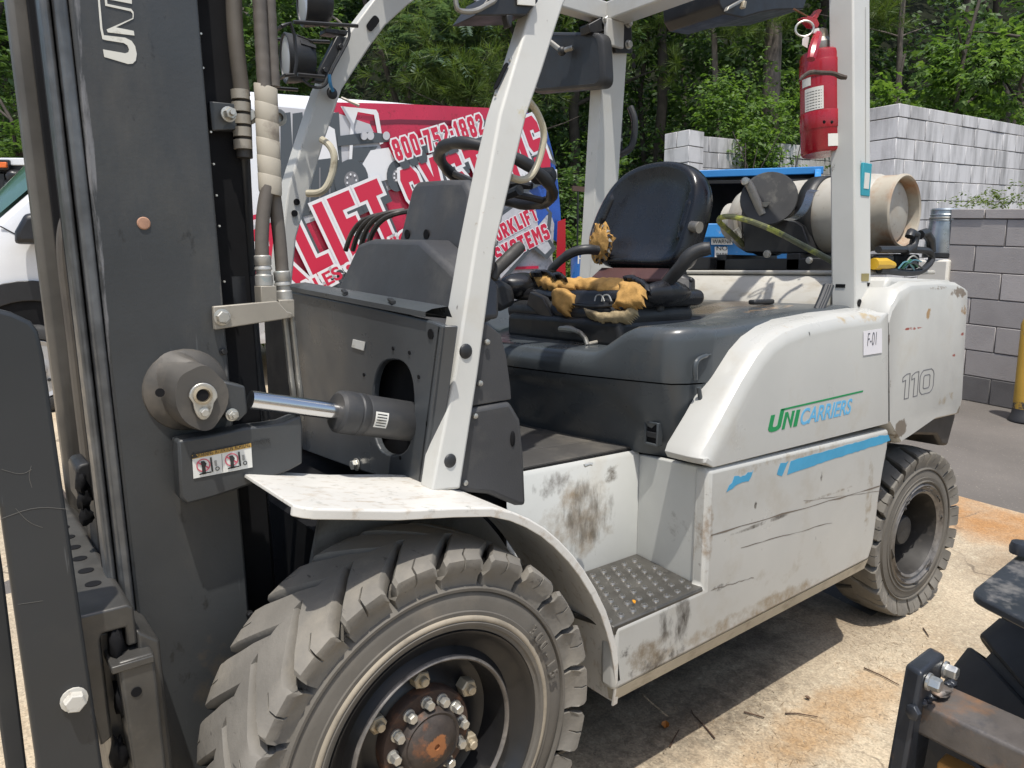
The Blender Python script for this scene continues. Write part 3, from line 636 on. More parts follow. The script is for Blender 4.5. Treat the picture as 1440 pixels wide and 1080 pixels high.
# rear pillars
def rear_pillar(c0, c1, w, d, sgn):
    v = []
    for c in (c0, c1): v.append([Vector(c), Vector((c[0]+w, c[1], c[2])), Vector((c[0]+w, c[1]+sgn*d, c[2])), Vector((c[0], c[1]+sgn*d, c[2]))])
    return v
PC = pillar('rear_pillar', rear_pillar((1.747, .1, 1.14), (1.747, .203, 2.44), .112, .085, 1), PILW)
PD = pillar('rear_pillar', rear_pillar((1.747, 1.4, 1.14), (1.747, 1.315, 2.44), .15, .075, 1)[::1], PILW)
def on_pc(px, py):    # a point on the outer side face of the near rear pillar
    for _ in range(3):
        z = at(px, py, y=.15).z; y = .1+.103*(z-1.14)/1.3; q = at(px, py, y=y)
    return q
for px, py, w_, h_ in ((1182, 402, .012, .006), (1221, 400, .008, .006)):
    p = on_pc(px, py) if px > 1205 else at(px, py, x=1.747)
    if px > 1205: G().bx(p.x-w_, p.x+w_, p.y-.002, p.y+.004, p.z-h_, p.z+h_).build('pillar_slot', DARK, PC)
    else: G().bx(p.x-.002, p.x+.003, p.y-w_*1.4, p.y+w_*1.4, p.z-h_, p.z+h_).build('pillar_slot', DARK, PC)
p = on_pc(1208, 426); G().lathe([(.013, 0), (.013, .003), (.001, .003)], p, (0, -1, 0), 16).build('pillar_hole', DARK, PC)
p = on_pc(1217, 253); QR = flat('teal_tag', (.03, .3, .38), .5)
p.x -= .006; g = G().bx(p.x-.03, p.x+.03, p.y-.0075, p.y+.002, p.z-.054, p.z+.054); TAGO = g.build('blue_tag', QR, PC, bevel=.002)
G().bx(p.x-.017, p.x+.017, p.y-.0087, p.y-.0075, p.z-.03, p.z+.022).build('tag_window', LABEL, TAGO)
p = on_pc(1216, 390); G().bx(p.x-.024, p.x+.024, p.y-.003, p.y, p.z-.013, p.z+.013).build('brass_plate', mat('dull_brass_plate', (.33, .27, .11), .5, metal=.3), PC)
G().tube([on_pc(1217, y)-Vector((0, .001, 0)) for y in (10, 80, 240)], .0009, 5).build('pillar_seam', flat('seam_grey', (.35, .34, .31)), PC)
# roof frame
g = G()
for y in (.205, 1.31): g.bx(.62, 1.9, y, y+.07, 2.44, 2.52)
g.bx(1.747, 1.86, .2, 1.39, 2.44, 2.52); g.bx(.6, .7, .2, 1.39, 2.44, 2.52)
g.build('roof_frame', WHITE, FL, bevel=.008)
G().bx(1.72, 1.83, 1.28, 1.3, 2.33, 2.44).build('roof_gusset', WHITE, FL, bevel=.004)
# grab handles
GRAB = mat('worn_beige_handle', (.42, .38, .28), .4, var=.15, dirt=(.16, .12, .07), dscale=14, damt=.3)
G().tube([at(742, 140, y=.24), at(756, 158, y=.25), at(766, 185, y=.255), at(763, 208, y=.255), at(755, 235, y=.255), at(745, 250, y=.25), at(732, 254, y=.245), at(718, 249, y=.235)], .0085, 10, sm=2).build('grab_handle', GRAB, FL)
G().tube([at(452, 196, y=1.3), at(463, 203, y=1.27), at(471, 218, y=1.25), at(469, 240, y=1.25), at(461, 262, y=1.25), at(450, 272, y=1.26), at(432, 272, y=1.3)], .012, 10, sm=2).build('grab_handle', GRAB, FL)
g = G(); q0, q1 = at(877, 155, x=1.745), at(877, 215, x=1.745)
pd = lambda px, py: at(px, py, y=1.39)
G().beam(pd(870, 153), pd(870, 218), Vector((.022, 0, 0)), Vector((0, .006, 0))).build('handle_plate', PLAST, PD, bevel=.003)
G().tube([pd(882, 152)+Vector((0, -.02, 0)), pd(882, 170)+Vector((0, -.05, 0)), pd(881, 195)+Vector((0, -.05, 0)), pd(877, 212)+Vector((0, -.045, 0)), pd(869, 218)+Vector((0, -.01, 0))], .016, 10, sm=2).build('rear_handle', PLAST, PD)
for py in (168, 197): G().lathe([(.01, 0), (.008, .006), (.002, .007)], pd(871, py)+Vector((0, -.007, 0)), (0, -1, 0), 10).build('screw', ZINC, PD)
for py in (80, 93): G().lathe([(.013, 0), (.013, .003), (.001, .003)], at(888, py, y=1.34 if py < 85 else 1.342)+Vector((0, -.012, 0)), (0, -1, 0), 12).build('pillar_hole', DARK, PD)
# mirror, its back towards us, on an arm from the far rear pillar
MX = 1.66
def rounded(pts, r, n=5):
    out = []; N = len(pts)
    for i, p in enumerate(pts):
        a, b = pts[i-1], pts[(i+1) % N]; u = (a-p).normalized(); v = (b-p).normalized()
        rr = min(r, (a-p).length*.45, (b-p).length*.45)
        for k in range(n+1):
            t = k/n; out.append((p+u*rr)*(1-t)**2+p*2*t*(1-t)+(p+v*rr)*t*t)
    return out
MIR = thing('mirror', None, None, (1.66, 1.5, 2.0)); adopt(MIR, FL)
o = [at(748, 44, x=MX), at(848, 45, x=MX), at(852, 122, x=MX), at(745, 131, x=MX)]; o = rounded(o, .05); cc = sum(o, Vector())/len(o)
g = G(); g.loft([[cc+(p-cc)*k+Vector((dx, 0, 0)) for p in o] for k, dx in ((1, .05), (1, .02), (.985, .006), (.95, 0), (.87, -.004), (.86, -.001))]); g.build('mirror_shell', PLAST, MIR, ang=30)
j = at(790, 72, x=MX-.04)
G().tube([j, at(774, 55, x=MX-.02)-Vector((.03, 0, 0)), at(760, 45, x=1.5)], .011, 10).build('mirror_stem', STEELP, MIR); G().sphere(j, .02, 12, 8).build('ball_joint', PLAST, MIR); G().cyl(j, at(806, 67, x=MX-.02), .011, 10).build('clamp_pin', STEELP, MIR)
pf = lambda px, py: at(px, py, y=1.3)
g = G(); br = [pf(846, 24), pf(888, 24), pf(890, 74), pf(866, 74), pf(863, 44), pf(846, 42)]; g.prism(br, (0, .02, 0)); g.prism([pf(828, 34), pf(846, 24), pf(858, 24), pf(858, 42), pf(840, 46), pf(830, 46)], (0, .06, 0)); MB_ = g.build('mirror_bracket', BLACKM, PD, bevel=.004)
for px, py in ((883, 33), (883, 63), (851, 29)): G().hexbolt(pf(px, py), (0, -1, 0), .016, .016).build('bracket_bolt', ZINC, PD)
G().bx(pf(868, 18).x-.015, pf(868, 18).x+.02, 1.27, 1.295, pf(868, 21).z-.01, pf(868, 16).z).build('white_clip', LABEL, PD, bevel=.003)

# work lights
LENS = mat('lamp_lens', (.55, .57, .6), .12, var=.06)
def work_light(cx, cy, y, rpx, par):
    c = at(cx, cy, y=y); s = rpx/FPX*((c-CAM).dot(_F)); ax = Vector((-.98, .17, -.04)) if y > 1 else Vector((-1, -.1, 0))
    L = thing('work_light', None, None, c); adopt(L, FL)
    g = G(); g.lathe([(s*.3, -s*1.15), (s*.62, -s*1.1), (s*.85, -s*.8), (s*.97, -s*.3), (s*1.0, .0), (s*1.02, s*.08), (s*.98, s*.12), (s*.9, s*.1), (s*.88, s*.04)], c, ax, 28); g.f = g.f[:-1]; g.build('lamp_housing', PLAST, L)
    g = G(); g.lathe([(s*.89, s*.05), (s*.6, s*.09), (s*.01, s*.1)], c, ax, 28); g.build('lamp_lens', LENS, L)
    for k in range(5):
        a = R(-60+30*k); dr = Vector((0, math.sin(a), math.cos(a)))
        G().beam(c-ax*s*.25+dr*s*.96, c-ax*s*.95+dr*s*.78, Vector((0, math.cos(a), -math.sin(a)))*s*.09, dr*s*.04).build('cooling_fin', PLAST, L)
    return L, c, s
L1, c1, s1 = work_light(404, 82, 1.33, 33, FL)
L2, c2, s2 = work_light(428, 2, 1.33, 33, FL)
py_ = lambda px, py, y=1.3: at(px, py, y=y)
g = G()
for yy in (1.22, 1.44):
    g.tube([py_(383, 46)+Vector((0, yy-1.3, 0)), py_(399, 40)+Vector((0, yy-1.3, 0)), py_(405, 112)+Vector((0, yy-1.3, 0)), py_(388, 113)+Vector((0, yy-1.3, 0))], .006, 6, sm=1)
    g.tube([py_(399, 40)+Vector((0, yy-1.3, 0)), py_(488, 45)+Vector((0, yy-1.3, 0))], .006, 6); g.tube([py_(405, 112)+Vector((0, yy-1.3, 0)), py_(442, 115)+Vector((0, yy-1.3, 0))], .006, 6)
a = py_(383, 46); g.tube([a+Vector((0, -.08, 0)), a+Vector((0, .14, 0))], .006, 6); a = py_(388, 113); g.tube([a+Vector((0, -.08, 0)), a+Vector((0, .14, 0))], .006, 6)
g.build('lamp_guard', BLACKM, FL)
g = G(); g.prism([py_(441, 114, 1.29), py_(455, 116, 1.29), py_(487, 52, 1.29), py_(474, 50, 1.29)], (0, .03, 0)); g.prism([py_(458, 39, 1.29), py_(490, 43, 1.29), py_(488, 50, 1.29), py_(458, 46, 1.29)], (0, .05, 0)); BR = g.build('lamp_bracket', BLACKM, FL, bevel=.003)
for px, py in ((456, 99), (478, 66)): G().hexbolt(py_(px, py, 1.288), (0, -1, 0), .009, .01).build('bracket_bolt', BLACKM, FL)
G().tube([py_(490, 38, 1.27), py_(492, 52, 1.27), py_(480, 75, 1.27), py_(466, 100, 1.27), py_(458, 122, 1.28), py_(440, 124, 1.29), py_(425, 112, 1.3)], .005, 7, sm=2).build('lamp_cable', PLAST, FL)
G().tube([py_(463, 105, 1.265), py_(464, 118, 1.265), py_(468, 128, 1.28)], .006, 7, sm=1).build('blue_wire', flat('blue_wire', (.05, .22, .42)), FL)
G().sphere(py_(467, 131, 1.296), .02, 12, 8, (1, .4, 1)).build('cable_grommet', PLAST, FL)
G().tube([py_(458, 18, 1.3), py_(475, 28, 1.28), py_(488, 42, 1.27)], .004, 6, sm=2).build('lamp_cable', BRKT, FL)
G().beam(py_(455, 18, 1.32), py_(457, 38, 1.32), Vector((.014, 0, 0)), Vector((0, .01, 0))).build('lamp_foot', BRKT, FL, bevel=.003)
# near light bracket at the top of the near pillar
yl = .2; q = lambda px, py, y=yl: at(px, py, y=y)
g = G(); g.prism([q(668, 22), q(700, 22), q(741, 21), q(757, 2), q(757, -12), q(690, -8)], (0, .09, 0)); g.prism([q(712, 20), q(722, 20), q(720, 38), q(716, 38)], (0, .02, 0)); LB = g.build('lamp_bracket', BLACKM, FL, bevel=.003)
G().tube([q(700, -25), q(698, 0), q(687, 6), q(668, 17), q(645, 16), q(641, 8), q(640, -20)], .0055, 8, sm=2).build('lamp_guard', STEELP, FL)
L3, c3, s3 = work_light(680, -16, .26, 22, FL)
G().beam(q(728, -6, .195), q(752, -4, .195), Vector((0, 0, .018)), Vector((0, .002, 0))).build('bracket_label', LABEL, FL)
# black lamp under the roof at the back
rb = lambda px, py, y=.9: at(px, py, y=y)
g = G(); pl = [rb(1012, 6), rb(1020, 20), rb(1045, 25), rb(1068, 18), rb(1090, 14), rb(1130, 13), rb(1145, -30), rb(1010, -30)]; g.prism(pl, (0, .3, 0)); g.build('rear_lamp_housing', BLACKM, FL, bevel=.006)
G().beam(rb(1021, 13, .88), rb(1050, -3, .88), Vector((.0, .01, 0)), Vector((.006, 0, .01))).build('rear_lamp_bar', STEELP, FL, bevel=.003); G().beam(rb(1044, 12, .87), rb(1046, 2, .87), Vector((.01, 0, 0)), Vector((0, .01, 0))).build('rear_lamp_bulb', BRASSN, FL, bevel=.003)

# ------------------------------------------------------------------ front cowl, dashboard, steering
COWL = thing('cowl', None, None, (.1, .5, .85)); adopt(COWL, FL)
XC = .1
def cw(px, py, x=XC): return at(px, py, x=x)
outl = [cw(406, 409), cw(520, 432), cw(607, 452), cw(622, 458), cw(604, 600), cw(592, 680), cw(580, 684), cw(500, 660), cw(425, 632)]
HC = [cw(553+29*math.cos(t), 573+67*math.sin(t)) for t in np.linspace(0, 2*PI, 25)[:-1]]
# front plate with the round access hole, built as a ring of faces
hole = [cw(553+29*math.copysign(abs(math.cos(t))**.75, math.cos(t)), 573+67*math.copysign(abs(math.sin(t))**.75, math.sin(t))) for t in np.linspace(0, 2*PI, 33)[:-1]]
me_bm = bmesh.new()
ov = [me_bm.verts.new(p) for p in outl]; hv = [me_bm.verts.new(p) for p in hole]
oe = [me_bm.edges.new((ov[i], ov[(i+1) % len(ov)])) for i in range(len(ov))]; he = [me_bm.edges.new((hv[i], hv[(i+1) % len(hv)])) for i in range(len(hv))]
bmesh.ops.triangle_fill(me_bm, edges=oe+he, use_beauty=True)
ge = bmesh.ops.extrude_face_region(me_bm, geom=me_bm.faces[:]); bmesh.ops.translate(me_bm, verts=[v for v in ge['geom'] if isinstance(v, bmesh.types.BMVert)], vec=(.018, 0, 0))
bmesh.ops.recalc_face_normals(me_bm, faces=me_bm.faces)
me = bpy.data.meshes.new('cowl_panel'); me_bm.to_mesh(me); me_bm.free(); me.materials.append(DGREY)
o = bpy.data.objects.new('cowl_panel', me); COL.objects.link(o); adopt(o, COWL); b = o.modifiers.new('edge', 'BEVEL'); b.width = .004; b.segments = 2; b.limit_method = 'ANGLE'; b.angle_limit = R(50)
CP = o
for px, py in ((511, 527), (552, 490), (575, 496), (588, 530), (562, 644)): G().lathe([(.0045, 0), (.0045, .002), (.001, .002)], cw(px, py, XC-.002), (1, 0, 0), 10).build('screw_hole', DARK, COWL)
G().lathe([(.011, 0), (.011, .002), (.001, .002)], cw(605, 470, XC-.002), (1, 0, 0), 14).build('screw_hole', DARK, COWL)
a, b_, c_, d_ = cw(497, 477, XC-.001), cw(514, 481, XC-.001), cw(512, 493, XC-.001), cw(495, 488, XC-.001); G().prism([a, b_, c_, d_], (-.0015, 0, 0)).build('part_label', LABEL, COWL)
G().hexbolt(cw(502, 653, XC-.002), (-1, 0, 0), .013, .014).build('cowl_bolt', ZINC, COWL)
# inside of the cowl: dark box
g = G(); y0 = cw(600, 500).y; g.bx(.14, .27, .24, 1.25, .84, 1.2); g.build('cowl_core', DARK, COWL)
# return flange on the near side
g = G(); g.prism([cw(620, 458), cw(591, 682), cw(591, 682)+Vector((.03, -.02, 0)), cw(620, 458)+Vector((.03, -.02, 0))], (.0, .012, 0)); g.build('cowl_flange', DGREY, COWL, bevel=.003)
# top lid
g = G(); t0, t1, t2 = cw(406, 409), cw(520, 432), cw(602, 448)
g.loft([[p+Vector((-.006, 0, .002)) for p in (t0, t1, t2)], [p+Vector((-.006, 0, .014)) for p in (t0, t1, t2)], [p+Vector((.01, 0, .02)) for p in (t0, t1, t2)], [p+Vector((.05, -.0, .024)) for p in (t0, t1, t2)], [p+Vector((.06, 0, .0)) for p in (t0, t1, t2)]], closed=False, caps=False)
TOPL = g.build('cowl_lid', DGREY, COWL)
for px, py in ((483, 424), (549, 438)): p = cw(px, py-3, XC); G().beam(p+Vector((0, -.015, .016)), p+Vector((.01, .02, .022)), Vector((.006, 0, 0)), Vector((0, 0, .003))).build('lid_clip', PLAST, COWL)
DASHM = mat('weathered_dash_plastic', (.05, .05, .052), .5, var=.15, vscale=4, dirt=(.15, .14, .12), dscale=5, damt=.4, dsharp=.45, bump=.1, bscale=200)
DASH = thing('dashboard', None, None, (.4, .7, 1.25)); adopt(DASH, FL)
def prism_px(poly, x, dep, name, m, par, bev=.01, tilt=0, rnd=0):
    pts = []
    for px, py in poly:
        z_ = 1.25
        for _ in range(6): p = at(px, py, x=x+(z_-1.25)*tilt); z_ = p.z
        pts.append(p)
    if rnd: pts = rounded(pts, rnd, 3)
    return G().prism(pts, dep).build(name, m, par, bevel=bev, seg=3)
prism_px([(470, 416), (503, 343), (522, 336), (590, 337), (628, 372), (655, 400), (655, 452), (560, 436)], .24, (.1, 0, 0), 'lower_dash', DASHM, DASH, .014, tilt=.25)
prism_px([(558, 345), (578, 263), (586, 254), (625, 251), (652, 251), (662, 268), (655, 380), (610, 352)], .36, (.10, 0, -.015), 'instrument_housing', DASHM, DASH, .018, tilt=.2)
g = G(); arch = [(563, 452), (572, 425), (583, 402), (598, 384), (616, 374), (640, 370), (668, 376), (680, 400), (684, 455)]
A = [at(px, py, x=.34) for px, py in arch]; B = [at(px+8, py-4, x=.42) for px, py in arch]; g.loft([A, B], closed=True); g.build('column_shroud', DASHM, DASH, bevel=.01, seg=3)
for px, py in ((557, 329), (584, 329)): p = at(px, py, x=.362); p.x = .36+(p.z-1.25)*.2-.004; G().lathe([(.014, 0), (.014, .004), (.001, .004)], p, (1, 0, 0), 14).build('knob_hole', DARK, DASH)
for k, (dx, dy) in enumerate(((0, 0), (10, -2), (20, -4), (30, -3))):
    G().tube([at(486+dx, 352, x=.42), at(493+dx, 330+dy, x=.42), at(506+dx, 312+dy, x=.43), at(526+dx, 303+dy, x=.45), at(556+dx*.6, 300+dy, x=.5)], .0085, 8, sm=2).build('dash_hose', HOSE, DASH)
SWC = at(697, 247, y=.74); SWN = Vector((.42, 0, .91)).normalized()
SW = thing('steering_wheel', None, None, SWC); adopt(SW, FL)
u = Vector((0, 1, 0)); v = SWN.cross(u)
ringp = [SWC+(u*math.cos(t)+v*math.sin(t))*.185 for t in np.linspace(0, 2*PI, 49)[:-1]]
G().tube(ringp, [.0165+.0025*(1 if (i//2) % 2 else 0) for i in range(48)], 12, closed=True).build('wheel_rim', PLAST, SW, ang=60)
for t in (.3, 2.4, 4.4): G().tube([SWC-SWN*.05, SWC-SWN*.02+(u*math.cos(t)+v*math.sin(t))*.1, SWC+(u*math.cos(t)+v*math.sin(t))*.18], .011, 8, sm=1).build('wheel_spoke', PLAST, SW)
G().cyl(SWC-SWN*.3, SWC-SWN*.02, .035, 18).build('steering_column', PLAST, SW); G().lathe([(.05, -.05), (.055, -.02), (.045, .0), (.01, .01)], SWC, SWN, 20).build('wheel_hub', PLAST, SW)
kp = at(765, 248, y=.62); G().lathe([(.012, -.04), (.02, -.03), (.026, .0), (.024, .03), (.01, .038)], kp, (.6, -.75, .1), 16).build('spinner_knob', PLAST, SW)
G().tube([at(690, 285, y=.72), at(712, 275, y=.66), at(731, 267, y=.6)], [.009, .014, .016], 10).build('direction_lever', PLAST, SW)
G().tube([at(690, 262, y=.78), at(730, 258, y=.7), at(748, 262, y=.66)], [.016, .018, .01], 10).build('column_switch', PLAST, SW)
G().tube([at(692, 392, y=.55), at(697, 380, y=.55), at(728, 350, y=.55), at(733, 346, y=.55)], [.016, .018, .019, .016], 14).build('lift_lever', HOSE, FL)
g = G(); g.prism([at(688, 425, y=.75), at(690, 402, y=.75), at(706, 392, y=.75), at(724, 402, y=.75), at(728, 428, y=.75), at(706, 440, y=.75)], (0, .4, 0)); g.build('lever_console', PLAST, FL, bevel=.02, seg=3)
# dark side cover behind the near pillar
SC = [(672, 452), (686, 456), (704, 470), (712, 500), (718, 545), (719, 560), (733, 590), (738, 640), (741, 712), (728, 712), (690, 696), (640, 690), (640, 460)]
prism_px_y = lambda poly, y, dep, name, m, par, bev: G().prism([at(px, py, y=y) for px, py in poly], dep).build(name, m, par, bevel=bev, seg=3)
SIDC = prism_px_y(SC[:6]+[(718, 562), (640, 575), (640, 460)], .185, (0, .5, 0), 'side_cover', DASHM, FL, .012)
SID2 = prism_px_y([(640, 578), (718, 564), (733, 590), (738, 640), (741, 712), (728, 712), (690, 696), (640, 692)], .18, (0, .4, 0), 'side_cover', DASHM, FL, .012)
for px, py in ((685, 481), (675, 539), (668, 585), (654, 679)): p = at(px, py, y=.179); G().lathe([(.007, 0), (.006, .004), (.003, .005)], p, (0, -1, 0), 10).build('cover_screw', ZINC, FL)
p = at(721, 617, y=.179); G().sphere(p, .012, 12, 8, (.6, .3, 1.6)).build('cover_hole', DARK, FL)
# ------------------------------------------------------------------ seat
SEAT = thing('seat', None, None, (1.2, .7, 1.14)); adopt(SEAT, FL)
XB = 1.33
def nblob(name, c, rad, m, par, amp=.3, fr=3.0, n=20, mm=12, seed=0, rot=None):
    g = G().sphere((0, 0, 0), 1, n, mm); c = Vector(c); M = rot or Matrix.Identity(3)
    def f(v):
        k = 1+amp*noise.noise(v*fr*.7+Vector((seed*3.1, seed*1.7, seed)))+amp*.5*noise.noise(v*fr*2+Vector((seed, 5, 1)))
        v = v*k; return c+M @ Vector((v.x*rad[0], v.y*rad[1], v.z*rad[2]))
    return g.map(f).build(name, m, par, ang=60)
bo = [(829, 352), (830, 335), (840, 305), (858, 270), (880, 246), (905, 233), (930, 227), (952, 226), (972, 231), (986, 243), (991, 262), (989, 285), (981, 315), (973, 340), (966, 362), (955, 376), (930, 379), (890, 377), (850, 374), (840, 366)]
B = []
for px, py in bo:
    p = at(px, py, x=XB); x = XB+(p.z-1.36)*.32; B.append(at(px, py, x=x))
for _ in range(2): B = smooth_path(B, True)
cc = sum(B, Vector())/len(B); nb = Vector((-1, 0, .32)).normalized()
def bring(k, d): return [cc+(p-cc)*k+nb*d for p in B]
g = G(); g.loft([bring(.84, -.085), bring(.93, -.075), bring(.985, -.045), bring(1.0, -.02), bring(.985, .0), bring(.95, .022), bring(.9, .03), bring(.84, .026), bring(.72, .012), bring(.5, .002), bring(.25, .0), bring(.02, .0)])
BACKV = mat('cracked_black_vinyl', (.013, .014, .017), .28, var=.15, vscale=10, bump=.05, bscale=150, dirt=(.07, .065, .06), dscale=8, damt=.15, dsharp=.4, blobs=[((XB+.0, cc.y+.03, 1.40), (.1, .1, .07), (.42, .36, .24), 30, .17, (1, 1.5, .25)), ((XB, cc.y-.14, 1.42), (.1, .08, .09), (.45, .38, .24), 26, .2, (1, 1.3, .25))])
BK = g.build('backrest', BACKV, SEAT, ang=60)
# side wings of the backrest
for a, b_ in (((980, 268), (958, 345)), ((872, 262), (842, 330))):
    pts = []
    for t in np.linspace(0, 1, 6):
        px, py = a[0]+(b_[0]-a[0])*t, a[1]+(b_[1]-a[1])*t; p = at(px, py, x=XB); pts.append(at(px, py, x=XB+(p.z-1.36)*.32)+nb*(.012))
    G().tube(pts, [.006, .016, .021, .021, .016, .005], 14, sm=2).build('side_bolster', BACKV, SEAT, ang=60)
tp = at(848, 342, x=XB-.02); nblob('torn_foam', tp-Vector((.01, 0, 0)), (.02, .052, .068), FOAM, SEAT, .5, 4, 28, 18, 3)
for k in range(22):      # ragged vinyl lip round the tear
    a = k*2*PI/22; p = tp+Vector((-.014, .05*math.cos(a), .066*math.sin(a))); q = tp+Vector((-.022, .044*math.cos(a+.2), .058*math.sin(a+.2))); q2 = tp+Vector((-.012, .06*math.cos(a+.25), .076*math.sin(a+.25)))
    G().prism([p, q, q2], (-.002, 0, 0)).build('vinyl_shred', SEATV if k % 2 else BRKT, SEAT)
sp_ = lambda px, py, x: at(px, py, x=x)
G().prism([sp_(830, 391, 1.27), sp_(846, 376, 1.31), sp_(942, 377, 1.31), sp_(930, 392, 1.27)], (.0, 0, -.012)).build('seat_hinge_plate', mat('maroon_plate', (.075, .032, .028), .5, var=.2, dirt=(.12, .08, .06), dscale=9, damt=.3), SEAT, bevel=.003)
G().bx(1.3, 1.42, .55, .9, 1.16, 1.36).build('back_frame', BLACKM, SEAT, bevel=.02)
# base, slides and pan
G().bx(.93, 1.48, .42, .98, 1.11, 1.2).build('seat_base', BLACKM, SEAT, bevel=.02, seg=3)
pan = [sp_(733, 440, .98), sp_(738, 425, .98), sp_(760, 432, .96), sp_(800, 452, .94), sp_(850, 460, .94), sp_(897, 452, .95), sp_(925, 440, .97), sp_(940, 425, 1.0), sp_(930, 455, 1.0), sp_(890, 470, .97), sp_(800, 470, .96), sp_(755, 460, .97)]
g = G(); g.bx(.95, 1.3, .42, 1.02, 1.17, 1.245); g.build('seat_pan', PLAST, SEAT, bevel=.035, seg=4)
g = G(); g.bx(.985, 1.33, .40, 1.0, 1.235, 1.29); g.build('cushion', SEATV, SEAT, bevel=.03, seg=4)
nblob('cushion_bolster', sp_(738, 402, 1.03), (.11, .06, .05), SEATV, SEAT, .12, 1.5, 24, 16, 2)
nblob('cushion_bolster', sp_(936, 412, 1.12), (.12, .035, .04), SEATV, SEAT, .12, 1.5, 24, 16, 5)
def lump_strip(name, pts, r, m, seed, flatn=.6, amp=.35):
    g = G(); P = [Vector(p) for p in pts]
    for _ in range(2): P = smooth_path(P)
    N = len(P); rings = []
    for i, p in enumerate(P):
        t = (P[min(N-1, i+1)]-P[max(0, i-1)]).normalized(); up = Vector((0, 0, 1)); s_ = t.cross(up).normalized(); e = math.sin(PI*(i+.6)/(N+.2))**.45
        ring = []
        for k in range(16):
            a = 2*PI*k/16; q = p+s_*math.cos(a)*r*e+up*math.sin(a)*r*flatn*e
            ring.append(q+(q-p)*amp*(noise.noise(q*28+Vector((seed, 0, 0)))+.6*noise.noise(q*70)))
        rings.append(ring)
    g.loft(rings); return g.build(name, m, SEAT, ang=70)
S_ = lambda px, py, x: sp_(px, py, x)
def foam_patch(name, poly, pt, nrm, thick, m, seed, step=2.2, amp=.008, fr=20):
    """a ragged slab: the outline is taken on a plane of the cushion, its face pushed about by noise"""
    nrm = Vector(nrm).normalized(); pt = Vector(pt)
    def onp(px, py): d = ray(px, py); return CAM+d*((pt-CAM).dot(nrm)/d.dot(nrm))
    xs = np.arange(min(p[0] for p in poly)-3, max(p[0] for p in poly)+3, step); ysn = np.arange(min(p[1] for p in poly)-3, max(p[1] for p in poly)+3, step)
    def inside(x, y):
        x += 3.2*noise.noise(Vector((x*.11, y*.11, seed))); y += 3.2*noise.noise(Vector((x*.11, y*.11, seed+9))); c = False; n = len(poly)
        dm = 1e9
        for i in range(n):
            (x1, y1), (x2, y2) = poly[i], poly[(i+1) % n]
            if (y1 > y) != (y2 > y) and x < (x2-x1)*(y-y1)/(y2-y1)+x1: c = not c
            t = max(0, min(1, ((x-x1)*(x2-x1)+(y-y1)*(y2-y1))/((x2-x1)**2+(y2-y1)**2))); dm = min(dm, math.hypot(x-x1-t*(x2-x1), y-y1-t*(y2-y1)))
        return dm if c else -dm
    idx = {}; vs = []; back = []; fs = []
    D_ = {(i, j): inside(x, y) for i, x in enumerate(xs) for j, y in enumerate(ysn)}
    cells = [(i, j) for i in range(len(xs)-1) for j in range(len(ysn)-1) if sum(D_[i+a, j+b] > 0 for a in (0, 1) for b in (0, 1)) >= 3]
    def vid(i, j):
        if (i, j) not in idx:
            p = onp(xs[i], ysn[j]); e = min(1, max(0, D_[i, j])/6)**.5
            h = thick*e+amp*(noise.noise(p*fr+Vector((seed, 0, 0)))+.55*noise.noise(p*fr*2.7))*(.3+.7*e)
            idx[i, j] = len(vs); vs.append(p+nrm*h)
        return idx[i, j]
    for i, j in cells: fs.append((vid(i, j), vid(i+1, j), vid(i+1, j+1), vid(i, j+1)))
    edges = {}
    for f in fs:
        for a_, b_ in zip(f, f[1:]+f[:1]): edges[frozenset((a_, b_))] = edges.get(frozenset((a_, b_)), 0)+1
    n0 = len(vs); mp_ = {}
    for e_, c_ in edges.items():
        if c_ == 1:
            a_, b_ = tuple(e_)
            for q_ in (a_, b_):
                if q_ not in mp_: mp_[q_] = len(vs); vs.append(vs[q_]-nrm*.02)
            fs.append((a_, b_, mp_[b_], mp_[a_]))
    return G().add(vs, fs).build(name, m, SEAT, ang=70)
PALEF = mat('pale_foam', (.36, .28, .16), .95, var=.2, vscale=25, dirt=(.12, .09, .05), dscale=16, damt=.4, bump=.5, bscale=90)
CN = (-.62, -.1, .78)
foam_patch('torn_foam', [(746, 383), (770, 383), (800, 391), (835, 391), (868, 393), (893, 395), (903, 403), (898, 412), (872, 416), (850, 413), (820, 408), (795, 407), (772, 405), (757, 399)], S_(835, 404, 1.02), CN, .016, FOAM, 1.3)
foam_patch('torn_foam', [(868, 399), (885, 396), (897, 398), (907, 407), (907, 421), (899, 432), (880, 434), (861, 432), (866, 421), (872, 410)], S_(886, 415, .965), (-.85, -.1, .5), .02, FOAM, 3.3)
foam_patch('torn_foam', [(783, 405), (797, 407), (808, 418), (806, 428), (800, 443), (790, 442), (778, 430), (776, 415)], S_(792, 424, .95), (-.9, -.1, .4), .02, FOAM, 4.1)
foam_patch('torn_foam', [(821, 432), (836, 437), (850, 440), (866, 438), (884, 436), (897, 430), (897, 441), (890, 450), (872, 454), (852, 456), (838, 452), (827, 444)], S_(860, 446, .945), (-.9, -.1, .4), .022, PALEF, 7.7)
for p_ in ([(742, 381), (765, 379), (790, 383), (800, 391), (785, 389), (766, 385), (748, 386)], [(868, 388), (890, 386), (908, 394), (915, 408), (907, 412), (903, 401), (890, 394)]):
    foam_patch('torn_vinyl', p_, S_(835, 396, 1.02)+Vector(CN)*.016, CN, .008, SEATV, 2.2, amp=.006)
G().tube([S_(805, 428, .95), S_(835, 432, .945), S_(862, 430, .95)], [.004, .006, .004], 8, sm=1).build('seat_spring', BLACKM, SEAT)
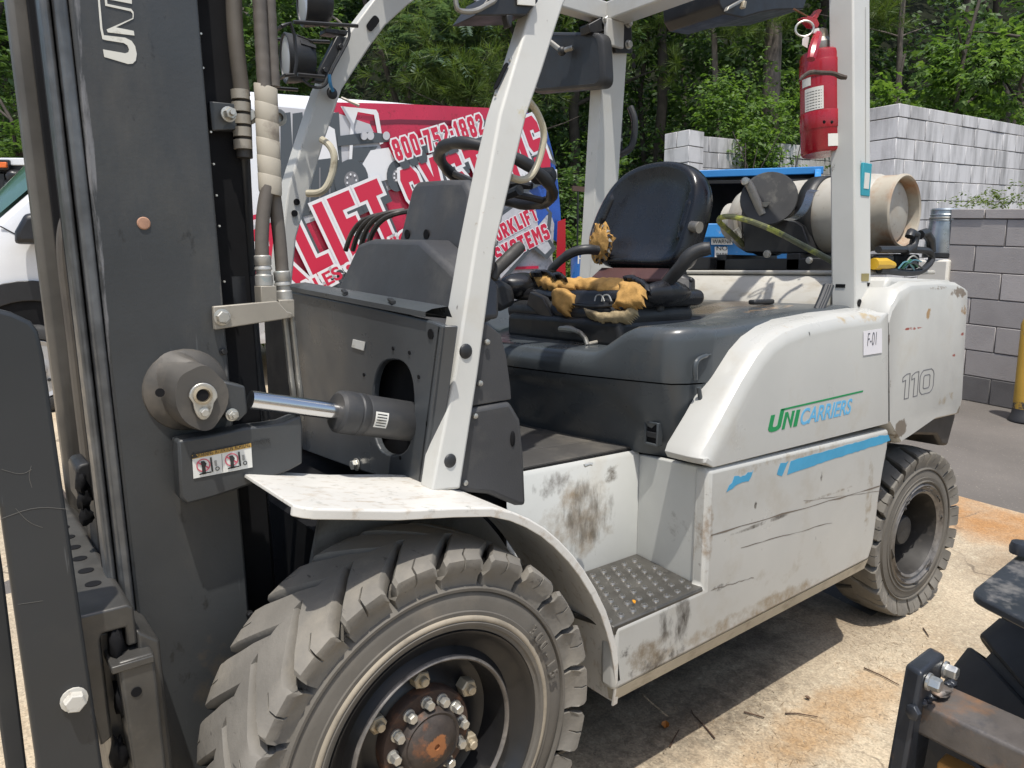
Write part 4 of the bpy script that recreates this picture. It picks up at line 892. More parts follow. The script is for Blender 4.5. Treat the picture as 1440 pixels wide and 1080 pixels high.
for k in range(2): G().tube([S_(836+10*k, 424, .95), S_(838+10*k, 415, .96), S_(846+10*k, 414, .96), S_(850+10*k, 424, .95)], .0025, 6, sm=2).build('seat_clip', ZINC, SEAT)
G().prism([S_(810, 414, .97), S_(858, 420, .97), S_(856, 430, .955), S_(808, 426, .955)], (.02, 0, -.01)).build('seat_mesh', BLACKM, SEAT)
G().prism([S_(745, 410, .95), S_(762, 418, .94), S_(782, 455, .94), S_(776, 458, .94), S_(740, 428, .95)], (.03, 0, 0)).build('side_trim', PLAST, SEAT, bevel=.004)
for poly in ([(748, 386), (775, 384), (790, 388), (766, 390)], [(880, 395), (900, 396), (910, 402), (890, 402)]): G().prism([S_(a, b, 1.05) for a, b in poly], (0, 0, .012)).build('vinyl_shred', SEATV, SEAT)
# armrests
G().tube([S_(926, 436, 1.12), S_(928, 415, 1.12), S_(938, 398, 1.12), S_(958, 375, 1.12), S_(968, 360, 1.13), S_(982, 352, 1.15), S_(999, 349, 1.17)], [.018, .019, .02, .021, .022, .022, .02], 14, sm=2).build('armrest', PLAST, SEAT, ang=60)
G().tube([S_(770, 386, 1.12), S_(785, 368, 1.14), S_(805, 354, 1.17), S_(825, 350, 1.2), S_(840, 352, 1.25)], [.012, .016, .018, .018, .018], 14, sm=2).build('armrest', PLAST, SEAT, ang=60)
for a, b_, n_ in (((938, 395), (972, 440), 'recliner_cover'),): G().prism([S_(935, 410, 1.24), S_(955, 385, 1.27), S_(972, 392, 1.3), S_(972, 420, 1.28), S_(958, 436, 1.24), S_(935, 440, 1.2)], (.05, .02, 0)).build(n_, BLACKM, SEAT, bevel=.008)
G().tube([S_(972, 318, 1.36), S_(984, 320, 1.36)], [.018, .02], 12).build('recliner_knob', BRKT, SEAT)
for k in range(10): nblob('frayed_bit', S_(962+random.uniform(-6, 10), 412+random.uniform(-26, 26), 1.27), (.006, .008, .008), PLAST, SEAT, .5, 3, 8, 6, k)
G().tube([S_(788, 463, .9), S_(800, 463, .9), S_(812, 466, .9), S_(822, 473, .9), S_(826, 485, .9)], [.011, .013, .009, .008, .008], 10, sm=1).build('slide_lever', STEELP, SEAT)
G().tube([S_(826, 484, .9), S_(860, 476, .98), S_(900, 470, 1.06)], .006, 8).build('slide_rail', BRKT, SEAT)
G().prism([S_(797, 484, .9), S_(830, 490, .9), S_(850, 482, .96), S_(815, 478, .96)], (0, 0, -.004)).build('slide_foot', BLACKM, SEAT); G().prism([S_(712, 470, .93), S_(740, 472, .93), S_(760, 462, 1.0), S_(735, 462, 1.0)], (0, 0, -.004)).build('slide_foot', BLACKM, SEAT)
G().tube([S_(728, 457, .96), S_(740, 460, .96), S_(760, 459, .98)], [.013, .009, .009], 8).build('slide_lever', BLACKM, SEAT)

# ------------------------------------------------------------------ gas tank on the back (a thing of its own) and its cradle
TK = (2.26, 1.577)
TANK = thing('gas_tank', 'scuffed off white propane tank with rusty foot ring lying across the back of the forklift', 'gas tank', (TK[0], .6, 1.43))
TANKM = mat('scuffed_offwhite_tank', (.42, .4, .355), .5, var=.1, dirt=(.28, .2, .12), dscale=6, damt=.45, dsharp=.3, dirt2={'col': (.2, .16, .12), 'scale': 30, 'amt': .15, 'sharp': .1}, bump=.06, bscale=30)
RUSTR = mat('rust_streaked_ring', (.4, .36, .29), .65, var=.15, dirt=(.3, .13, .045), dscale=7, damt=.6, dsharp=.25, bump=.15, bscale=60)
g = G(); g.lathe([(.02, .226), (.1, .23), (.122, .243), (.148, .3), (.153, .34), (.153, .83), (.148, .87), (.13, .905), (.1, .93), (.06, .945), (.02, .95)], (TK[0], 0, TK[1]), (0, 1, 0), 48); g.build('tank_shell', TANKM, TANK, ang=40)
g = G(); g.lathe([(.145, .305), (.14, .29), (.137, .222), (.14, .212), (.139, .2), (.132, .195), (.126, .2), (.124, .215), (.123, .26), (.115, .265)], (TK[0], 0, TK[1]), (0, 1, 0), 48); g.f = g.f[:-2]; g.build('foot_ring', RUSTR, TANK, ang=40)
g = G(); g.lathe([(.08, .93), (.083, .985), (.078, .99), (.07, .985), (.07, .93)], (TK[0], 0, TK[1]), (0, 1, 0), 28); g.build('valve_collar', TANKM, TANK)
G().cyl((TK[0], .94, TK[1]), (TK[0], .98, TK[1]), .025, 14).build('valve', BRASSN, TANK)
for a, wd, col in ((1.9, .03, INK), (2.3, .02, INK), (2.6, .035, RUST)):
    pass
CR = thing('tank_cradle', None, None, (2.2, .7, 1.36)); adopt(CR, FL)
XT = 2.08
t_ = lambda px, py, x=XT: at(px, py, x=x)
G().prism([t_(1043, 302), t_(1048, 300), t_(1118, 311), t_(1128, 318), t_(1142, 356), t_(1047, 354)], (.05, 0, 0)).build('cradle_side', BLACKM, CR, bevel=.004)
dc = t_(1081, 279, 2.05); nd = Vector((-.82, -.5, .25)).normalized(); g = G()
ud = nd.orthogonal().normalized(); g.lathe([(.112, -.008), (.114, 0), (.11, .004), (.02, .004)], dc, nd, 36); g.build('round_guard', mat('black_scuffed_disc', (.03, .03, .03), .5, var=.3, dirt=(.12, .115, .1), dscale=9, damt=.35), CR, ang=40)
G().tube([t_(1050, 254, 2.0), t_(1055, 262, 2.0), t_(1072, 302, 2.03)], [.014, .017, .018], 12).build('clamp_rod', BRKT, CR); G().lathe([(.014, 0), (.017, .008), (.014, .016), (.006, .017)], t_(1048, 255, 1.985), (-.8, -.5, 0), 14).build('rod_eye', ZINC, CR)
G().prism([t_(1068, 284, 2.02), t_(1084, 284, 2.02), t_(1078, 291, 2.02), t_(1070, 290, 2.02)], (.02, .02, 0)).build('clamp_tab', BRKT, CR)
h = [(1145, 266, 2.06), (1139, 268, 2.05), (1136, 281, 2.03), (1129, 296, 2.02), (1118, 306, 2.02), (1106, 309, 2.03)]
g = G(); lo = [Vector(t_(a-5, b, c)) for a, b, c in h]; hi = [Vector(t_(a+6, b+2, c-.0)) for a, b, c in h]; lo = smooth_path(smooth_path(lo)); hi = smooth_path(smooth_path(hi))
g.loft([[a, b_, b_+Vector((.006, 0, .0)), a+Vector((.006, 0, 0))] for a, b_ in zip(lo, hi)]); g.build('strap_handle', mat('bright_worn_steel', (.3, .31, .32), .3, metal=.8, var=.2), CR, ang=40)
for y, rr in ((.78, .162), (.53, .162)):
    g = G(); g.lathe([(rr, y-.035), (rr, y+.035)], (TK[0], 0, TK[1]), (0, 1, 0), 40); g.f = g.f[:-2]
    CRB = g.build('tank_strap', BLACKM, CR); b = CRB.modifiers.new('t', 'SOLIDIFY'); b.thickness = .006
g = G(); g.bx(2.05, 2.12, .35, 1.12, 1.352, 1.40); g.bx(2.38, 2.45, .3, 1.12, 1.352, 1.40); g.bx(2.05, 2.45, .5, .56, 1.352, 1.42); g.bx(2.05, 2.45, .85, .9, 1.352, 1.42); g.build('cradle_rail', BLACKM, CR, bevel=.004)
g = G(); g.bx(2.0, 2.3, .9, 1.05, 1.352, 1.41); g.build('swing_plate', BLACKM, CR, bevel=.006)
G().hexbolt(t_(1079, 357, 2.045), (-1, -.3, 0), .013, .012).build('cradle_bolt', ZINC, CR); G().hexbolt(t_(1138, 366, 2.045), (-1, -.3, 0), .011, .01).build('cradle_bolt', ZINC, CR)
hp = [t_(1046, 345, 2.1), t_(1036, 335, 2.06), t_(1022, 322, 2.0), t_(1009, 311, 1.95), t_(1015, 304, 1.93), t_(1035, 305, 1.93), t_(1062, 313, 1.92), t_(1095, 327, 1.9), t_(1130, 346, 1.88), t_(1168, 366, 1.85), t_(1180, 374, 1.85)]
G().tube(hp, .0115, 10, sm=2).build('gas_hose', mat('yellow_striped_hose', (.1, .105, .05), .45, var=.3, vscale=20, dirt=(.4, .42, .06), dscale=11, damt=.45, dsharp=.1), CR)
G().tube([t_(1032, 300, 2.1), t_(1034, 320, 2.1), t_(1040, 340, 2.12)], .012, 10, sm=1).build('gas_hose', BRKT, CR)
G().cyl(t_(1034, 323, 2.08), t_(1042, 334, 2.1), .017, 12).build('hose_fitting', ZINC, CR)
# rear handle frame at the back, harness and yellow strap
k_ = lambda px, py, y=.12: at(px, py, y=y)
FRB = thing('rear_handle_frame', None, None, (2.35, .2, 1.36)); adopt(FRB, FL)
for pts in ([(1272, 354), (1284, 346), (1288, 330), (1281, 327), (1279, 333)], [(1310, 354), (1309, 338), (1302, 327), (1294, 330)]):
    G().tube([k_(a, b) for a, b in pts], .017, 8).build('frame_handle', PLAST, FRB, ang=70)
G().tube([k_(1235, 351), k_(1300, 351), k_(1310, 356), k_(1310, 368), k_(1296, 382), k_(1276, 384), k_(1236, 380)], .013, 8, sm=1).build('frame_tube', PLAST, FRB)
G().bx(k_(1235, 365).x, k_(1258, 365).x, .12, .2, k_(1245, 371).z, k_(1245, 358).z).build('lock_box', BLACKM, FRB, bevel=.008)
G().bx(k_(1262, 365).x, k_(1298, 365).x, .13, .3, k_(1280, 378).z, k_(1280, 357).z).build('connector_box', DARK, FRB, bevel=.01)
YEL = flat('yellow_plastic', (.6, .36, .02), .45)
G().tube([k_(1228, 371), k_(1243, 371), k_(1256, 373)], [.02, .022, .012], 10).build('yellow_strap', YEL, FRB)
for k in range(9):
    a, b_ = random.uniform(1262, 1275), random.uniform(1285, 1300); G().tube([k_(a, 378, .11), k_((a+b_)/2, 358+random.uniform(-3, 12), .1), k_(b_, 372+random.uniform(-6, 8), .11)], .003, 5, sm=2).build('loose_wire', flat('wire%d' % k, random.choice([(.03, .15, .07), (.02, .02, .02), (.3, .3, .28), (.08, .2, .25)])), FRB)

# ------------------------------------------------------------------ fire extinguisher
EX = at(1151, 150, y=.3); EX = Vector((EX.x, .3, at(1150, 220, y=.3).z))
EXT = thing('fire_extinguisher', 'red fire extinguisher strapped to the white rear pillar of the forklift', 'fire extinguisher', EX)
RED = mat('extinguisher_red', (.33, .008, .018), .28, var=.1, vscale=8, dirt=(.2, .02, .02), dscale=9, damt=.25, coat=.3)
H = at(1150, 70, y=.3).z-EX.z
r = .072
g = G(); g.lathe([(r*.94, 0), (r, .008), (r, H*.93), (r*.96, H*.965), (r*.8, H*.985), (r*.45, H*1.0), (.02, H*1.01)], EX, (0, 0, 1), 36); g.build('cylinder', RED, EXT, ang=40)
g = G(); g.lathe([(.02, H*1.02), (.022, H*1.12), (.018, H*1.2), (.005, H*1.22)], EX, (0, 0, 1), 16); g.build('valve_head', BRASSN, EXT)
tz = EX.z+H
e_ = lambda px, py, y=.27: at(px, py, y=y)
G().prism([e_(1129, 25), e_(1140, 22), e_(1152, 26), e_(1155, 34), e_(1152, 40), e_(1143, 38), e_(1136, 30)], (0, .02, 0)).build('carry_handle', RED, EXT, bevel=.003)
G().prism([e_(1146, 24), e_(1156, 12), e_(1160, 14), e_(1151, 28)], (0, .02, 0)).build('trigger', RED, EXT, bevel=.002)
G().tube([e_(1119, 13), e_(1130, 19), e_(1137, 23)], .003, 6).build('pin_wire', RUST, EXT)
pc = e_(1132, 42, .25); G().tube([pc+Vector((.0, 0, 0))+Vector((.55, -.6, .0)).normalized()*.028*math.cos(t)+Vector((0, 0, 1))*.024*math.sin(t) for t in np.linspace(0, 2*PI, 20)[:-1]], .0035, 8, closed=True).build('pull_ring', ZINC, EXT)
G().prism([e_(1128, 57, .24), e_(1133, 53, .24), e_(1138, 54, .24), e_(1134, 70, .24), e_(1127, 66, .24)], (0, .001, 0)).build('inspection_tag', LABEL, EXT)
G().prism([e_(1144, 43, .24), e_(1153, 41, .24), e_(1153, 50, .24), e_(1145, 53, .24)], (0, .001, 0)).build('inspection_tag', LABEL, EXT)
G().tube([e_(1150, 52, .23), e_(1146, 62, .21), e_(1141, 75, .2), e_(1137, 88, .2)], [.014, .016, .016, .013], 8).build('nozzle_hose', RED, EXT)
G().lathe([(.03, 0), (.034, .01), (.034, .03), (.02, .05)], (EX.x, EX.y, tz-.005), (0, 0, 1), 20).build('collar', STEELP, EXT)
def band(py0, py1, name):
    z0, z1 = at(1150, py1, y=.3).z, at(1150, py0, y=.3).z
    g = G(); g.lathe([(r+.0015, 0), (r+.0022, .002), (r+.0022, z1-z0-.002), (r+.0015, z1-z0)], (EX.x, EX.y, z0), (0, 0, 1), 36); g.f = g.f[:-2]; g.build(name, RED, EXT, ang=40)
band(89, 113, 'strap'); band(162, 187, 'strap')
def curved_label(a0, a1, z0, z1, name, m):
    A = np.linspace(R(a0), R(a1), 8); g = G(); g.loft([[Vector((EX.x+(r+.0015)*math.cos(t), EX.y+(r+.0015)*math.sin(t), z)) for z in (z0, z1)] for t in A], closed=False, caps=False); return g.build(name, m, EXT)
zf = lambda py: at(1140, py, y=.25).z
lab = curved_label(160, 212, zf(150), zf(116), 'paper_label', LABEL); curved_label(222, 250, zf(206), zf(188), 'paper_label', LABEL); curved_label(150, 180, zf(112), zf(95), 'paper_label', LABEL)
for k in range(7): curved_label(164, 207, zf(148-4.2*k), zf(146.8-4.2*k), 'print_line', INK).parent = lab
for o in bpy.data.objects:
    if o.name.startswith('print_line'): o.matrix_parent_inverse = world_of(lab).inverted()
for px in (1150, 1161): p = e_(px, 176, .225); G().lathe([(.006, 0), (.004, .004), (.001, .004)], p, (-.2, -1, 0), 8).build('rivet', DARK, EXT)
_ti = Matrix.Translation(EX+Vector((0, 0, H))); EXT.matrix_basis = _ti @ Matrix.Rotation(R(-4.5), 4, 'X') @ _ti.inverted() @ Matrix.Translation(EX)
# twig through the strap: brown stick
TW = at(1140, 104, y=.2); tw = G().tube([at(1124, 113, y=.19), at(1131, 106, y=.185), at(1140, 101, y=.18), at(1158, 102.5, y=.175), at(1172, 103, y=.165), at(1182, 108, y=.15), at(1190, 109, y=.14)], [.004, .006, .007, .0065, .007, .0085, .007], 8, sm=1)
tag(tw.build('stick', mat('dark_twig', (.06, .045, .035), .8, var=.4, vscale=50), None), 'thin dark brown stick poked across the red fire extinguisher', 'stick')
# ------------------------------------------------------------------ mast
LEAN = .0235
def mleft(p): return Vector((p.x-LEAN*(p.z-1.2), p.y, p.z))
MAST = thing('mast', None, None, (-.35, .75, .15)); adopt(MAST, FL)
def mpart(g, name, m, bevel=0, par=MAST, **k): return g.map(mleft).build(name, m, par, bevel=bevel, **k)
ZT, ZB = 3.1, .12
MASTF = mat('charcoal_mast_face', (.042, .045, .047), .42, var=.2, vscale=3, dirt=(.11, .1, .083), dscale=5, damt=.42, dsharp=.4, dstretch=(1, 1, .35), dirt2={'col': (.022, .022, .022), 'scale': 30, 'amt': .14, 'sharp': .06, 'stretch': (1, 1, .5)}, bump=.12, bscale=120, blobs=[((-.37, .32, 1.1), (.1, .2, .12), (.13, .105, .08), 10, .42), ((-.33, .32, .55), (.1, .2, .2), (.06, .055, .048), 20, .45), ((-.475, .32, 1.4), (.016, .1, .9), (.16, .16, .165), 40, .4, (1, 1, .12)), ((-.27, .32, 1.3), (.012, .1, .9), (.13, .125, .115), 50, .4, (1, 1, .3))], scratch=.25)
g = G(); g.bx(-.473, -.268, .32, .345, ZB, ZT); g.bx(-.473, -.445, .345, .42, ZB, ZT); g.bx(-.30, -.268, .345, .40, ZB, ZT); mpart(g, 'outer_upright', MASTF, .005)
# front edges of the rails: rounded worn strips
for x0, x1, y, m, nm in ((-.494, -.474, .322, MASTW, 'rail_edge'), (-.512, -.497, .34, MASTW, 'rail_edge')):
    g = G(); g.bx(x0, x1, y, y+.05, ZB+.1, ZT+.2); mpart(g, nm, m, .006, seg=3)
g = G(); g.bx(-.51, -.30, .40, .415, ZB+.1, ZT); mpart(g, 'inner_upright', DARK, .003)
# far uprights
g = G(); g.bx(-.473, -.268, 1.155, 1.18, ZB, ZT); g.bx(-.43, -.39, 1.1, 1.18, ZB, ZT); mpart(g, 'outer_upright', DARK, .004)
g = G(); g.bx(-.479, -.425, 1.1, 1.165, ZB+.1, ZT); mpart(g, 'rail_edge', RAILB, .016, seg=4)
g = G(); g.bx(-.44, -.29, 1.07, 1.09, ZB+.1, ZT); mpart(g, 'inner_upright', DARK, .003)
# rear cross plate, lift cylinders
g = G(); g.bx(-.262, -.245, .37, 1.13, ZB, .60); g.bx(-.30, -.265, .42, 1.08, 1.6, 1.75); mpart(g, 'cross_member', DARK, .004)
LC = mat('black_cylinder', (.016, .017, .02), .35, var=.2, vscale=8, dirt=(.06, .055, .05), dscale=6, damt=.3)
for y in (.43, 1.07):
    g = G(); g.cyl((-.215, y, ZB), (-.215, y, 1.28), .04, 24); g.cyl((-.215, y, 1.28), (-.215, y, 1.34), .047, 24); g.cyl((-.215, y, 1.3), (-.215, y, ZT), .027, 20); mpart(g, 'lift_cylinder', LC)
g = G(); g.bx(-.262, -.19, .385, .46, .62, ZT); mpart(g, 'hose_channel', DARK, .004)
g = G(); g.bx(-.19, -.175, .44, .47, .8, ZT); mpart(g, 'hose_channel', DARK, .003)
# clamp plate and upper bolt
q = lambda px, py, y=.36: at(px, py, y=y)
g = G(); g.prism([q(294, 142), q(333, 146), q(334, 182), q(298, 184)], (0, .012, 0)); CLP = g.build('clamp_plate', MASTP, MAST, bevel=.002)
b_ = q(321, 161, .352); G().hexbolt(b_, (0, -1, 0), .0115, .018, stud=True).build('clamp_bolt', ZINC, MAST)
b_ = q(351, 164, .38); G().hexbolt(b_, (-.3, -1, 0), .012, .016).build('clamp_bolt', ZINC, MAST); b_ = q(390, 166, .42); G().lathe([(.017, 0), (.017, .01), (.009, .011), (.009, .004)], b_, (0, -1, 0), 14).build('clamp_eye', STEELP, MAST)
# hose inside the channel, with wrap rings
HOSEB = mat('dusty_brown_hose', (.095, .083, .068), .65, var=.15, vscale=12, dirt=(.06, .052, .045), dscale=10, damt=.4, dstretch=(1, 1, .3))
hp = [q(328, -30, .37), q(330, 40, .37), q(335, 90, .37), q(341, 135, .37)]
G().tube(hp, .015, 12, sm=1).build('lift_hose', HOSEB, MAST)
G().tube([q(342, 222, .4), q(346, 300, .42), q(352, 420, .44), q(360, 520, .45), q(372, 590, .46)], .0135, 12, sm=1).build('lift_hose', PLAST, MAST)
for k in range(5):
    a, c = q(337.5+.9*k, 127+17.5*k, .368), q(338.5+.9*k, 140+17.5*k, .368); G().tube([a, c], .0178, 14).build('hose_wrap', BRKT, MAST)
G().tube([q(341, 140, .372), q(344, 222, .372)], .0155, 12).build('lift_hose', HOSE, MAST)
# two hoses with the tan spiral wrap
hA = [q(369, -40, .34), q(371, 20, .34), q(374, 70, .34), q(375, 122, .34)]; hB = [q(381, -40, .35), q(382, 20, .35), q(383, 70, .35), q(382.5, 122, .35)]
def spiral_r(n, r): return [r*(1+.03*math.sin(i*1.9)) for i in range(n)]
hA = [q(364.5+.055*t, t, .34) for t in range(-40, 126, 6)]; hB = [q(378+.055*t, t, .352) for t in range(-40, 126, 6)]
SPH = mat('spiral_brown_hose', (.12, .105, .09), .55, var=.2, vscale=14, dirt=(.09, .08, .07), dscale=10, damt=.4)
G().tube(hA, spiral_r(len(hA), .0128), 12).build('supply_hose', SPH, MAST, ang=60); G().tube(hB, spiral_r(len(hB), .0128), 12).build('supply_hose', SPH, MAST, ang=60)
for k in range(6):
    t0 = 121+25*k; t1 = t0+26.5; xo = lambda t: 373.5+.045*(t-121)
    rw_ = at(xo(t0)+15.5, t0, y=.345).x-at(xo(t0), t0, y=.345).x
    a = q(xo(t0), t0, .345); c = q(xo(t1), t1, .345); ax = (c-a).normalized(); g = G()
    u = Vector((1, 0, 0)); u = (u-ax*u.dot(ax)).normalized(); v = ax.cross(u); L_ = (c-a).length
    rings = []
    for hh, rr in ((0, .995), (.03, 1.03), (.9, 1.01), (1.0, .97)):
        rings.append([a+ax*(L_*hh+ .004*math.cos(t-.6)*(1 if hh < .5 else .9))+(u*math.cos(t)+v*math.sin(t)*.8)*rw_*rr for t in np.linspace(0, 2*PI, 28)[:-1]])
    g.loft(rings); g.build('hose_wrap', WRAP, MAST, ang=40)
hC = [q(377, 262, .34), q(371, 290, .34), q(368, 330, .34), q(368.5, 362, .34)]; hD = [q(384, 262, .355), q(389, 300, .355), q(394, 345, .355), q(397, 384, .355)]
G().tube(hC, .0132, 12, sm=2).build('supply_hose', SPH, MAST); G().tube(hD, .0132, 12, sm=2).build('supply_hose', SPH, MAST)
FIT = mat('zinc_fitting', (.42, .41, .38), .45, metal=.5, var=.15, vscale=30, dirt=(.06, .22, .27), dscale=16, damt=.32)
for pts in (((369, 359), (372, 402)), ((396, 381), (400, 424))):
    a, c = q(*pts[0], .34), q(*pts[1], .34); ax = (c-a); L_ = ax.length
    G().lathe([(.0145, 0), (.0165, .002), (.0165, L_*.3), (.0145, L_*.34), (.0165, L_*.4), (.017, L_*.46), (.0145, L_*.5), (.0145, L_*.62), (.017, L_*.66), (.0175, L_*.98), (.012, L_)], a, ax, 18).build('hose_fitting', FIT, MAST, ang=40)
g = G(); g.prism([q(300, 431, .305), q(390, 423, .305), q(404, 438, .305), q(411, 440, .305), q(411, 447, .305), q(302, 464, .305)], (0, .012, 0)); g.build('hose_bracket', BRKT, MAST, bevel=.002)
G().hexbolt(q(312, 446, .304), (0, -1, 0), .0125, .013).build('bracket_bolt', ZINC, MAST)
for x, y in ((374, 416), (399, 435)):
    p = q(x, y, .33); G().bx(p.x-.016, p.x+.016, p.y-.018, p.y+.02, p.z-.016, p.z+.02).build('manifold_block', BRKT, MAST, bevel=.002)
for dx in (0, 10): G().tube([q(400+dx, 446, .34), q(404+dx, 480, .34), q(409+dx, 530, .34), q(413+dx, 556, .34), q(414+dx, 590, .36)], .0065, 10, sm=1).build('steel_pipe', STEELP, MAST)
# pivot boss with its pin plate
c = q(262, 548, .32); ax = Vector((-.02, -1, .0))
g = G(); g.lathe([(.078, -.002), (.075, .006), (.066, .012), (.05, .02)], c, ax, 32); 
g.build('pin_boss', mat('dusty_boss_paint', (.07, .065, .058), .6, var=.2, dirt=(.2, .17, .135), dscale=7, damt=.6, dsharp=.4), MAST, ang=35)
fo = [(253, 528), (282, 514), (294, 515), (322, 543), (321, 572), (300, 603), (287, 607), (262, 596), (248, 575), (247, 548)]
F1 = [q(a, b, .236) for a, b in fo]; cF = sum(F1, Vector())/len(F1); F1 = rounded(F1, .018, 3); F0 = [cF+(p-cF)*1.06+Vector((-.006, .05, 0)) for p in F1]
bo_ = [(212, 520), (226, 498), (252, 490), (276, 503), (300, 530), (300, 570), (280, 600), (262, 600), (236, 590), (214, 560)]
g = G(); Fb = rounded([q(a, b, .318) for a, b in bo_], .02, 3); g.loft([Fb, F0, F1]); g.build('pin_housing', bpy.data.materials['dusty_boss_paint'], MAST, ang=35)
tear = [q(285+20*math.cos(t)*(1 if math.sin(t) < .2 else .75), 558+20*math.sin(t)*(1 if math.sin(t) < 0 else 1.6), .233) for t in np.linspace(0, 2*PI, 25)[:-1]]
g = G(); g.prism(tear, (0, -.006, 0)); g.build('pin_keeper', ZINC, MAST, bevel=.0015)
G().lathe([(.0165, 0), (.0165, .004), (.0125, .005), (.0115, -.006), (.002, -.006)], q(285, 556, .2265), (0, -1, 0), 20).build('pin_end', BRASSN, MAST); G().lathe([(.0108, 0), (.0105, .001), (.0, .001)], q(285, 556, .225), (0, -1, 0), 16).build('pin_hole', DARK, MAST)
G().hexbolt(q(287, 580, .227), (0, -1, 0), .0075, .009).build('keeper_bolt', ZINC, MAST)
G().lathe([(.008, 0), (.008, .002), (.0, .002)], q(225, 552, .27), (-.3, -1, 0), 12).build('boss_hole', DARK, MAST)
# clevis, tilt cylinder
TC = thing('tilt_cylinder', None, None, q(400, 565, .27)); adopt(TC, FL)
A, B_, D_ = at(322, 557, y=.262), at(352, 562, y=.265), at(478, 579, y=.275); E_ = at(660, 604, y=.29)
g = G(); g.prism([at(314, 536, y=.245), at(345, 543, y=.245), at(349, 580, y=.245), at(337, 592, y=.245), at(322, 592, y=.245), at(314, 580, y=.245)], (0, .045, 0)); g.build('clevis', MASTP, TC, bevel=.004)
G().hexbolt(at(326, 583, y=.243), (0, -1, 0), .0095, .012, stud=True).build('clevis_bolt', ZINC, TC)
G().cyl(B_, D_, .0178, 28).build('piston_rod', CHROME, TC)
ax = (E_-D_).normalized(); g = G(); g.lathe([(.019, -.012), (.038, -.01), (.044, -.004), (.0455, .006), (.0455, .03), (.043, .033), (.0455, .036), (.0455, .05), (.0435, .053), (.0445, .056), (.0445, .22), (.04, .23)], D_, ax, 36)
g.build('cylinder_barrel', mat('dusty_black_barrel', (.035, .036, .038), .48, var=.2, dirt=(.12, .105, .085), dscale=5, damt=.4, dsharp=.35), TC, ang=35)
lp = at(509, 592, y=.235); u_ = ax; g = G(); v_ = Vector((0, 0, 1))-ax*ax.z; v_.normalize(); n_ = u_.cross(v_)
n_ = n_ if n_.y < 0 else -n_
ring = [D_+ax*(.075+s_*.016)+(v_*math.sin(t)+n_*math.cos(t))*.0462 for s_ in (-1, 1) for t in np.linspace(-.42, .32, 6)]
g.add(ring, [(i, i+1, 7+i, 6+i) for i in range(5)]); g.build('barrel_label', LABEL, TC)
for k in range(5): 
    t = -.34+.13*k; ring = [D_+ax*(.075+s_*.012)+(v_*math.sin(t+d)+n_*math.cos(t+d))*.0466 for s_ in (-1, 1) for d in (0, .045)]; G().add(ring, [(0, 1, 3, 2)]).build('print_line', INK, TC)
# lower bracket with the warning label
br = [(250, 620), (262, 617), (300, 611), (345, 601), (375, 598), (398, 594), (412, 588), (424, 584), (426, 600), (426, 652), (408, 662), (360, 680), (300, 700), (262, 710), (254, 700)]
LBK = G().prism([q(a, b, .262) for a, b in br], (0, .045, 0)).build('warning_bracket', MASTP, MAST, bevel=.005)
lab = [(270, 640), (353, 623), (355, 657), (272, 673)]
def on_lab(u, v, y=.2605):   # u,v in 0..1 from top left
    a, b, c, d = [Vector((*p, 0)) for p in lab]; p = (a*(1-u)+b*u)*(1-v)+(d*(1-u)+c*u)*v; return at(p.x, p.y, y=y)
def lab_quad(u0, v0, u1, v1, name, m, y=.2605): return G().prism([on_lab(u0, v0, y), on_lab(u1, v0, y), on_lab(u1, v1, y), on_lab(u0, v1, y)], (0, -.0006, 0)).build(name, m, MAST)
lab_quad(0, 0, 1, 1, 'warning_label', LABEL); lab_quad(0, 0, 1, .17, 'label_header', flat('label_orange', (.45, .27, .06), .5), .2598)
xd = (on_lab(1, .1)-on_lab(0, .1)); LU = Vector((0, 0, 1))
text('label_lettering', 'WARNING  ATTENTION  ACHTUNG  ATTENZIONE', INK, MAST, on_lab(.09, .145, .259), xd, LU, .0125, width=.47, extrude=.0002)
shape('label_mark', [[(-.006, 0), (.006, 0), (0, .011)]], INK, MAST, on_lab(.045, .145, .259), xd, LU, extrude=.0002)
lab_quad(.495, .2, .5, .97, 'label_rule', INK, .2598)
PINK = flat('prohibition_red', (.55, .1, .14), .5)
for u0 in (.18, .66):
    ce = on_lab(u0, .52, .2592); g = G(); rr = .0125
    g.lathe([(rr, 0), (rr, .0004), (rr*.84, .0004), (rr*.84, 0)], ce, (0, -1, 0), 24, closed=True); g.build('label_mark', PINK, MAST)
    shape('label_mark', [[(-.011, .007), (-.009, .009), (.011, -.007), (.009, -.009)]], PINK, MAST, ce, xd, LU, extrude=.0002)
    shape('label_mark', [[(-.004, -.016), (.003, -.016), (.003, -.004), (.006, .002), (.002, .008), (-.004, .008), (-.003, -.004)]], INK, MAST, ce+Vector((0, -.0006, 0)), xd, LU, extrude=.0002)
    shape('label_mark', [[(-.009, -.017), (.012, -.017), (.012, -.0145), (-.009, -.0145)]], INK, MAST, ce+Vector((0, -.0006, 0)), xd, LU, extrude=.0002)
    shape('label_mark', [[(.013, -.016), (.016, -.016), (.016, .012), (.013, .012)]], INK, MAST, ce+Vector((0, -.0006, 0)), xd, LU, extrude=.0002)
    shape('label_mark', [[(.018+.004*math.cos(t), -.012+.004*math.sin(t)) for t in np.linspace(0, 2*PI, 14)[:-1]], [(.018+.0026*math.cos(t), -.012+.0026*math.sin(t)) for t in np.linspace(0, 2*PI, 14)[:-1]]], INK, MAST, ce+xd.normalized()*.006+Vector((0, -.0006, 0)), xd, LU, extrude=.0002)
    text('label_lettering', '|||', INK, MAST, ce+xd.normalized()*.02+Vector((0, 0, -.004)), xd, LU, .012, width=.5, extrude=.0002)
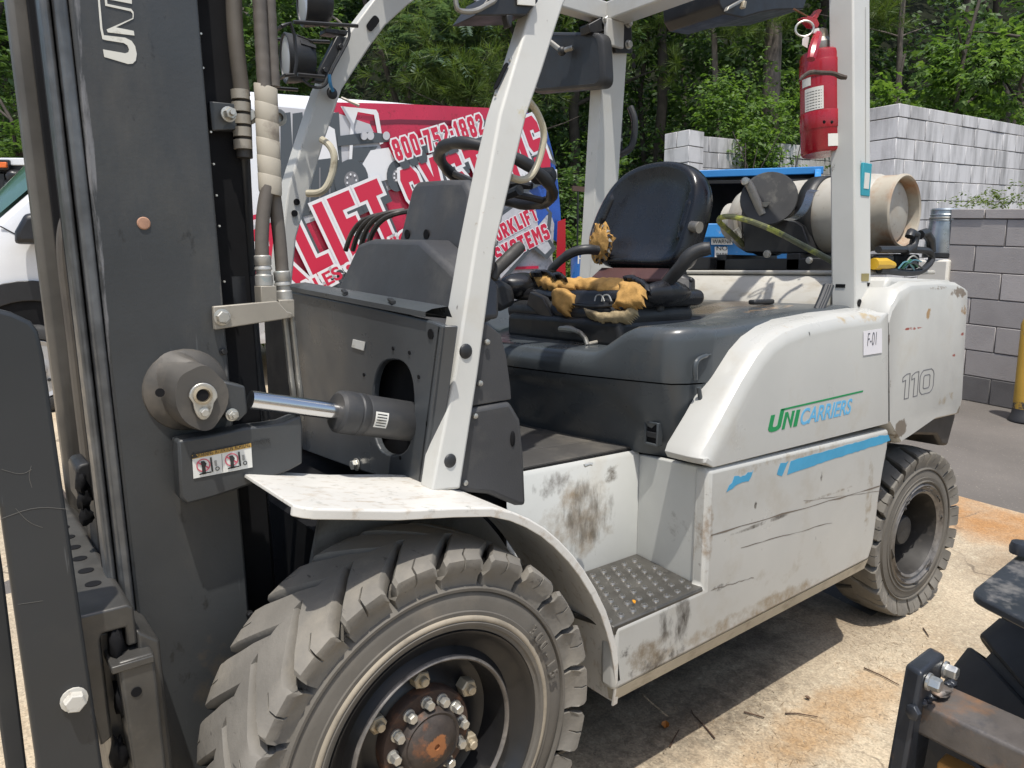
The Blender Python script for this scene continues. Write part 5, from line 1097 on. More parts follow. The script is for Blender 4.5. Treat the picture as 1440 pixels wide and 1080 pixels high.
# plug and small bolts on the mast face, the brand lettering reading down
p = q(202, 314, .32); G().lathe([(.0112, -.001), (.0112, .0015), (.0095, .003), (.001, .0034)], p, (0, -1, 0), 22).build('rusty_plug', mat('copper_plug', (.36, .2, .13), .7, var=.2, vscale=60), MAST)
for py, px in ((48, 283), (96, 286), (186, 297), (231, 301), (275, 305), (318, 309), (396, 316)): G().hexbolt(q(px-1, py, .33), (0, -1, 0), .0022, .004, washer=False).build('edge_screw', ZINC, MAST)
for px, py in ((314, 494), (351, 863)): G().hexbolt(q(px, py, .32), (0, -1, 0), .006, .008).build('edge_screw', BLACKM, MAST)
LETW = mat('white_mast_lettering', (.62, .61, .55), .5, var=.08, dirt=(.3, .28, .24), dscale=30, damt=.3)
# "UNI" rotated: the reading direction runs up the mast; letters built as outlines
def glyph_px(name, polys, y=.3192): 
    P = [[at(a, b, y=y) for a, b in pl] for pl in polys]
    return shape(name, [[(p.x, p.z) for p in pl] for pl in P], LETW, MAST, (0, y, 0), (1, 0, 0), (0, 0, 1), extrude=.0004)
U = [(144.5, 69.5), (178.5, 75.5), (182, 72.5), (182, 70), (181, 66), (176, 62.5), (142.5, 57.5), (141.2, 50.3), (178, 55), (186, 59), (190.5, 66), (192.5, 76), (191.5, 84), (187, 89), (180, 90.2), (145.5, 80)]
U = [(145, 69.5), (176, 75), (180.5, 73.5), (181.5, 69.5), (179, 63.5), (174, 60.5), (149, 56.5), (144, 55), (141, 40), (137, -10), (139.5, -10), (144, 40), (146, 49.5), (176, 53), (185, 57.5), (190, 65), (192.3, 76), (191, 85), (186.5, 89.5), (180, 90), (146.5, 80)]
glyph_px('brand_lettering', [U])
glyph_px('brand_lettering', [[(150, 41.5), (186.5, 25.5), (186.5, 19.5), (184, 16), (148, 8), (147, -4), (150, -4), (151, 5.5), (184.5, 12.5), (187.8, 17), (188, 22), (187.5, 26.5), (163, 38.5), (188, 43.5), (189, 50), (151.5, 45.5)]])
glyph_px('brand_lettering', [[(146.5, -2), (185.5, 5.5), (185, -6), (146, -13)]])
# chain, hose between the uprights
CH = mat('greasy_chain', (.03, .024, .02), .45, metal=.4, var=.3, dirt=(.12, .09, .06), dscale=30, damt=.3)
for k in range(26):
    py = 372+19*k; px = 107+(py-372)*.122; p = at(px+1, py, y=.62); p2 = at(px+2.2, py+19, y=.62)
    g = G(); d = (p2-p)*.5
    for yy in ((-.014, 0, .014) if k % 2 else (-.008, .008)): g.beam(p-d*.12+Vector((0, yy, 0)), p+d*2.05+Vector((0, yy, 0)), Vector((.013, 0, 0)), Vector((0, .003, 0)))
    g.cyl(p+Vector((-.002, -.024, 0)), p+Vector((-.002, .024, 0)), .0055, 8); g.cyl(p+Vector((-.017, 0, 0)), p+Vector((.01, 0, 0)), .006, 8)
    g.build('chain_link', CH, MAST, bevel=.0015, seg=1)
G().bx(at(103, 366, y=.62).x, at(112, 366, y=.62).x, .6, .64, at(107, 386, y=.62).z, at(107, 365, y=.62).z).build('chain_anchor', BRKT, MAST, bevel=.006)
G().tube([at(*a, y=.66) for a in ((104, 295), (96, 304), (90, 320), (88, 345), (91, 385), (101, 460), (112, 560), (122, 640), (130, 720), (138, 800))], .0125, 10, sm=2).build('mast_hose', HOSEB, MAST)
for poly in ([(106, 660), (112, 653), (127, 650), (134, 705), (110, 708)], [(135, 720), (137, 705), (149, 696), (152, 790), (140, 790)]):
    G().prism([at(a, b, y=.5) for a, b in poly], (0, .1, 0)).build('roller_guard', BLACKM, MAST, bevel=.012, seg=3)
for k in range(3): nblob('grease_clump', at(120+random.uniform(-6, 6), 680+22*k, y=.49), (.012, .012, .02), DARK, MAST, .6, 4, 10, 8, k)

# ------------------------------------------------------------------ carriage and the plate in front of it
CAR = thing('carriage', None, None, (-.52, .75, .4)); adopt(CAR, FL)
CARM = mat('worn_carriage_steel', (.085, .082, .076), .4, metal=.4, var=.3, vscale=7, dirt=(.16, .145, .12), dscale=8, damt=.4, dsharp=.3, bump=.08, bscale=60, blobs=[((-.53, .33, .79), (.03, .04, .02), (.5, .42, .06), 60, .3)])
def carpart(g, name, m=CARM, bevel=.006): return g.map(mleft).build(name, m, CAR, bevel=bevel, seg=3)
hook = [(-.582, .79), (-.505, .79), (-.497, .782), (-.497, .715), (-.513, .715), (-.513, .75), (-.548, .75), (-.552, .74), (-.552, .56), (-.57, .55), (-.584, .68), (-.586, .775)]
g = G(); g.prism([(x, .2, z) for x, z in hook], (0, 1.15, 0)); HOOK = carpart(g, 'upper_bar', bevel=.004)
for k in range(9):
    p = mleft(Vector((-.537, .33+.075*k, .7905))); G().lathe([(.0135, -.002), (.0135, .0008), (.001, .0008)], p, (0, 0, 1), 18).build('bar_hole', DARK, CAR)
g = G(); g.prism([(-.497, .2, .74), (-.462, .2, .71), (-.462, .2, .2), (-.497, .2, .2)], (0, 1.15, 0)); carpart(g, 'carriage_plate')
g = G(); g.prism([(-.55, .235, .735), (-.522, .235, .735), (-.522, .235, .70), (-.515, .235, .70), (-.515, .235, .2), (-.55, .235, .2)], (0, 1.1, 0)); carpart(g, 'hook_lip')
g = G(); g.prism([(-.535, .17, .705), (-.478, .17, .705), (-.478, .17, .2), (-.52, .17, .2)], (0, .06, 0)); carpart(g, 'end_block', CARM)
g = G(); g.bx(-.545, -.48, .165, .235, .69, .703); carpart(g, 'worn_block_top', CARM, .002)
p = mleft(Vector((-.512, .1695, .645))); G().lathe([(.0085, 0), (.0085, .0015), (.001, .0015)], p, (0, -1, 0), 14).build('bar_hole', DARK, CAR)
for k in range(5): nblob('grease_clump', mleft(Vector((-.535+random.uniform(-.02, .02), .21, .72-.1*k))), (.014, .02, .03), DARK, CAR, .5, 4, 10, 8, k)
PLM = mat('scratched_backrest_plate', (.028, .031, .034), .36, var=.15, vscale=2, dirt=(.06, .058, .054), dscale=3, damt=.4, dsharp=.5, bump=.03, bscale=40, scratch=.6)
yp = .13
pl = [at(a, b, y=yp) for a, b in ((-150, 395), (-20, 430), (18, 440), (44, 452), (54, 466), (62, 500), (145, 1080), (175, 1280), (60, 1280), (52, 1080), (0, 715), (-60, 660))]
PB_ = G().prism(pl, (0, .035, 0)).build('backrest_plate', PLM, CAR, bevel=.006, seg=3)
top = [at(a, b, y=yp) for a, b in ((-150, 395), (-20, 430), (18, 440), (44, 452), (54, 466))]
b_ = at(104, 983, y=yp-.001); G().hexbolt(b_, (0, -1, 0), .0155, .017).build('backrest_bolt', mat('white_painted_bolt', (.5, .48, .43), .5, var=.1, dirt=(.25, .2, .15), dscale=60, damt=.3), CAR)
pl2 = [at(a, b, y=.3) for a, b in ((-60, 700), (-2, 760), (4, 800), (38, 1080), (60, 1280), (34, 1280), (8, 1080), (-30, 820))]
G().prism(pl2, (0, .03, 0)).build('backrest_plate', PLM, CAR, bevel=.004)
SCRM = flat('scratch_grey', (.13, .125, .115), .6)
for pts, wd in ((((0, 730), (50, 712), (96, 716)), .0007), (((45, 686), (40, 670), (44, 655)), .0006), (((2, 660), (30, 668), (45, 660)), .0006), (((22, 715), (40, 735), (60, 742)), .0006), (((25, 850), (60, 845)), .0005)):
    G().tube([at(a, b, y=yp-.0004) for a, b in pts], wd*.6, 4, sm=2).build('scratch', SCRM, CAR)
# ------------------------------------------------------------------ lettering on the body
GRN = flat('logo_green', (.0, .25, .075), .4); CYA = flat('logo_blue', (.12, .42, .68), .4)
o0, o1 = at(1078, 606, y=-.0015), at(1122, 596, y=-.0015); o2 = at(1211, 577, y=-.0015)
LH = .075
def ital(poly, k=.2): return [(x+y*k, y) for x, y in poly]
lx = (at(1211, 578, y=0)-at(1079, 609, y=0)); base = at(1079, 609, y=-.0005); lx_u = Vector((lx.x, 0, lx.z)).normalized(); W = lx.length
sc = W/100.
def lg(poly, m): shape('brand_lettering', [[(x*sc, y*sc*.63) for x, y in ital(poly, .18)]], m, UPP, base, lx_u, (0, 0, 1))
# U, N and I in green with the long bar
lg([(0, 3), (1.5, .8), (4, 0), (7.5, 0), (10.5, 1), (12, 3), (12, 18), (8.2, 18), (8.2, 4.8), (7, 3.8), (5, 3.8), (3.8, 4.8), (3.8, 14.5), (0, 14.5)], GRN)
lg([(13.5, 0), (16.3, 0), (16.3, 11), (22, 0), (22.9, 0), (22.9, 14.5), (20.2, 14.5), (20.2, 6.5), (16.2, 14.5), (13.5, 14.5)], GRN)
lg([(24.6, 0), (28.4, 0), (28.4, 14.5), (24.6, 14.5)], GRN); lg([(9, 16.6), (97, 18.6), (97, 20.2), (9, 18.2)], GRN)
text('brand_lettering', 'CARRIERS', CYA, UPP, base+lx_u*sc*30.5+Vector((0, 0, .001)), lx_u, (0, 0, 1), sc*20.0*.63, width=1.04, shear=.24, offset=.0012, spacing=.97)
# 110 outlines on the counterweight
n0, n1 = at(1267, 563, y=-.0005), at(1312, 551, y=-.0005); nx = (n1-n0); GREYL = flat('number_outline', (.13, .13, .14), .5); s1 = nx.length/46.
def num(polys): shape('number_lettering', [[(x*s1, y*s1*.58) for x, y in pl] for pl in polys], GREYL, CWT, n0, (nx.x, 0, nx.z), (0, 0, 1))
def outline(pl, w):     # hollow letter
    P = [Vector((a, b, 0)) for a, b in pl]; c = sum(P, Vector())/len(P); inn = []
    for i, p in enumerate(P):
        a, b = P[i-1], P[(i+1) % len(P)]; t1 = (p-a).normalized(); t2 = (b-p).normalized(); n1_ = Vector((-t1.y, t1.x, 0)); n2 = Vector((-t2.y, t2.x, 0)); n = (n1_+n2); n = n/max(.3, n.length_squared)*2; inn.append(p+n*w)
    return [pl, [(p.x, p.y) for p in inn]]
one = [(4, 0), (10.5, 0), (10.5, 28), (5.5, 28), (0, 25), (0, 19.5), (4, 20.5)]
num(outline(one, .9)); num(outline([(x+12.5, y) for x, y in one], .9))
oo = [(29, 0), (41, 0), (44.5, 3), (46, 7), (46, 21), (44.5, 25), (41, 28), (29, 28), (26, 25), (24.5, 21), (24.5, 7), (26, 3)]; oi = [(31.5, 6), (38.5, 6), (40, 8), (40, 20), (38.5, 22), (31.5, 22), (30, 20), (30, 8)]
num(outline(oo, .9)); num(outline(oi, .9))
# paper sheet
pa = [at(*p, y=-.0012) for p in ((1214, 466), (1240, 462), (1240, 496), (1214, 500))]; PAP = G().prism(pa, (0, -.0008, 0)).build('paper_sheet', flat('white_paper', (.74, .72, .74), .6), UPP)
pb = at(1219, 487, y=-.0026); text('paper_lettering', 'F-01', flat('paper_ink', (.12, .12, .14), .6), UPP, pb, at(1236, 484, y=0)-at(1219, 487, y=0), (0, 0, 1), .062, width=.62, offset=-.0006)
# ------------------------------------------------------------------ wrapped cargo van
VW = atg(62, 580); PH = R(-10)
VU = Vector((math.cos(PH), math.sin(PH), SLOPE*(math.cos(PH)*FH.x+math.sin(PH)*FH.y))).normalized()
VY = Vector((-math.sin(PH), math.cos(PH), 0)); VZ = VU.cross(VY).normalized(); VY = VZ.cross(VU)
VM = Matrix((VU, VY, VZ)).transposed().to_4x4(); VM.translation = VW
VMI = VM.inverted()
def vl(px, py, off=0.0):      # pixel -> (along, up) on the van's near side
    d = VMI.to_3x3() @ ray(px, py); o = VMI @ CAM; t = (off-o.y)/d.y; p = o+d*t; return (p.x, p.z)
VAN = thing('cargo_van', 'white high roof cargo van in a red and blue wrap with big block lettering', 'van', VW+VU*1.9)
def vp_(g, name, m, bevel=0, par=VAN, **k): return g.map(lambda v: VM @ v).build(name, m, par, bevel=bevel, **k)
VWHITE = mat('van_white_paint', (.7, .71, .73), .22, var=.03, coat=.5)
VRED = mat('van_red_wrap', (.5, .018, .06), .3, var=.1, vscale=2, coat=.3, dirt={'col': (.3, .012, .03), 'scale': 14, 'amt': .3, 'sharp': .1})
VBLUE = mat('van_blue_wrap', (.02, .09, .4), .3, var=.12, vscale=4, coat=.3, dirt={'col': (.012, .05, .25), 'scale': 12, 'amt': .4, 'sharp': .12})
VSILV = mat('van_silver_print', (.5, .5, .52), .35, var=.12, vscale=10, dirt={'col': (.3, .3, .32), 'scale': 18, 'amt': .4, 'sharp': .1})
GLASSV = mat('van_glass', (.05, .11, .085), .06, var=.05, spec=.8)
VBLK = mat('van_black_trim', (.014, .014, .016), .4, var=.1)
a0, a1 = vl(0, 313), vl(50, 267)
sl_ = (a1[1]-a0[1])/(a1[0]-a0[0]); ztop = 2.55
aw = a1[0]+(ztop-a1[1])/sl_
# body cross sections along the van
def vsec(a, top, bot=.42, w=2.02, ti=.07, rr=.16):
    pts = [(0.02, bot), (0, bot+.05), (0, min(1.3, top-.15)), (0.0, max(min(1.3, top-.15), top-rr-.02)), (rr*.12, top-rr*.5), (rr*.5, top-rr*.12), (rr, top)]
    pts = pts+[(w-y, z) for y, z in pts[::-1]]
    return [Vector((a, y, z)) for y, z in pts]
ab = a0[0]-.12
secs = [vsec(-1.02, .8), vsec(-1.0, 1.0), vsec(-.9, 1.14), vsec(ab-.05, a0[1]-.1), vsec(ab, a0[1]-.05)]
for t in np.linspace(0, 1, 7): a = ab+(aw-ab)*t; secs.append(vsec(a, a0[1]-.05+(ztop-a0[1]+.05)*t, rr=.16))
secs += [vsec(aw+.3, 2.62), vsec(aw+.9, 2.66), vsec(3.2, 2.66), vsec(4.35, 2.63), vsec(4.62, 2.58), vsec(4.78, 2.45, rr=.2), vsec(4.86, 2.1), vsec(4.9, 1.2)]
g = G(); g.loft(secs); vp_(g, 'van_body', VWHITE, 0, ang=38)
# windscreen and side glass
n_w = Vector((-sl_, 0, 1)).normalized()
ws = [Vector((ab+.06, .1, a0[1]+.02)), Vector((aw-.1, .12, ztop-.08)), Vector((aw-.1, 1.9, ztop-.08)), Vector((ab+.06, 1.92, a0[1]+.02))]
g = G(); rows = []
for q in np.linspace(0, 1, 13):
    bu = n_w*(.006+.26*(1-(2*q-1)**2)); rows.append([(ws[0].lerp(ws[3], q))+bu*.8, (ws[0].lerp(ws[3], q)).lerp(ws[1].lerp(ws[2], q), .5)+bu, (ws[1].lerp(ws[2], q))+bu*.8])
g.loft(rows, closed=False, caps=False); vp_(g, 'windscreen', GLASSV)
g = G(); g.tube([r[2]+n_w*.01 for r in rows], .016, 6); g.tube([rows[6][k]+n_w*.004 for k in (0, 1, 2)], .012, 6); vp_(g, 'windscreen_trim', VBLK)
g = G(); g.tube([ws[2]+n_w*.03, ws[3]+n_w*.03], .02, 8); vp_(g, 'wiper_trim', VBLK)
def vpoly(pts, y0, y1): return [Vector((a, y0, h)) for a, h in pts], Vector((0, y1-y0, 0))
def vprism(pts, y0, y1, name, m, bevel=0, par=VAN):
    P_, v_ = vpoly(pts, y0, y1); g = G(); g.prism(P_, v_); return vp_(g, name, m, bevel, par)
vprism([(a1[0]+.1, 1.35), (a1[0]+.42, 1.95), (a1[0]+.62, 2.1), (1.35, 2.1), (1.35, 1.35)], -.004, .01, 'side_window', GLASSV)
for z in (1.18, ): vprism([(.55, z), (4.8, z), (4.8, z+.012), (.55, z+.012)], -.004, .01, 'body_crease', VBLK)
mp_ = vl(48, 327); g = G(); g.loft(rounded and [[Vector((mp_[0]+dx*k, y, mp_[1]+dz*k)) for dx, dz in ((-.12, -.09), (-.11, .0), (-.03, .13), (.1, .15), (.12, -.1))] for k, y in ((.8, -.04), (1, -.08), (1, -.2), (.8, -.24))]); vp_(g, 'wing_mirror', VBLK, .02)
vprism([vl(0, 317), vl(36, 336), vl(36, 338), vl(0, 319)], -.003, .005, 'bonnet_seam', VBLK)
# wheel arch, wheels
vprism([(-1.03, .3), (-1.03, .62), (-.55, .62), (.55, .62), (.55, .3)], -.012, .02, 'bumper_trim', VBLK, .01)
for a in (0, 3.75):
    arc = [(a+.66*math.cos(t), .40+.67*math.sin(t)) for t in np.linspace(-.25, PI+.25, 26)]; inn = [(a+.52*math.cos(t), .38+.53*math.sin(t)) for t in np.linspace(PI+.25, -.25, 26)]
    vprism(arc+inn, -.03, .02, 'wheel_arch', VBLK, .006)
    vprism([(a+.53*math.cos(t), .38+.54*math.sin(t)) for t in np.linspace(0, 2*PI, 30)[:-1]], -.006, .02, 'wheel_well', DARK)  # flat black disc paints the shade inside the arch
    WH = thing('van_wheel', None, None, VM @ Vector((a, .1, .36))); adopt(WH, VAN)
    g = G(); g.lathe([(.235, .02), (.25, -.015), (.32, -.02), (.35, .0), (.362, .03), (.362, .22)], (a, -.03, .36), (0, 1, 0), 48); vp_(g, 'tyre', mat('van_tyre', (.03, .03, .03), .75, var=.2) if a == 0 else bpy.data.materials['van_tyre'], par=WH, ang=40)
    g = G(); g.lathe([(.236, .0), (.23, -.012), (.2, .0), (.17, .012), (.11, .002), (.07, -.006), (.06, -.02), (.02, -.022)], (a, -.03, .36), (0, 1, 0), 40); vp_(g, 'rim', mat('silver_steel_rim', (.4, .4, .4), .4, metal=.4, var=.1) if a == 0 else bpy.data.materials['silver_steel_rim'], par=WH, ang=35)
    for k in range(5):
        t = .35+k*2*PI/5; g = G(); g.lathe([(.014, -.0), (.014, -.02), (.004, -.022)], (a+.115*math.cos(t), -.03, .36+.115*math.sin(t)), (0, 1, 0), 8); vp_(g, 'wheel_nut', VBLK, par=WH)
    for k in range(10):
        t = .3+k*2*PI/10; g = G(); g.lathe([(.02, -.001), (.02, -.004), (.002, -.004)], (a+.185*math.cos(t), -.028, .36+.185*math.sin(t)), (0, 1, 0), 8); vp_(g, 'rim_hole', DARK, par=WH)
# printed wrap: flat shapes on the side
LAY = [0]
def vprint(polys, m, name='wrap_print', off=0, lay=None):
    LAY[0] += 1; y = -.003-.0011*(LAY[0] if lay is None else lay)
    return shape(name, polys, m, VAN, VM @ Vector((0, y, 0)), VU, VZ, offset=off, extrude=.0004)
def V(*pp): return [vl(a, b) for a, b in pp]
vprint([V((432, 143), (560, 146), (690, 152), (742, 158), (748, 250), (746, 420), (330, 420), (330, 330), (380, 318), (395, 300), (560, 262), (500, 180), (470, 160))], VRED)
vprint([V((728, 157), (757, 161), (768, 180), (777, 215), (784, 255), (788, 300), (789, 345), (728, 300))], VBLUE)
vprint([V((620, 420), (690, 300), (742, 268), (770, 290), (779, 315), (774, 400), (772, 420))], VSILV)
DRED = flat('wrap_dark_red', (.16, .015, .035), .35); SLATE = flat('wrap_slate', (.075, .085, .095), .35); VW2 = flat('wrap_white', (.74, .74, .75), .3); RED2 = flat('wrap_letter_red', (.55, .022, .06), .3); GREYP = flat('wrap_grey', (.2, .2, .21), .4); LGREY = flat('wrap_pale_grey', (.5, .5, .52), .4)
vprint([V((520, 170), (560, 168), (742, 172), (742, 178), (560, 174), (520, 176))], DRED)
# printed picture of carts and a forklift
vprint([V((388, 150), (470, 158), (520, 175), (560, 262), (470, 300), (388, 330))], LGREY)
for px in (394, 411, 452, 462):
    vprint([V((px, 160), (px+14, 158), (px+19, 240), (px+16, 300), (px, 310))], SLATE)
vprint([V((424, 170), (446, 168), (470, 182), (476, 225), (430, 235))], VW2)
vprint([V((388, 232), (470, 222), (485, 250), (480, 290), (388, 315))], SLATE)
for k in range(6): vprint([V((392+14*k, 236), (394+14*k, 236), (394+14*k, 296), (392+14*k, 298))], GREYP)
vprint([V((478, 150), (528, 155), (531, 160), (538, 202), (533, 204), (525, 162), (502, 158), (497, 175), (494, 225), (490, 225), (492, 175))], VW2)
vprint([V((474, 192), (520, 186), (548, 190), (546, 200), (474, 206))], SLATE)
vprint([V((495, 208), (530, 206), (516, 226), (495, 228))], SLATE)
vprint([V((520, 212), (545, 208), (556, 230), (548, 252), (515, 260), (508, 232))], VW2)
for cx, cy, rx, ry in ((493, 254, 24, 30), (556, 248, 14, 22)):
    el = lambda k: [(cx+rx*k*math.cos(t), cy+ry*k*math.sin(t)) for t in np.linspace(0, 2*PI, 22)[:-1]]
    vprint([V(*el(1))], SLATE); vprint([V(*el(.42))], GREYP)
    for k in range(7): t = k*2*PI/7; vprint([V(*[(cx+rx*.28*math.cos(t)+1.4*math.cos(q_), cy+ry*.28*math.sin(t)+1.8*math.sin(q_)) for q_ in np.linspace(0, 2*PI, 7)[:-1]])], VW2)
for px in (510, 519, 541): vprint([V(*[(px+5*math.cos(t), 192+6*math.sin(t)) for t in np.linspace(0, 2*PI, 14)[:-1]])], LGREY)
# block letters
GL = {
 'K': [[(0,0),(2,0),(2,2.4),(3.6,0),(6,0),(3.4,3.6),(6,7),(3.6,7),(2,4.8),(2,7),(0,7)]], 'L': [[(0,0),(4.6,0),(4.6,1.8),(2,1.8),(2,7),(0,7)]], 'I': [[(0,0),(2,0),(2,7),(0,7)]],
 'F': [[(0,0),(2,0),(2,2.7),(4,2.7),(4,4.3),(2,4.3),(2,5.3),(4.8,5.3),(4.8,7),(0,7)]], 'T': [[(1.6,0),(3.6,0),(3.6,5.3),(5.2,5.3),(5.2,7),(0,7),(0,5.3),(1.6,5.3)]],
 'S': [[(0,1),(1,0),(4.2,0),(5.2,1),(5.2,3.3),(4.4,4.2),(2,4.2),(2,5.4),(3.2,5.4),(3.2,4.9),(5.2,4.9),(5.2,6),(4.2,7),(1,7),(0,6),(0,3.7),(.8,2.8),(3.2,2.8),(3.2,1.6),(2,1.6),(2,2.2),(0,2.2)]],
 'Y': [[(1.8,0),(3.8,0),(3.8,2.6),(5.6,7),(3.5,7),(2.8,4.8),(2.1,7),(0,7),(1.8,2.6)]], 'E': [[(0,0),(4.8,0),(4.8,1.7),(2,1.7),(2,2.7),(4,2.7),(4,4.3),(2,4.3),(2,5.3),(4.8,5.3),(4.8,7),(0,7)]],
 'M': [[(0,0),(1.9,0),(1.9,4),(3.3,1.5),(4.7,4),(4.7,0),(6.6,0),(6.6,7),(4.7,7),(3.3,4.4),(1.9,7),(0,7)]],
 '0': [[(1,0),(4.2,0),(5.2,1),(5.2,6),(4.2,7),(1,7),(0,6),(0,1)],[(2,1.6),(3.2,1.6),(3.2,5.4),(2,5.4)]],
 '8': [[(1,0),(4.2,0),(5.2,1),(5.2,3),(4.7,3.5),(5.2,4),(5.2,6),(4.2,7),(1,7),(0,6),(0,4),(.5,3.5),(0,3),(0,1)],[(2,1.5),(3.2,1.5),(3.2,2.8),(2,2.8)],[(2,4.2),(3.2,4.2),(3.2,5.5),(2,5.5)]],
 '7': [[(1,0),(3.1,0),(5,5.4),(5,7),(0,7),(0,5.3),(2.9,5.3)]], '5': [[(0,1),(1,0),(4.2,0),(5.2,1),(5.2,3.6),(4.2,4.5),(2,4.5),(2,5.3),(5,5.3),(5,7),(0,7),(0,3),(3.2,3),(3.2,1.6),(2,1.6),(2,2.2),(0,2.2)]],
 '2': [[(0,0),(5.2,0),(5.2,1.7),(2.4,1.7),(5.2,4),(5.2,6),(4.2,7),(1,7),(0,6),(0,4.8),(2,4.8),(2,5.4),(3.2,5.4),(3.2,4.6),(0,1.8)]], '1': [[(.8,0),(2.9,0),(2.9,7),(1.2,7),(0,5.8),(0,4.8),(.8,5)]], '-': [[(0,2.8),(2.2,2.8),(2.2,4.4),(0,4.4)]],
 'R': [[(0,0),(2,0),(2,2.3),(3.3,0),(5.6,0),(4.1,2.7),(5.2,3.5),(5.2,6),(4.2,7),(0,7)],[(2,4),(3.2,4),(3.2,5.5),(2,5.5)]], 'O': [[(1,0),(4.2,0),(5.2,1),(5.2,6),(4.2,7),(1,7),(0,6),(0,1)],[(2,1.6),(3.2,1.6),(3.2,5.4),(2,5.4)]] }
def units(s_, sx=1.0): return sum(max(a for a, b in GL[c][0]) for c in s_)*sx
def fit_text(s_, p0, p1, cap, m, edge, gap, grow, shadow):
    L_ = math.hypot(p1[0]-p0[0], p1[1]-p0[1])*7/cap; sx = (L_-gap*(len(s_)-1))/units(s_)
    return block_text(s_, p0, p1, cap, m, edge, gap=gap, sx=sx, grow=grow, shadow=shadow)
def block_text(s, p0, p1, cap, m, edge, gap=.9, sx=1.0, grow=.05, shadow=None, start=0.0):
    d = Vector((p1[0]-p0[0], p1[1]-p0[1])); d.normalize(); up = Vector((-d.y, d.x)); k = cap/7; x = start
    for ch in s:
        if ch == ' ': x += 2.2; continue
        polys = [[((x+a*sx)*k*d.x+b*k*up.x+p0[0], (x+a*sx)*k*d.y+b*k*up.y+p0[1]) for a, b in pl] for pl in GL[ch]]
        if shadow: vprint([[(a+.05, b-.06) for a, b in polys[0]]], shadow, 'wrap_lettering', grow, lay=BL)
        vprint([polys[0]], edge, 'wrap_lettering', grow, lay=BL+1); vprint(polys, m, 'wrap_lettering', 0, lay=BL+2)
        x += max(a for a, b in GL[ch][0])*sx+gap
    return x
BL = LAY[0]+2
P0, P1 = vl(393, 412), vl(774, 238); capB = .60
vprint([V((350, 432), (409, 410), (560, 335), (600, 300), (640, 300), (560, 372), (430, 440))], SLATE)
BL = LAY[0]+2
dB = Vector((P1[0]-P0[0], P1[1]-P0[1])).normalized()
ln = lambda px: (px, 412-.457*(px-393))
fit_text('KLIFT', vl(*ln(393)), vl(*ln(563)), capB, RED2, VW2, .62, .03, SLATE); fit_text('SYSTEMS', vl(*ln(589)), vl(*ln(774)), .585, RED2, VW2, .62, .03, SLATE); fit_text('FOR', vl(*ln(270)), vl(*ln(384)), capB, RED2, VW2, .62, .03, SLATE)
LAY[0] = BL+6; BL = LAY[0]
fit_text('800-752-1882', vl(556, 228), vl(680, 189), .2, RED2, VW2, .8, .016, SLATE)
LAY[0] = BL+6; BL = LAY[0]
vprint([V((690, 372), (700, 300), (735, 275), (752, 280), (772, 300), (768, 335), (778, 350), (765, 365), (745, 350), (700, 400))], SLATE); vprint([V((692, 370), (702, 304), (735, 280), (750, 285), (766, 304), (763, 335), (771, 349), (762, 358), (745, 342), (700, 392))], VSILV)
vprint([V((745, 283), (757, 288), (767, 300), (752, 318), (750, 300))], VBLUE)
BL = LAY[0]+1
e = block_text('FORKLIFT', vl(697, 340), vl(752, 310), .155, RED2, VW2, gap=.7, sx=.62, grow=.008, start=-4)
block_text('SYSTEMS', vl(697, 372), vl(768, 336), .175, RED2, VW2, gap=.75, sx=.62, grow=.008)
LAY[0] = BL+5
for s_, p, q_ in (('SALES', (414, 424), (483, 388)),):
    P_, Q_ = vl(*p), vl(*q_); d = Vector((Q_[0]-P_[0], Q_[1]-P_[1])).normalized()
    for off, m, lay in ((.03, VW2, LAY[0]+1), (.004, RED2, LAY[0]+2)):
        text('wrap_lettering', 'SALES \u2022 SERVICE', m, VAN, VM @ Vector((P_[0], -.003-.0011*lay, P_[1])), VU*d.x+VZ*d.y, VU*-d.y+VZ*d.x, .17, width=1.15, offset=off, extrude=.0004)
vprint([V((779, 312), (790, 308), (790, 392), (776, 395))], flat('tail_lamp_red', (.4, .01, .02), .2))
vprint([V((396, 300), (345, 312), (345, 305), (396, 294))], VRED)
# roof rain gutter and the pressed rail along the side
g = G(); g.bx(aw+.2, 4.6, .05, .1, 2.55, 2.6); vp_(g, 'roof_gutter', VWHITE, .01)
vprism([(1.4, 1.0), (4.7, 1.0), (4.7, 1.03), (1.4, 1.03)], -.03, .0, 'side_rail', VRED)
g = G(); g.tube([Vector((*[vl(478, 139)[0]], -.05, vl(478, 139)[1])), Vector((vl(500, 152)[0], -.12, vl(500, 152)[1]))], [.012, .016], 8); vp_(g, 'aerial_stub', BRKT)
G().bx(-.01, .03, -.03, .03, 0, .1).map(lambda v: VM @ (Vector((4.93, -.0, 1.95))+v)).build('door_hinge', VWHITE, VAN)

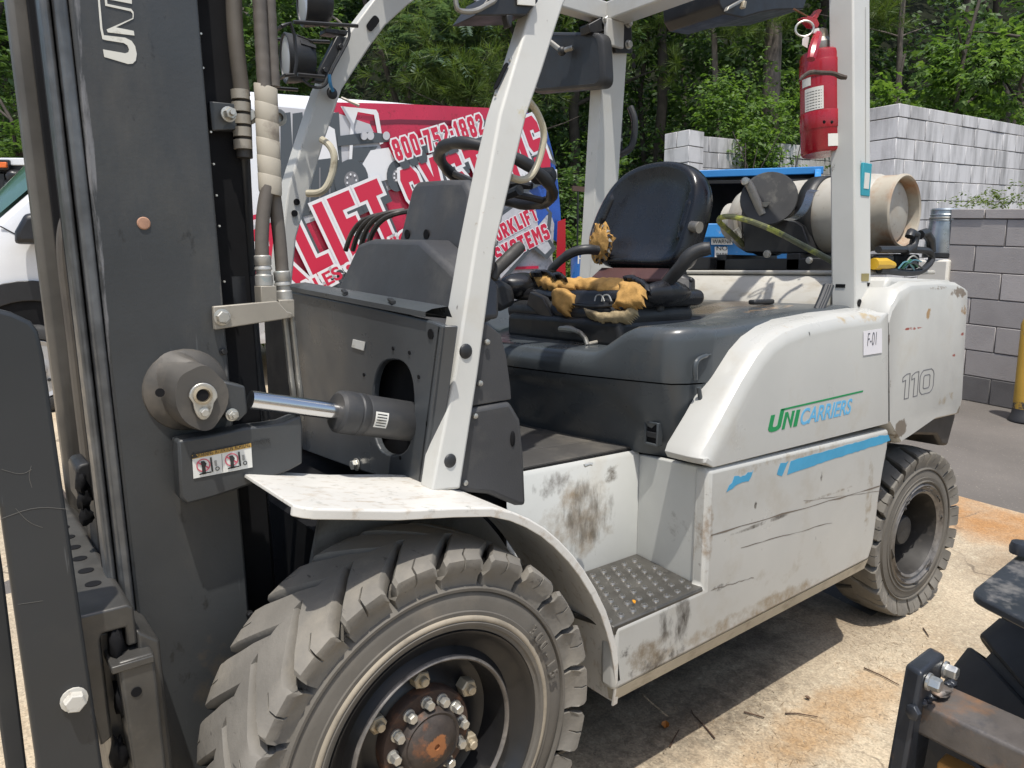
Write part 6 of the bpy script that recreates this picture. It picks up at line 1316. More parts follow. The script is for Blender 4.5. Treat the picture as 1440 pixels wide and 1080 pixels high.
# ------------------------------------------------------------------ block walls
def mat_rand(m, amt):
    nt = m.node_tree; N = nt.nodes; L = nt.links; b = N['Principled BSDF']; src = b.inputs['Base Color'].links[0].from_socket
    oi = N.new('ShaderNodeObjectInfo'); mr = N.new('ShaderNodeMapRange'); mr.inputs[3].default_value = 1-amt; mr.inputs[4].default_value = 1+amt; L.new(oi.outputs['Random'], mr.inputs[0])
    mx = N.new('ShaderNodeMix'); mx.data_type = 'RGBA'; mx.blend_type = 'MULTIPLY'; mx.inputs[0].default_value = 1; L.new(src, mx.inputs[6]); L.new(mr.outputs[0], mx.inputs[7]); L.new(mx.outputs[2], b.inputs['Base Color']); return m
WBLK = mat_rand(mat('peeling_white_block_paint', (.62, .605, .6), .8, var=.08, vscale=1.5, bump=.35, bscale=60, dirt={'col': (.1, .095, .09), 'scale': 2.4, 'amt': .6, 'sharp': .3, 'stretch': (1.8, 1.8, .3)}, dirt2={'col': (.32, .3, .29), 'scale': 7, 'amt': .3, 'sharp': .3, 'stretch': (1, 1, .4)}, world=True), .09)
GBLK = mat_rand(mat('grey_concrete_block', (.37, .342, .325), .9, var=.12, vscale=3, bump=.6, bscale=130, dirt={'col': (.12, .11, .1), 'scale': 3, 'amt': .35, 'sharp': .4}, dirt2={'col': (.33, .31, .29), 'scale': 9, 'amt': .25, 'sharp': .25}, world=True), .15)
GBLKD = mat_rand(mat('sooty_grey_block', (.13, .122, .118), .9, var=.2, vscale=4, bump=.6, bscale=130, dirt={'col': (.04, .04, .04), 'scale': 4, 'amt': .4, 'sharp': .4}), .1)
MORT = mat('dark_mortar', (.1, .093, .088), .95, var=.2)
def block_wall(label, o, u, vvec, n, courses, dep, m, mdict={}, bl=.406, bh=.203, cap=None, capover=.02, joint=.009, jit=.0025, start_half=0, name='block_wall', skip=()):
    """blocks laid along u (may slope), plumb courses, depth along dep (into the wall)"""
    T = thing(name, label, 'wall', o); u = Vector(u); dep = Vector(dep); vv = Vector(vvec); cache = {}
    dl = dep.length
    def block(i0, i1, z0, z1, mm, d0=0):
        key = (round(i1-i0, 3), round(z1-z0, 3), mm.name, round(d0, 3))
        p = Vector(o)+u*i0+vv*z0
        if key not in cache:
            lu, lz = i1-i0-joint, z1-z0-joint; g = G(); g.prism([-dep.normalized()*d0, u*lu-dep.normalized()*d0, u*lu+vv*lz-dep.normalized()*d0, vv*lz-dep.normalized()*d0], dep+dep.normalized()*(d0*2))
            b = g.build('block', mm, None, bevel=.004, seg=1); b.data.transform(Matrix.Identity(4)); cache[key] = b; adopt(b, T)
        else:
            b = cache[key].copy(); COL.objects.link(b); b.name = 'block'; adopt(b, T)
        b.matrix_basis = Matrix.Translation(p+dep.normalized()*random.uniform(-jit, jit)+u*joint*.5)
    for c in range(courses):
        off = -.5*bl if (c+start_half) % 2 else 0; k = 0; x = off
        while x < n*bl-.01:
            x0, x1 = max(0, x), min(n*bl, x+bl)
            if (c, k) not in skip and x1-x0 > .05: block(x0, x1, c*bh, (c+1)*bh, mdict.get(c, m))
            x += bl; k += 1
    if cap:
        x = 0; k = 0
        while x < n*bl-.01:
            x1 = min(n*bl, x+bl*(.62 if k == 0 else 1)); block(x, x1, courses*bh, courses*bh+cap[0], cap[1], capover); x = x1; k += 1
    g = G(); dn = dep.normalized(); q0 = Vector(o)+dn*.007+u*.006; g.prism([q0, q0+u*(n*bl-.012), q0+u*(n*bl-.012)+vv*(courses*bh-.004), q0+vv*(courses*bh-.004)], dep-dn*.014); g.build('mortar', MORT, T)
    return T
Z = Vector((0, 0, 1))
# grey wall right behind the truck: runs in y, left end near px 1330
gu = -(Vector(ray(0, 301)).normalized()); gb = atg(1361, 563)
def on_wall(px, py, base, uh):
    nrm = Vector((-uh.y, uh.x, 0)).normalized(); d = ray(px, py); t = (base-CAM).dot(nrm)/d.dot(nrm); return CAM+d*t
uh = Vector((gu.x, gu.y, 0)); ul = on_wall(1329, 400, gb, uh); du = Vector((ul.x-gb.x, ul.y-gb.y, 0)).length
go = gb-gu*(du/math.hypot(gu.x, gu.y)); zt = on_wall(1338, 307, gb, uh).z
cs = (zt-go.z)/7.
dep = Vector((-uh.y, uh.x, 0)).normalized(); dep = dep if dep.dot(FH) > 0 else -dep
GW = block_wall('grey unpainted concrete block wall with one sooty bottom course beside the yellow bollard', go, gu, Z, 7, 7, dep*.19, GBLK, {0: GBLKD}, bl=cs*2, bh=cs, cap=(.085, GBLK), capover=.012, joint=.008)
# white bay walls
au = Vector(ray(2110, 297)).normalized()
def spt(px, py, s): d = ray(px, py); return CAM+d*(s/(d.x*FH.x+d.y*FH.y))
ac = spt(1261, 193, 7.65); auh = Vector((au.x, au.y, 0)); adep = Vector((-au.y, au.x, 0)).normalized(); adep = adep if adep.dot(FH) > 0 else -adep
topA = ac.z; botz = ground_z(ac.x, ac.y); ca = int(round((topA-botz)/.203)); 
AO = Vector((ac.x, ac.y, topA-ca*.203-.0))
AO = AO+Vector((0, 0, .203))   # the top full course ends at the measured corner
WA = block_wall('streaked white painted block wall behind the gas tank, grey capped', AO, au, Z, 12, ca, adep*.46, WBLK, cap=(.13, WBLK), capover=.0, joint=.008, jit=.004)
bc = spt(984, 190, 10.0); AO2 = Vector((bc.x, bc.y, bc.z-11*.203))
WB_ = block_wall('far white block wall hung with green vines behind the blue dumpster', AO2, au, Z, 12, 11, adep*.2, WBLK, joint=.009, jit=.005, start_half=1)
pc_ = spt(970, 181, 9.8); PO = Vector((pc_.x, pc_.y, pc_.z-12*.203)); eu = Vector((-au.y, au.x, 0)).normalized(); eu = eu if eu.dot(_R) < 0 else -eu
WP = block_wall('white block pillar at the left end of the far wall, brightly sunlit', PO, eu, Z, 1, 12, Vector((au.x, au.y, 0)).normalized()*.3, WBLK, bl=.42, joint=.009, name='block_pillar')
# ------------------------------------------------------------------ yellow bollard
bp = atg(1440, 592); BOL = thing('bollard', 'yellow steel bollard with a black scuffed foot at the right edge', 'bollard', bp)
bzt = spt(1440, 455, (bp.x-CX)*FH.x+(bp.y-CY)*FH.y).z-bp.z
YM = mat('chipped_yellow_paint', (.5, .3, .045), .5, var=.1, dirt=(.1, .09, .08), dscale=9, damt=.25, blobs=[((bp.x, bp.y, bp.z+.12), (.2, .2, .09), (.05, .05, .05), 16, .55)])
g = G(); g.lathe([(.085, .07), (.085, bzt), (.07, bzt+.04), (.03, bzt+.06), (.001, bzt+.065)], bp, Z, 28); g.build('post', YM, BOL, ang=40)
g = G(); g.lathe([(.11, 0), (.11, .02), (.092, .05), (.086, .1)], bp, Z, 28); g.build('foot', mat('black_foot_paint', (.03, .03, .032), .6, var=.3, dirt=(.4, .28, .06), dscale=14, damt=.15), BOL, ang=40)
# ------------------------------------------------------------------ dumpster
DB = mat('dumpster_blue', (.025, .2, .5), .5, var=.12, vscale=3, dirt=(.3, .32, .33), dscale=12, damt=.2, bump=.05)
DS = 5.0; f0, f1 = spt(925, 325, DS), spt(1150, 325, DS); r0, r1 = spt(935, 247, DS+.9), spt(1150, 240, DS+.9)
DUM = thing('dumpster', 'open blue steel dumpster with black inside behind the forklift seat', 'dumpster', Vector(((f0.x+f1.x)/2, (f0.y+f1.y)/2, ground_z(f0.x, f0.y))))
dd = FH; du_ = (f1-f0); gz = ground_z(f0.x, f0.y)
g = G(); B0 = Vector((f0.x, f0.y, gz+.1)); B1 = Vector((f1.x, f1.y, gz+.1)); g.prism([B0, B1, f1, f0], dd*.02); g.build('front_panel', DB, DUM)
g = G(); g.beam(f0-dd*.03, f1-dd*.03, Z*.045, dd*.05); g.build('front_lip', DB, DUM, bevel=.006)
BI = mat('black_dumpster_inside', (.008, .008, .009), .8, var=.3)
g = G(); C0, C1 = Vector((r0.x, r0.y, gz+.1)), Vector((r1.x, r1.y, gz+.1)); g.prism([C0, C1, r1, r0], dd*.02); g.prism([B0+dd*.03, B1+dd*.03, C1, C0], Z*.02); g.build('inner_shell', BI, DUM)
g = G(); g.prism([B0, f0, r0, C0], du_.normalized()*.02); g.build('side_panel', DB, DUM); g = G(); g.prism([B1, f1, r1, C1], -du_.normalized()*.02); g.build('side_panel', DB, DUM)
g = G(); g.beam(r0, r1+du_.normalized()*.03, Z*.028, dd*.04); g.build('rear_rim', DB, DUM, bevel=.006); g = G(); g.beam(f1, r1, du_.normalized()*.025, Z*.03); g.build('side_rim', DB, DUM, bevel=.006)
g = G(); lidp = [r0+Vector((0, 0, -.06)), r1+Vector((0, 0, -.06)), r1-dd*.5+Vector((0, 0, -.12)), r0-dd*.5+Vector((0, 0, -.10))]; g.prism(lidp, Vector((0, 0, -.02))); g.build('black_lid', BI, DUM)
def dpl(p, name, m, off): return G().prism([spt(a, b, DS-.035-off) for a, b in p], -dd*.002).build(name, m, DUM)
dpl([(1000, 335), (1030, 335), (1030, 344), (1000, 344)], 'placard', LABEL, 0); dpl([(1005, 347), (1023, 347), (1023, 366), (1005, 366)], 'placard', LABEL, 0)
dq = spt(1002, 342.5, DS-.04); text('placard_lettering', 'WARNING', INK, DUM, dq, du_, Z, .038, width=.9); dq = spt(1007, 352, DS-.04); text('placard_lettering', 'NO', INK, DUM, dq, du_, Z, .04, width=1.2); dq = spt(1007, 361, DS-.04); text('placard_lettering', 'PARK', INK, DUM, dq, du_, Z, .036, width=.9)
# ------------------------------------------------------------------ blue drum on a crate
dS = 7.0; dt = spt(824, 350, dS); dr = 21*1.5/FPX*dS*1.25; dr = .27
dc_ = spt(803, 350, dS)+_R*dr; dz0 = dc_.z-.86
DRM = thing('drum', 'shiny blue plastic drum half hidden behind the forklift seat', 'drum', (dc_.x, dc_.y, dz0))
DRB = mat('drum_blue', (.02, .16, .48), .3, var=.06, coat=.3)
g = G(); h = .86; g.lathe([(.25, 0), (.27, .02), (.27, .27), (.282, .28), (.282, .3), (.27, .31), (.27, .55), (.282, .56), (.282, .58), (.27, .59), (.27, .80), (.282, .815), (.282, .85), (.25, .86), (.02, .85)], (dc_.x, dc_.y, dz0), Z, 36); g.build('drum_body', DRB, DRM, ang=35)
G().cyl((dc_.x-.1, dc_.y-.1, dz0+.84), (dc_.x-.1, dc_.y-.1, dz0+.885), .04, 14).build('bung', DRB, DRM)
p = spt(811, 363, dS-.28); text('drum_lettering', 'F', LABEL, DRM, p+Vector((0, 0, -.05)), _R, Z, .13)
gzd = ground_z(dc_.x, dc_.y); CRT = thing('crate', 'timber crate under the blue drum behind the seat', 'crate', (dc_.x, dc_.y, gzd))
WOOD = mat('grey_timber', (.2, .15, .1), .8, var=.2, vscale=6)
for k in range(5):
    for sx in (-1, 1): G().bx(dc_.x+sx*.36-.015, dc_.x+sx*.36+.015, dc_.y-.36, dc_.y+.36, gzd+(dz0-gzd)*(k+.08)/5.2, gzd+(dz0-gzd)*(k+.9)/5.2).build('plank', WOOD, CRT)
    for sy in (-1, 1): G().bx(dc_.x-.34, dc_.x+.34, dc_.y+sy*.345-.012, dc_.y+sy*.345+.012, gzd+(dz0-gzd)*(k+.08)/5.2, gzd+(dz0-gzd)*(k+.9)/5.2).build('plank', WOOD, CRT)
G().bx(dc_.x-.38, dc_.x+.38, dc_.y-.38, dc_.y+.38, dz0-.04, dz0-.001).build('crate_top', WOOD, CRT)
# ------------------------------------------------------------------ galvanised can on a pale cabinet
gs = 5.75; c0 = spt(1330, 300, gs+.9); c1 = spt(1322, 355, gs+.9); ax = (c0-c1)
CAN = thing('metal_can', 'galvanised ribbed metal can leaning behind the grey block wall', 'can', c1)
GALV = mat('galvanised_steel', (.36, .4, .43), .35, metal=.7, var=.2, vscale=9, dirt=(.2, .24, .26), dscale=6, damt=.4)
L_ = ax.length; g = G(); g.lathe([(.13, -.04*L_), (.135, 0), (.118, L_*.75), (.118, L_*.78), (.124, L_*.8), (.118, L_*.82), (.118, L_*.92), (.123, L_*.94), (.118, L_*.96), (.118, L_*1.04), (.123, L_*1.06), (.118, L_*1.1), (.1, L_*1.1)], c1, ax, 32); g.build('can_body', GALV, CAN, ang=30)
g = G(); g.lathe([(.122, L_*.83), (.125, L_*.84), (.125, L_*.87), (.122, L_*.88)], c1, ax, 32); g.build('clamp_band', STEELP, CAN); G().bx(-.02, .02, -.012, .012, -.02, .02).map(lambda v: c1+ax*.86+v-FH*.125).build('latch', ZINC, CAN)
g = G(); g.lathe([(.14, -.14*L_), (.14, -.04*L_), (.13, -.03*L_)], c1, ax, 28); g.build('black_base', BLACKM, CAN)
cz = c1.z-.13*L_; cgz = ground_z(c1.x, c1.y); CAB = G().bx(c1.x-.13, c1.x+.13, c1.y-.13, c1.y+.13, cgz, cz-.02).build('cabinet', mat('pale_cabinet', (.6, .57, .5), .5, var=.05), None, bevel=.02)
tag(CAB, 'pale cream cabinet under the leaning metal can', 'cabinet')
# ------------------------------------------------------------------ sign stake by the van
sp0 = spt(812, 335, 9.0); g0 = ground_z(sp0.x, sp0.y); STK = thing('stake', 'thin dark stake with a small crosspiece standing in the weeds behind the van', 'stake', (sp0.x, sp0.y, g0))
zt_ = spt(810, 262, 9.0).z; G().tube([(sp0.x, sp0.y, g0), (sp0.x, sp0.y, zt_)], .012, 6).build('rod', BLACKM, STK); G().bx(sp0.x-.09, sp0.x+.13, sp0.y-.012, sp0.y+.012, zt_-.06, zt_).build('crosspiece', mat('rusty_brown', (.1, .06, .045), .7), STK)
# ------------------------------------------------------------------ parked equipment behind the van's bonnet
es = 9.5; E_ = lambda px, py, s=es: spt(px, py, s)
eb = E_(0, 250); EQ = thing('parked_machine', 'dark machine with a white bar and an orange marker lamp beyond the van bonnet', 'machine', (eb.x, eb.y, ground_z(eb.x, eb.y)))
g = G(); g.beam(E_(-60, 228), E_(46, 229), Z*.045, FH*.1); g.build('white_bar', VWHITE, EQ, bevel=.01)
g = G(); g.beam(E_(-4, 232, es-.12), E_(14, 232, es-.12), Z*.06, FH*.03); g.build('lamp_box', VBLK, EQ, bevel=.01)
g = G(); g.beam(E_(-2, 232, es-.16), E_(10, 232, es-.16), Z*.032, FH*.02); g.build('marker_lamp', flat('orange_lamp', (.75, .16, .03), .3), EQ, bevel=.008)
g = G(); g.beam(E_(10, 238), E_(46, 238), Z*.03, FH*.08); g.build('dark_rail', VBLK, EQ)
for k in range(16):
    nblob('engine_part', E_(random.uniform(-10, 32), random.uniform(240, 272), es+random.uniform(-.1, .3)), (random.uniform(.04, .11), .08, random.uniform(.04, .1)), random.choice([VBLK, DARK, GALV, BLACKM]), EQ, .4, 3, 10, 8, k)
for px in (4, 30): G().beam(E_(px, 245), Vector((E_(px, 245).x, E_(px, 245).y, ground_z(eb.x, eb.y))), _R*.04, FH*.04).build('machine_leg', VBLK, EQ)
# ------------------------------------------------------------------ vegetation
def leafmat(name, c1, c2, rough=.5, trans=.35):
    m = bpy.data.materials.new(name); m.use_nodes = True; nt = m.node_tree; N = nt.nodes; L = nt.links; b = N['Principled BSDF']; out = N['Material Output']
    ge = N.new('ShaderNodeNewGeometry'); rp = N.new('ShaderNodeValToRGB'); rp.color_ramp.elements[0].color = (*c1, 1); rp.color_ramp.elements[1].color = (*c2, 1); L.new(ge.outputs['Random Per Island'], rp.inputs[0])
    L.new(rp.outputs[0], b.inputs['Base Color']); b.inputs['Roughness'].default_value = rough; b.inputs['Specular IOR Level'].default_value = .35
    tr = N.new('ShaderNodeBsdfTranslucent'); mx = N.new('ShaderNodeMix'); mx.data_type = 'RGBA'; mx.blend_type = 'MULTIPLY'; mx.inputs[0].default_value = 1; L.new(rp.outputs[0], mx.inputs[6]); mx.inputs[7].default_value = (1.5, 1.6, .7, 1); L.new(mx.outputs[2], tr.inputs[0])
    ms = N.new('ShaderNodeMixShader'); ms.inputs[0].default_value = trans; L.new(b.outputs[0], ms.inputs[1]); L.new(tr.outputs[0], ms.inputs[2]); L.new(ms.outputs[0], out.inputs[0])
    return m
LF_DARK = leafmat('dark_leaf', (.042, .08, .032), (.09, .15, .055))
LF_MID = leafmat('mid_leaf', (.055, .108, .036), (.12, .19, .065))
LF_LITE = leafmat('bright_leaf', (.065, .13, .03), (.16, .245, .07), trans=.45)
LF_BLUE = leafmat('blue_green_leaf', (.055, .1, .065), (.12, .175, .115), rough=.45)
LF_PINE = leafmat('pine_needle', (.055, .1, .025), (.14, .185, .045))
LF_WEED = leafmat('weed_leaf', (.07, .11, .025), (.16, .2, .06))
BARK = mat('grey_pine_bark', (.15, .125, .105), .95, var=.3, vscale=6, bump=.9, bscale=25, dirt={'col': (.05, .04, .034), 'scale': 12, 'amt': .5, 'sharp': .2, 'stretch': (1, 1, .3)})
BARKD = mat('dark_bark', (.07, .058, .048), .95, var=.3, vscale=9, bump=.6, bscale=40)
rng = np.random.default_rng(11)
def unit(v): return v/np.maximum(1e-9, np.linalg.norm(v, axis=-1, keepdims=True))
def leaf_quads(P, D, Nn, L, W):
    """P base points, D directions, Nn normals -> diamond leaves folded on the midrib"""
    S_ = unit(np.cross(D, Nn)); n = len(P); L = np.broadcast_to(L, n)[:, None]; W = np.broadcast_to(W, n)[:, None]
    tip = P+D*L-Nn*L*.12; a = P+D*L*.42+S_*W*.5+Nn*W*.12; b = P+D*L*.42-S_*W*.5+Nn*W*.12
    return np.stack([P, a, tip, b], 1)
def mesh_quads(name, Q, m, parent=None):
    n = len(Q); me = bpy.data.meshes.new(name); me.vertices.add(n*4); me.vertices.foreach_set('co', Q.reshape(-1).astype(np.float32))
    me.loops.add(n*4); me.loops.foreach_set('vertex_index', np.arange(n*4, dtype=np.int32)); me.polygons.add(n); me.polygons.foreach_set('loop_start', np.arange(0, n*4, 4, dtype=np.int32))
    me.update(calc_edges=True); me.validate(); me.materials.append(m); o = bpy.data.objects.new(name, me); COL.objects.link(o)
    if parent: adopt(o, parent)
    return o
def sprays(P, D, kind, size, k):
    """leafy twigs: P (n,3) starts, D (n,3) directions"""
    n = len(P); out = []
    up = np.array([0, 0, 1.])
    side = unit(np.cross(D, up)+rng.normal(0, .05, (n, 3))); nrm = unit(np.cross(side, D)+rng.normal(0, .18, (n, 3)))
    nrm = np.where(nrm[:, 2:] < 0, -nrm, nrm)
    if kind == 'pine':
        for j in range(k):
            d = unit(D*.9+rng.normal(0, .55, (n, 3))); nn = unit(np.cross(d, rng.normal(0, 1, (n, 3))))
            out.append(leaf_quads(P+D*rng.uniform(0, .5, (n, 1))*size, d, nn, size*rng.uniform(.7, 1.1, n), size*.035))
    elif kind == 'pinnate':
        Lr = size*rng.uniform(.7, 1.2, n)
        for j in range(k):
            t = (j//2+1)/(k/2+1); sgn = 1 if j % 2 else -1
            p = P+D*(Lr*t)[:, None]-nrm*(Lr*.35*t*t)[:, None]
            d = unit(side*sgn*.9+D*.35-nrm*.25+rng.normal(0, .08, (n, 3))); out.append(leaf_quads(p, d, unit(nrm+rng.normal(0, .12, (n, 3))), size*.34*(1-.45*t), size*.11))
    elif kind == 'maple':
        for j in range(k):
            t = rng.uniform(.05, 1, n); p = P+D*(size*3.2*t)[:, None]+side*rng.normal(0, size*.7, (n, 1))+nrm*rng.normal(0, size*.25, (n, 1))
            d0 = unit(D*.6+side*rng.normal(0, .8, (n, 1))-np.array([0, 0, .35])); nn = unit(nrm+rng.normal(0, .3, (n, 3))); s2 = unit(np.cross(d0, nn))
            for a in (-.95, 0, .95):
                d = unit(d0*math.cos(a)+s2*math.sin(a)); out.append(leaf_quads(p, d, nn, size*(1.0 if a == 0 else .8), size*.42))
    else:
        for j in range(k):
            t = rng.uniform(.0, 1, n); sgn = np.where(rng.random(n) < .5, -1, 1)[:, None]
            p = P+D*(size*3.6*t)[:, None]+nrm*rng.normal(0, size*.3, (n, 1)); d = unit(D*.5+side*sgn*rng.uniform(.4, 1, (n, 1))-np.array([0, 0, .25])+rng.normal(0, .2, (n, 3)))
            out.append(leaf_quads(p, d, unit(nrm+rng.normal(0, .35, (n, 3))), size*rng.uniform(.7, 1.25, n), size*.55))
    return np.concatenate(out)
def crown_points(n, c, r, hollow=.45):
    d = unit(rng.normal(0, 1, (n, 3))); u = hollow+(1-hollow)*rng.random((n, 1))**.6
    lob = 1+.28*np.sin(3*d[:, :1]*2+c[0])*np.cos(4*d[:, 1:2]+c[1])+.18*np.sin(9*d[:, 2:3]+c[2])
    P = np.array(c)+d*u*lob*np.array(r); D = unit(d*np.array([1, 1, .35])+np.array([0, 0, .08])+rng.normal(0, .25, (n, 3)))
    return P, D
def limb(g, a, b, r0, r1, seed, bend=.12, n=6):
    pts = []; a = Vector(a); b = Vector(b); L_ = (b-a).length
    for i in range(n+1):
        t = i/n; p = a.lerp(b, t); p += Vector((noise.noise(Vector((seed, t*2, 0))), noise.noise(Vector((seed, 5, t*2))), 0))*L_*bend*min(1, 3*t); pts.append(p)
    g.tube(pts, [r0+(r1-r0)*i/n for i in range(n+1)], 8); return pts
def tree(label, px, s, topz, cz0, cr, kind, m, nsp, size, k, trunk_r=.09, name='tree', cat='tree', group=None, lean=0, bark=None, gaps=1):
    p = spt(px, 377, s); x, y = p.x, p.y; gz = bank_z(x, y)
    T = thing(name, label, cat, (x, y, gz), group)
    g = G(); top = (x+lean, y, gz+topz); tp = limb(g, (x, y, gz-.1), top, trunk_r, trunk_r*.35, px*.01)
    cc = (x+lean*.7, y, gz+(cz0+topz)/2); rz = (topz-cz0)/2
    for q in range(7):
        a = rng.uniform(0, 2*PI); b = tp[rng.integers(2, 6)]; limb(g, b, (cc[0]+cr*.8*math.cos(a), cc[1]+cr*.8*math.sin(a), b.z+rng.uniform(.1, .7)*rz), trunk_r*.4, trunk_r*.1, q*3.1+px)
    g.build('trunk', bark or BARKD, T, ang=60)
    Ps, Ds = [], []
    nl = max(3, int(nsp/90))
    for q in range(nl):       # clumps
        d = unit(rng.normal(0, 1, 3)); c = np.array(cc)+d*np.array([cr, cr, rz])*rng.uniform(.3, .85); rr = rng.uniform(.28, .5)
        P, D = crown_points(nsp//nl, c, (cr*rr, cr*rr, rz*rr*.7), .3); Ps.append(P); Ds.append(D)
    Q = sprays(np.concatenate(Ps), np.concatenate(Ds), kind, size, k); mesh_quads('crown', Q, m, T)
    return T
def bank_z(x, y):
    s = (x-CX)*FH.x+(y-CY)*FH.y; return ground_z(x, y)+max(0, s-10.2)*.32+ (max(0, s-18)*.5)
# wooded bank
g = G(); nx, ny = 60, 26; vs = []
for j in range(ny):
    s = 10.0+j*1.4
    for i in range(nx):
        l = -34+i*1.15; p = CAM+FH*s+_R*l; z = bank_z(p.x, p.y)-.02+.25*noise.noise(Vector((p.x*.5, p.y*.5, 0)))*min(1, max(0, (s-10)/2)); vs.append((p.x, p.y, z))
g.add(vs, [(j*nx+i, j*nx+i+1, (j+1)*nx+i+1, (j+1)*nx+i) for j in range(ny-1) for i in range(nx-1)])
tag(g.build('hillside', mat('leaf_litter_soil', (.011, .014, .007), .95, var=.4, vscale=2, bump=.6, bscale=20, spec=.1, dirt=(.022, .021, .011), dscale=6, damt=.4), ang=180), kind='structure')
# the far wood as one mass
def mass(name, n, s0, s1, l0, l1, z0, z1, kind, size, k, m, keep=None):
    s = rng.uniform(s0, s1, n); l = rng.uniform(l0, l1, n)*s/15; 
    x = CX+FH.x*s+_R.x*l; y = CY+FH.y*s+_R.y*l; gz = np.array([bank_z(a, b) for a, b in zip(x, y)]); z = gz+z0+(z1-z0)*rng.random(n)
    # clump it: keep points where a low-frequency noise is high
    nv = np.array([noise.noise(Vector((a*.55, b*.55, c*.75))) for a, b, c in zip(x, y, z)]); ok = nv > (-.12 if keep is None else keep)
    P = np.stack([x, y, z], 1)[ok]; n = len(P); a = rng.uniform(0, 2*PI, n); D = unit(np.stack([np.cos(a)-FH.x*.5, np.sin(a)-FH.y*.5, rng.normal(.0, .25, n)], 1))
    return tag(mesh_quads(name, sprays(P, D, kind, size, k), m), kind='stuff')
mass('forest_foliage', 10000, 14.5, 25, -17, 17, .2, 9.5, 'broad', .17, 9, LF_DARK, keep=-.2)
mass('undergrowth', 9000, 11.2, 20, -15, 15, .0, 2.2, 'broad', .10, 10, LF_MID, keep=-.2)
mass('canopy_foliage', 1200, 12.5, 24, -17, 17, 6.2, 10.5, 'broad', .2, 9, LF_MID, keep=-.1)
for i in range(60):
    pass
# dark slim stems among the trees
stems = [(905, 13.5, .05, 8), (1036, 12.5, .025, 3.2), (1325, 12.6, .09, 8), (560, 14, .06, 8), (700, 15, .07, 8), (1180, 15, .08, 9), (1400, 14.5, .07, 9), (830, 16, .08, 9), (620, 17, .08, 9), (960, 16.5, .07, 9)]
for i, (px, s, r_, h_) in enumerate(stems):
    p = spt(px, 377, s); gz = bank_z(p.x, p.y); g = G(); limb(g, (p.x, p.y, gz-.2), (p.x+.2*math.sin(i*2.3), p.y, gz+h_), r_, r_*.5, i*1.7, .06)
    where = ['left of the thick pine', 'thin sapling right of the young pine', 'above the streaked white wall', 'behind the work lights', 'behind the near front pillar of the forklift', 'right of the fire extinguisher, mostly hidden', 'at the right edge of the wood', 'above the black mirror', 'over the van roof middle', 'between the far rear pillar and the thin pine'][i]
    T = thing('slim_tree', 'slim dark tree, '+where, 'tree', (p.x, p.y, gz), 'slim trees in the shaded wood'); g.build('trunk', BARKD, T, ang=60)
    Pq, Dq = crown_points(110, (p.x, p.y, gz+h_), (1.1, 1.1, .9), .2); mesh_quads('crown', sprays(Pq, Dq, 'broad', .13, 9), LF_DARK, T)
# pines
def pine(label, px, s, r0, h_, tufts, lean, seed, cat='pine tree', low=None):
    p = spt(px, 377, s); gz = bank_z(p.x, p.y); T = thing('pine_tree', label, cat, (p.x, p.y, gz)); g = G(); g0 = limb(g, (p.x, p.y, gz-.2), (p.x+lean, p.y+lean*.3, gz+h_), r0, r0*.6, seed, .03, 8)
    for q in range(5): b = g0[5+q % 3]; a = rng.uniform(0, 2*PI); limb(g, b, b+Vector((1.3*math.cos(a), 1.3*math.sin(a), .5)), r0*.25, r0*.06, seed+q)
    g.build('trunk', BARK, T, ang=60)
    P, D = [], []
    for (tx, ty, ts, n) in tufts:
        c = spt(tx, ty, ts); c = np.array(c)
        P.append(c+rng.normal(0, .16, (n, 3))); D.append(unit(rng.normal(0, .6, (n, 3))+np.array([0, 0, .4])-np.array(FH)*.3))
    P2, D2 = crown_points(260, (p.x+lean, p.y, gz+h_), (1.6, 1.6, .9), .2); P.append(P2); D.append(D2)
    mesh_quads('crown', sprays(np.concatenate(P), np.concatenate(D), 'pine', .24, 34), LF_PINE, T); return T
pine('thick grey pine trunk with a yellow green needle tuft under the black rear lamp', 1070, 11.6, .155, 7.5, [(1050, 30, 11.3, 12), (1070, 25, 11.2, 16), (1090, 28, 11.2, 12), (1035, 42, 11.2, 8)], .05, 3.3)
pine('young thin pine with a curved trunk left of the thick pine', 999, 11.9, .055, 6.6, [(975, 8, 11.6, 16), (1000, -6, 11.6, 12), (930, 20, 11.8, 12), (900, 60, 11.9, 14), (950, 90, 12, 12)], -.12, 6.1)
pine('bushy pine sapling with lit needles above the van phone number', 655, 11.4, .05, 3.4, [(640, 118, 10.9, 22), (660, 105, 10.9, 22), (680, 120, 11, 18), (620, 130, 11, 14), (600, 118, 11.1, 12), (655, 132, 10.8, 14)], .1, 8.8)
pine('pine boughs hanging beside the top of the near rear pillar, right of it', 1243, 12.2, .06, 6.0, [(1238, 8, 11.8, 20), (1246, 22, 11.8, 14)], .1, 12.2)
# broadleaf trees, one by one
tree('blue green compound leaved tree between the front pillars, lit leaf sprays', 620, 11.6, 6.4, 2.1, 1.25, 'pinnate', LF_BLUE, 420, .42, 16, .07)
tree('pinnate leaved tree with pale sprays just left of the near front pillar top', 530, 12.2, 6.6, 2.0, 1.1, 'pinnate', LF_BLUE, 330, .44, 16, .06)
tree('small pinnate tree right of the near front pillar behind the mirror', 735, 12.0, 6.8, 2.6, 1.1, 'pinnate', LF_BLUE, 260, .42, 16, .06)
tree('dark broadleaf tree behind the hose pair and the work lights', 385, 12.2, 6.6, .8, 1.6, 'broad', LF_MID, 620, .12, 11, .1)
tree('sunny broadleaf tree at the far left edge, above the parked machine', 0, 12.5, 6.4, .6, 1.5, 'broad', LF_MID, 620, .13, 11, .1)
tree('fern leaved tree left of the mast, reaching down to the white bar', 12, 10.9, 3.2, .2, .85, 'pinnate', LF_MID, 300, .34, 16, .05)
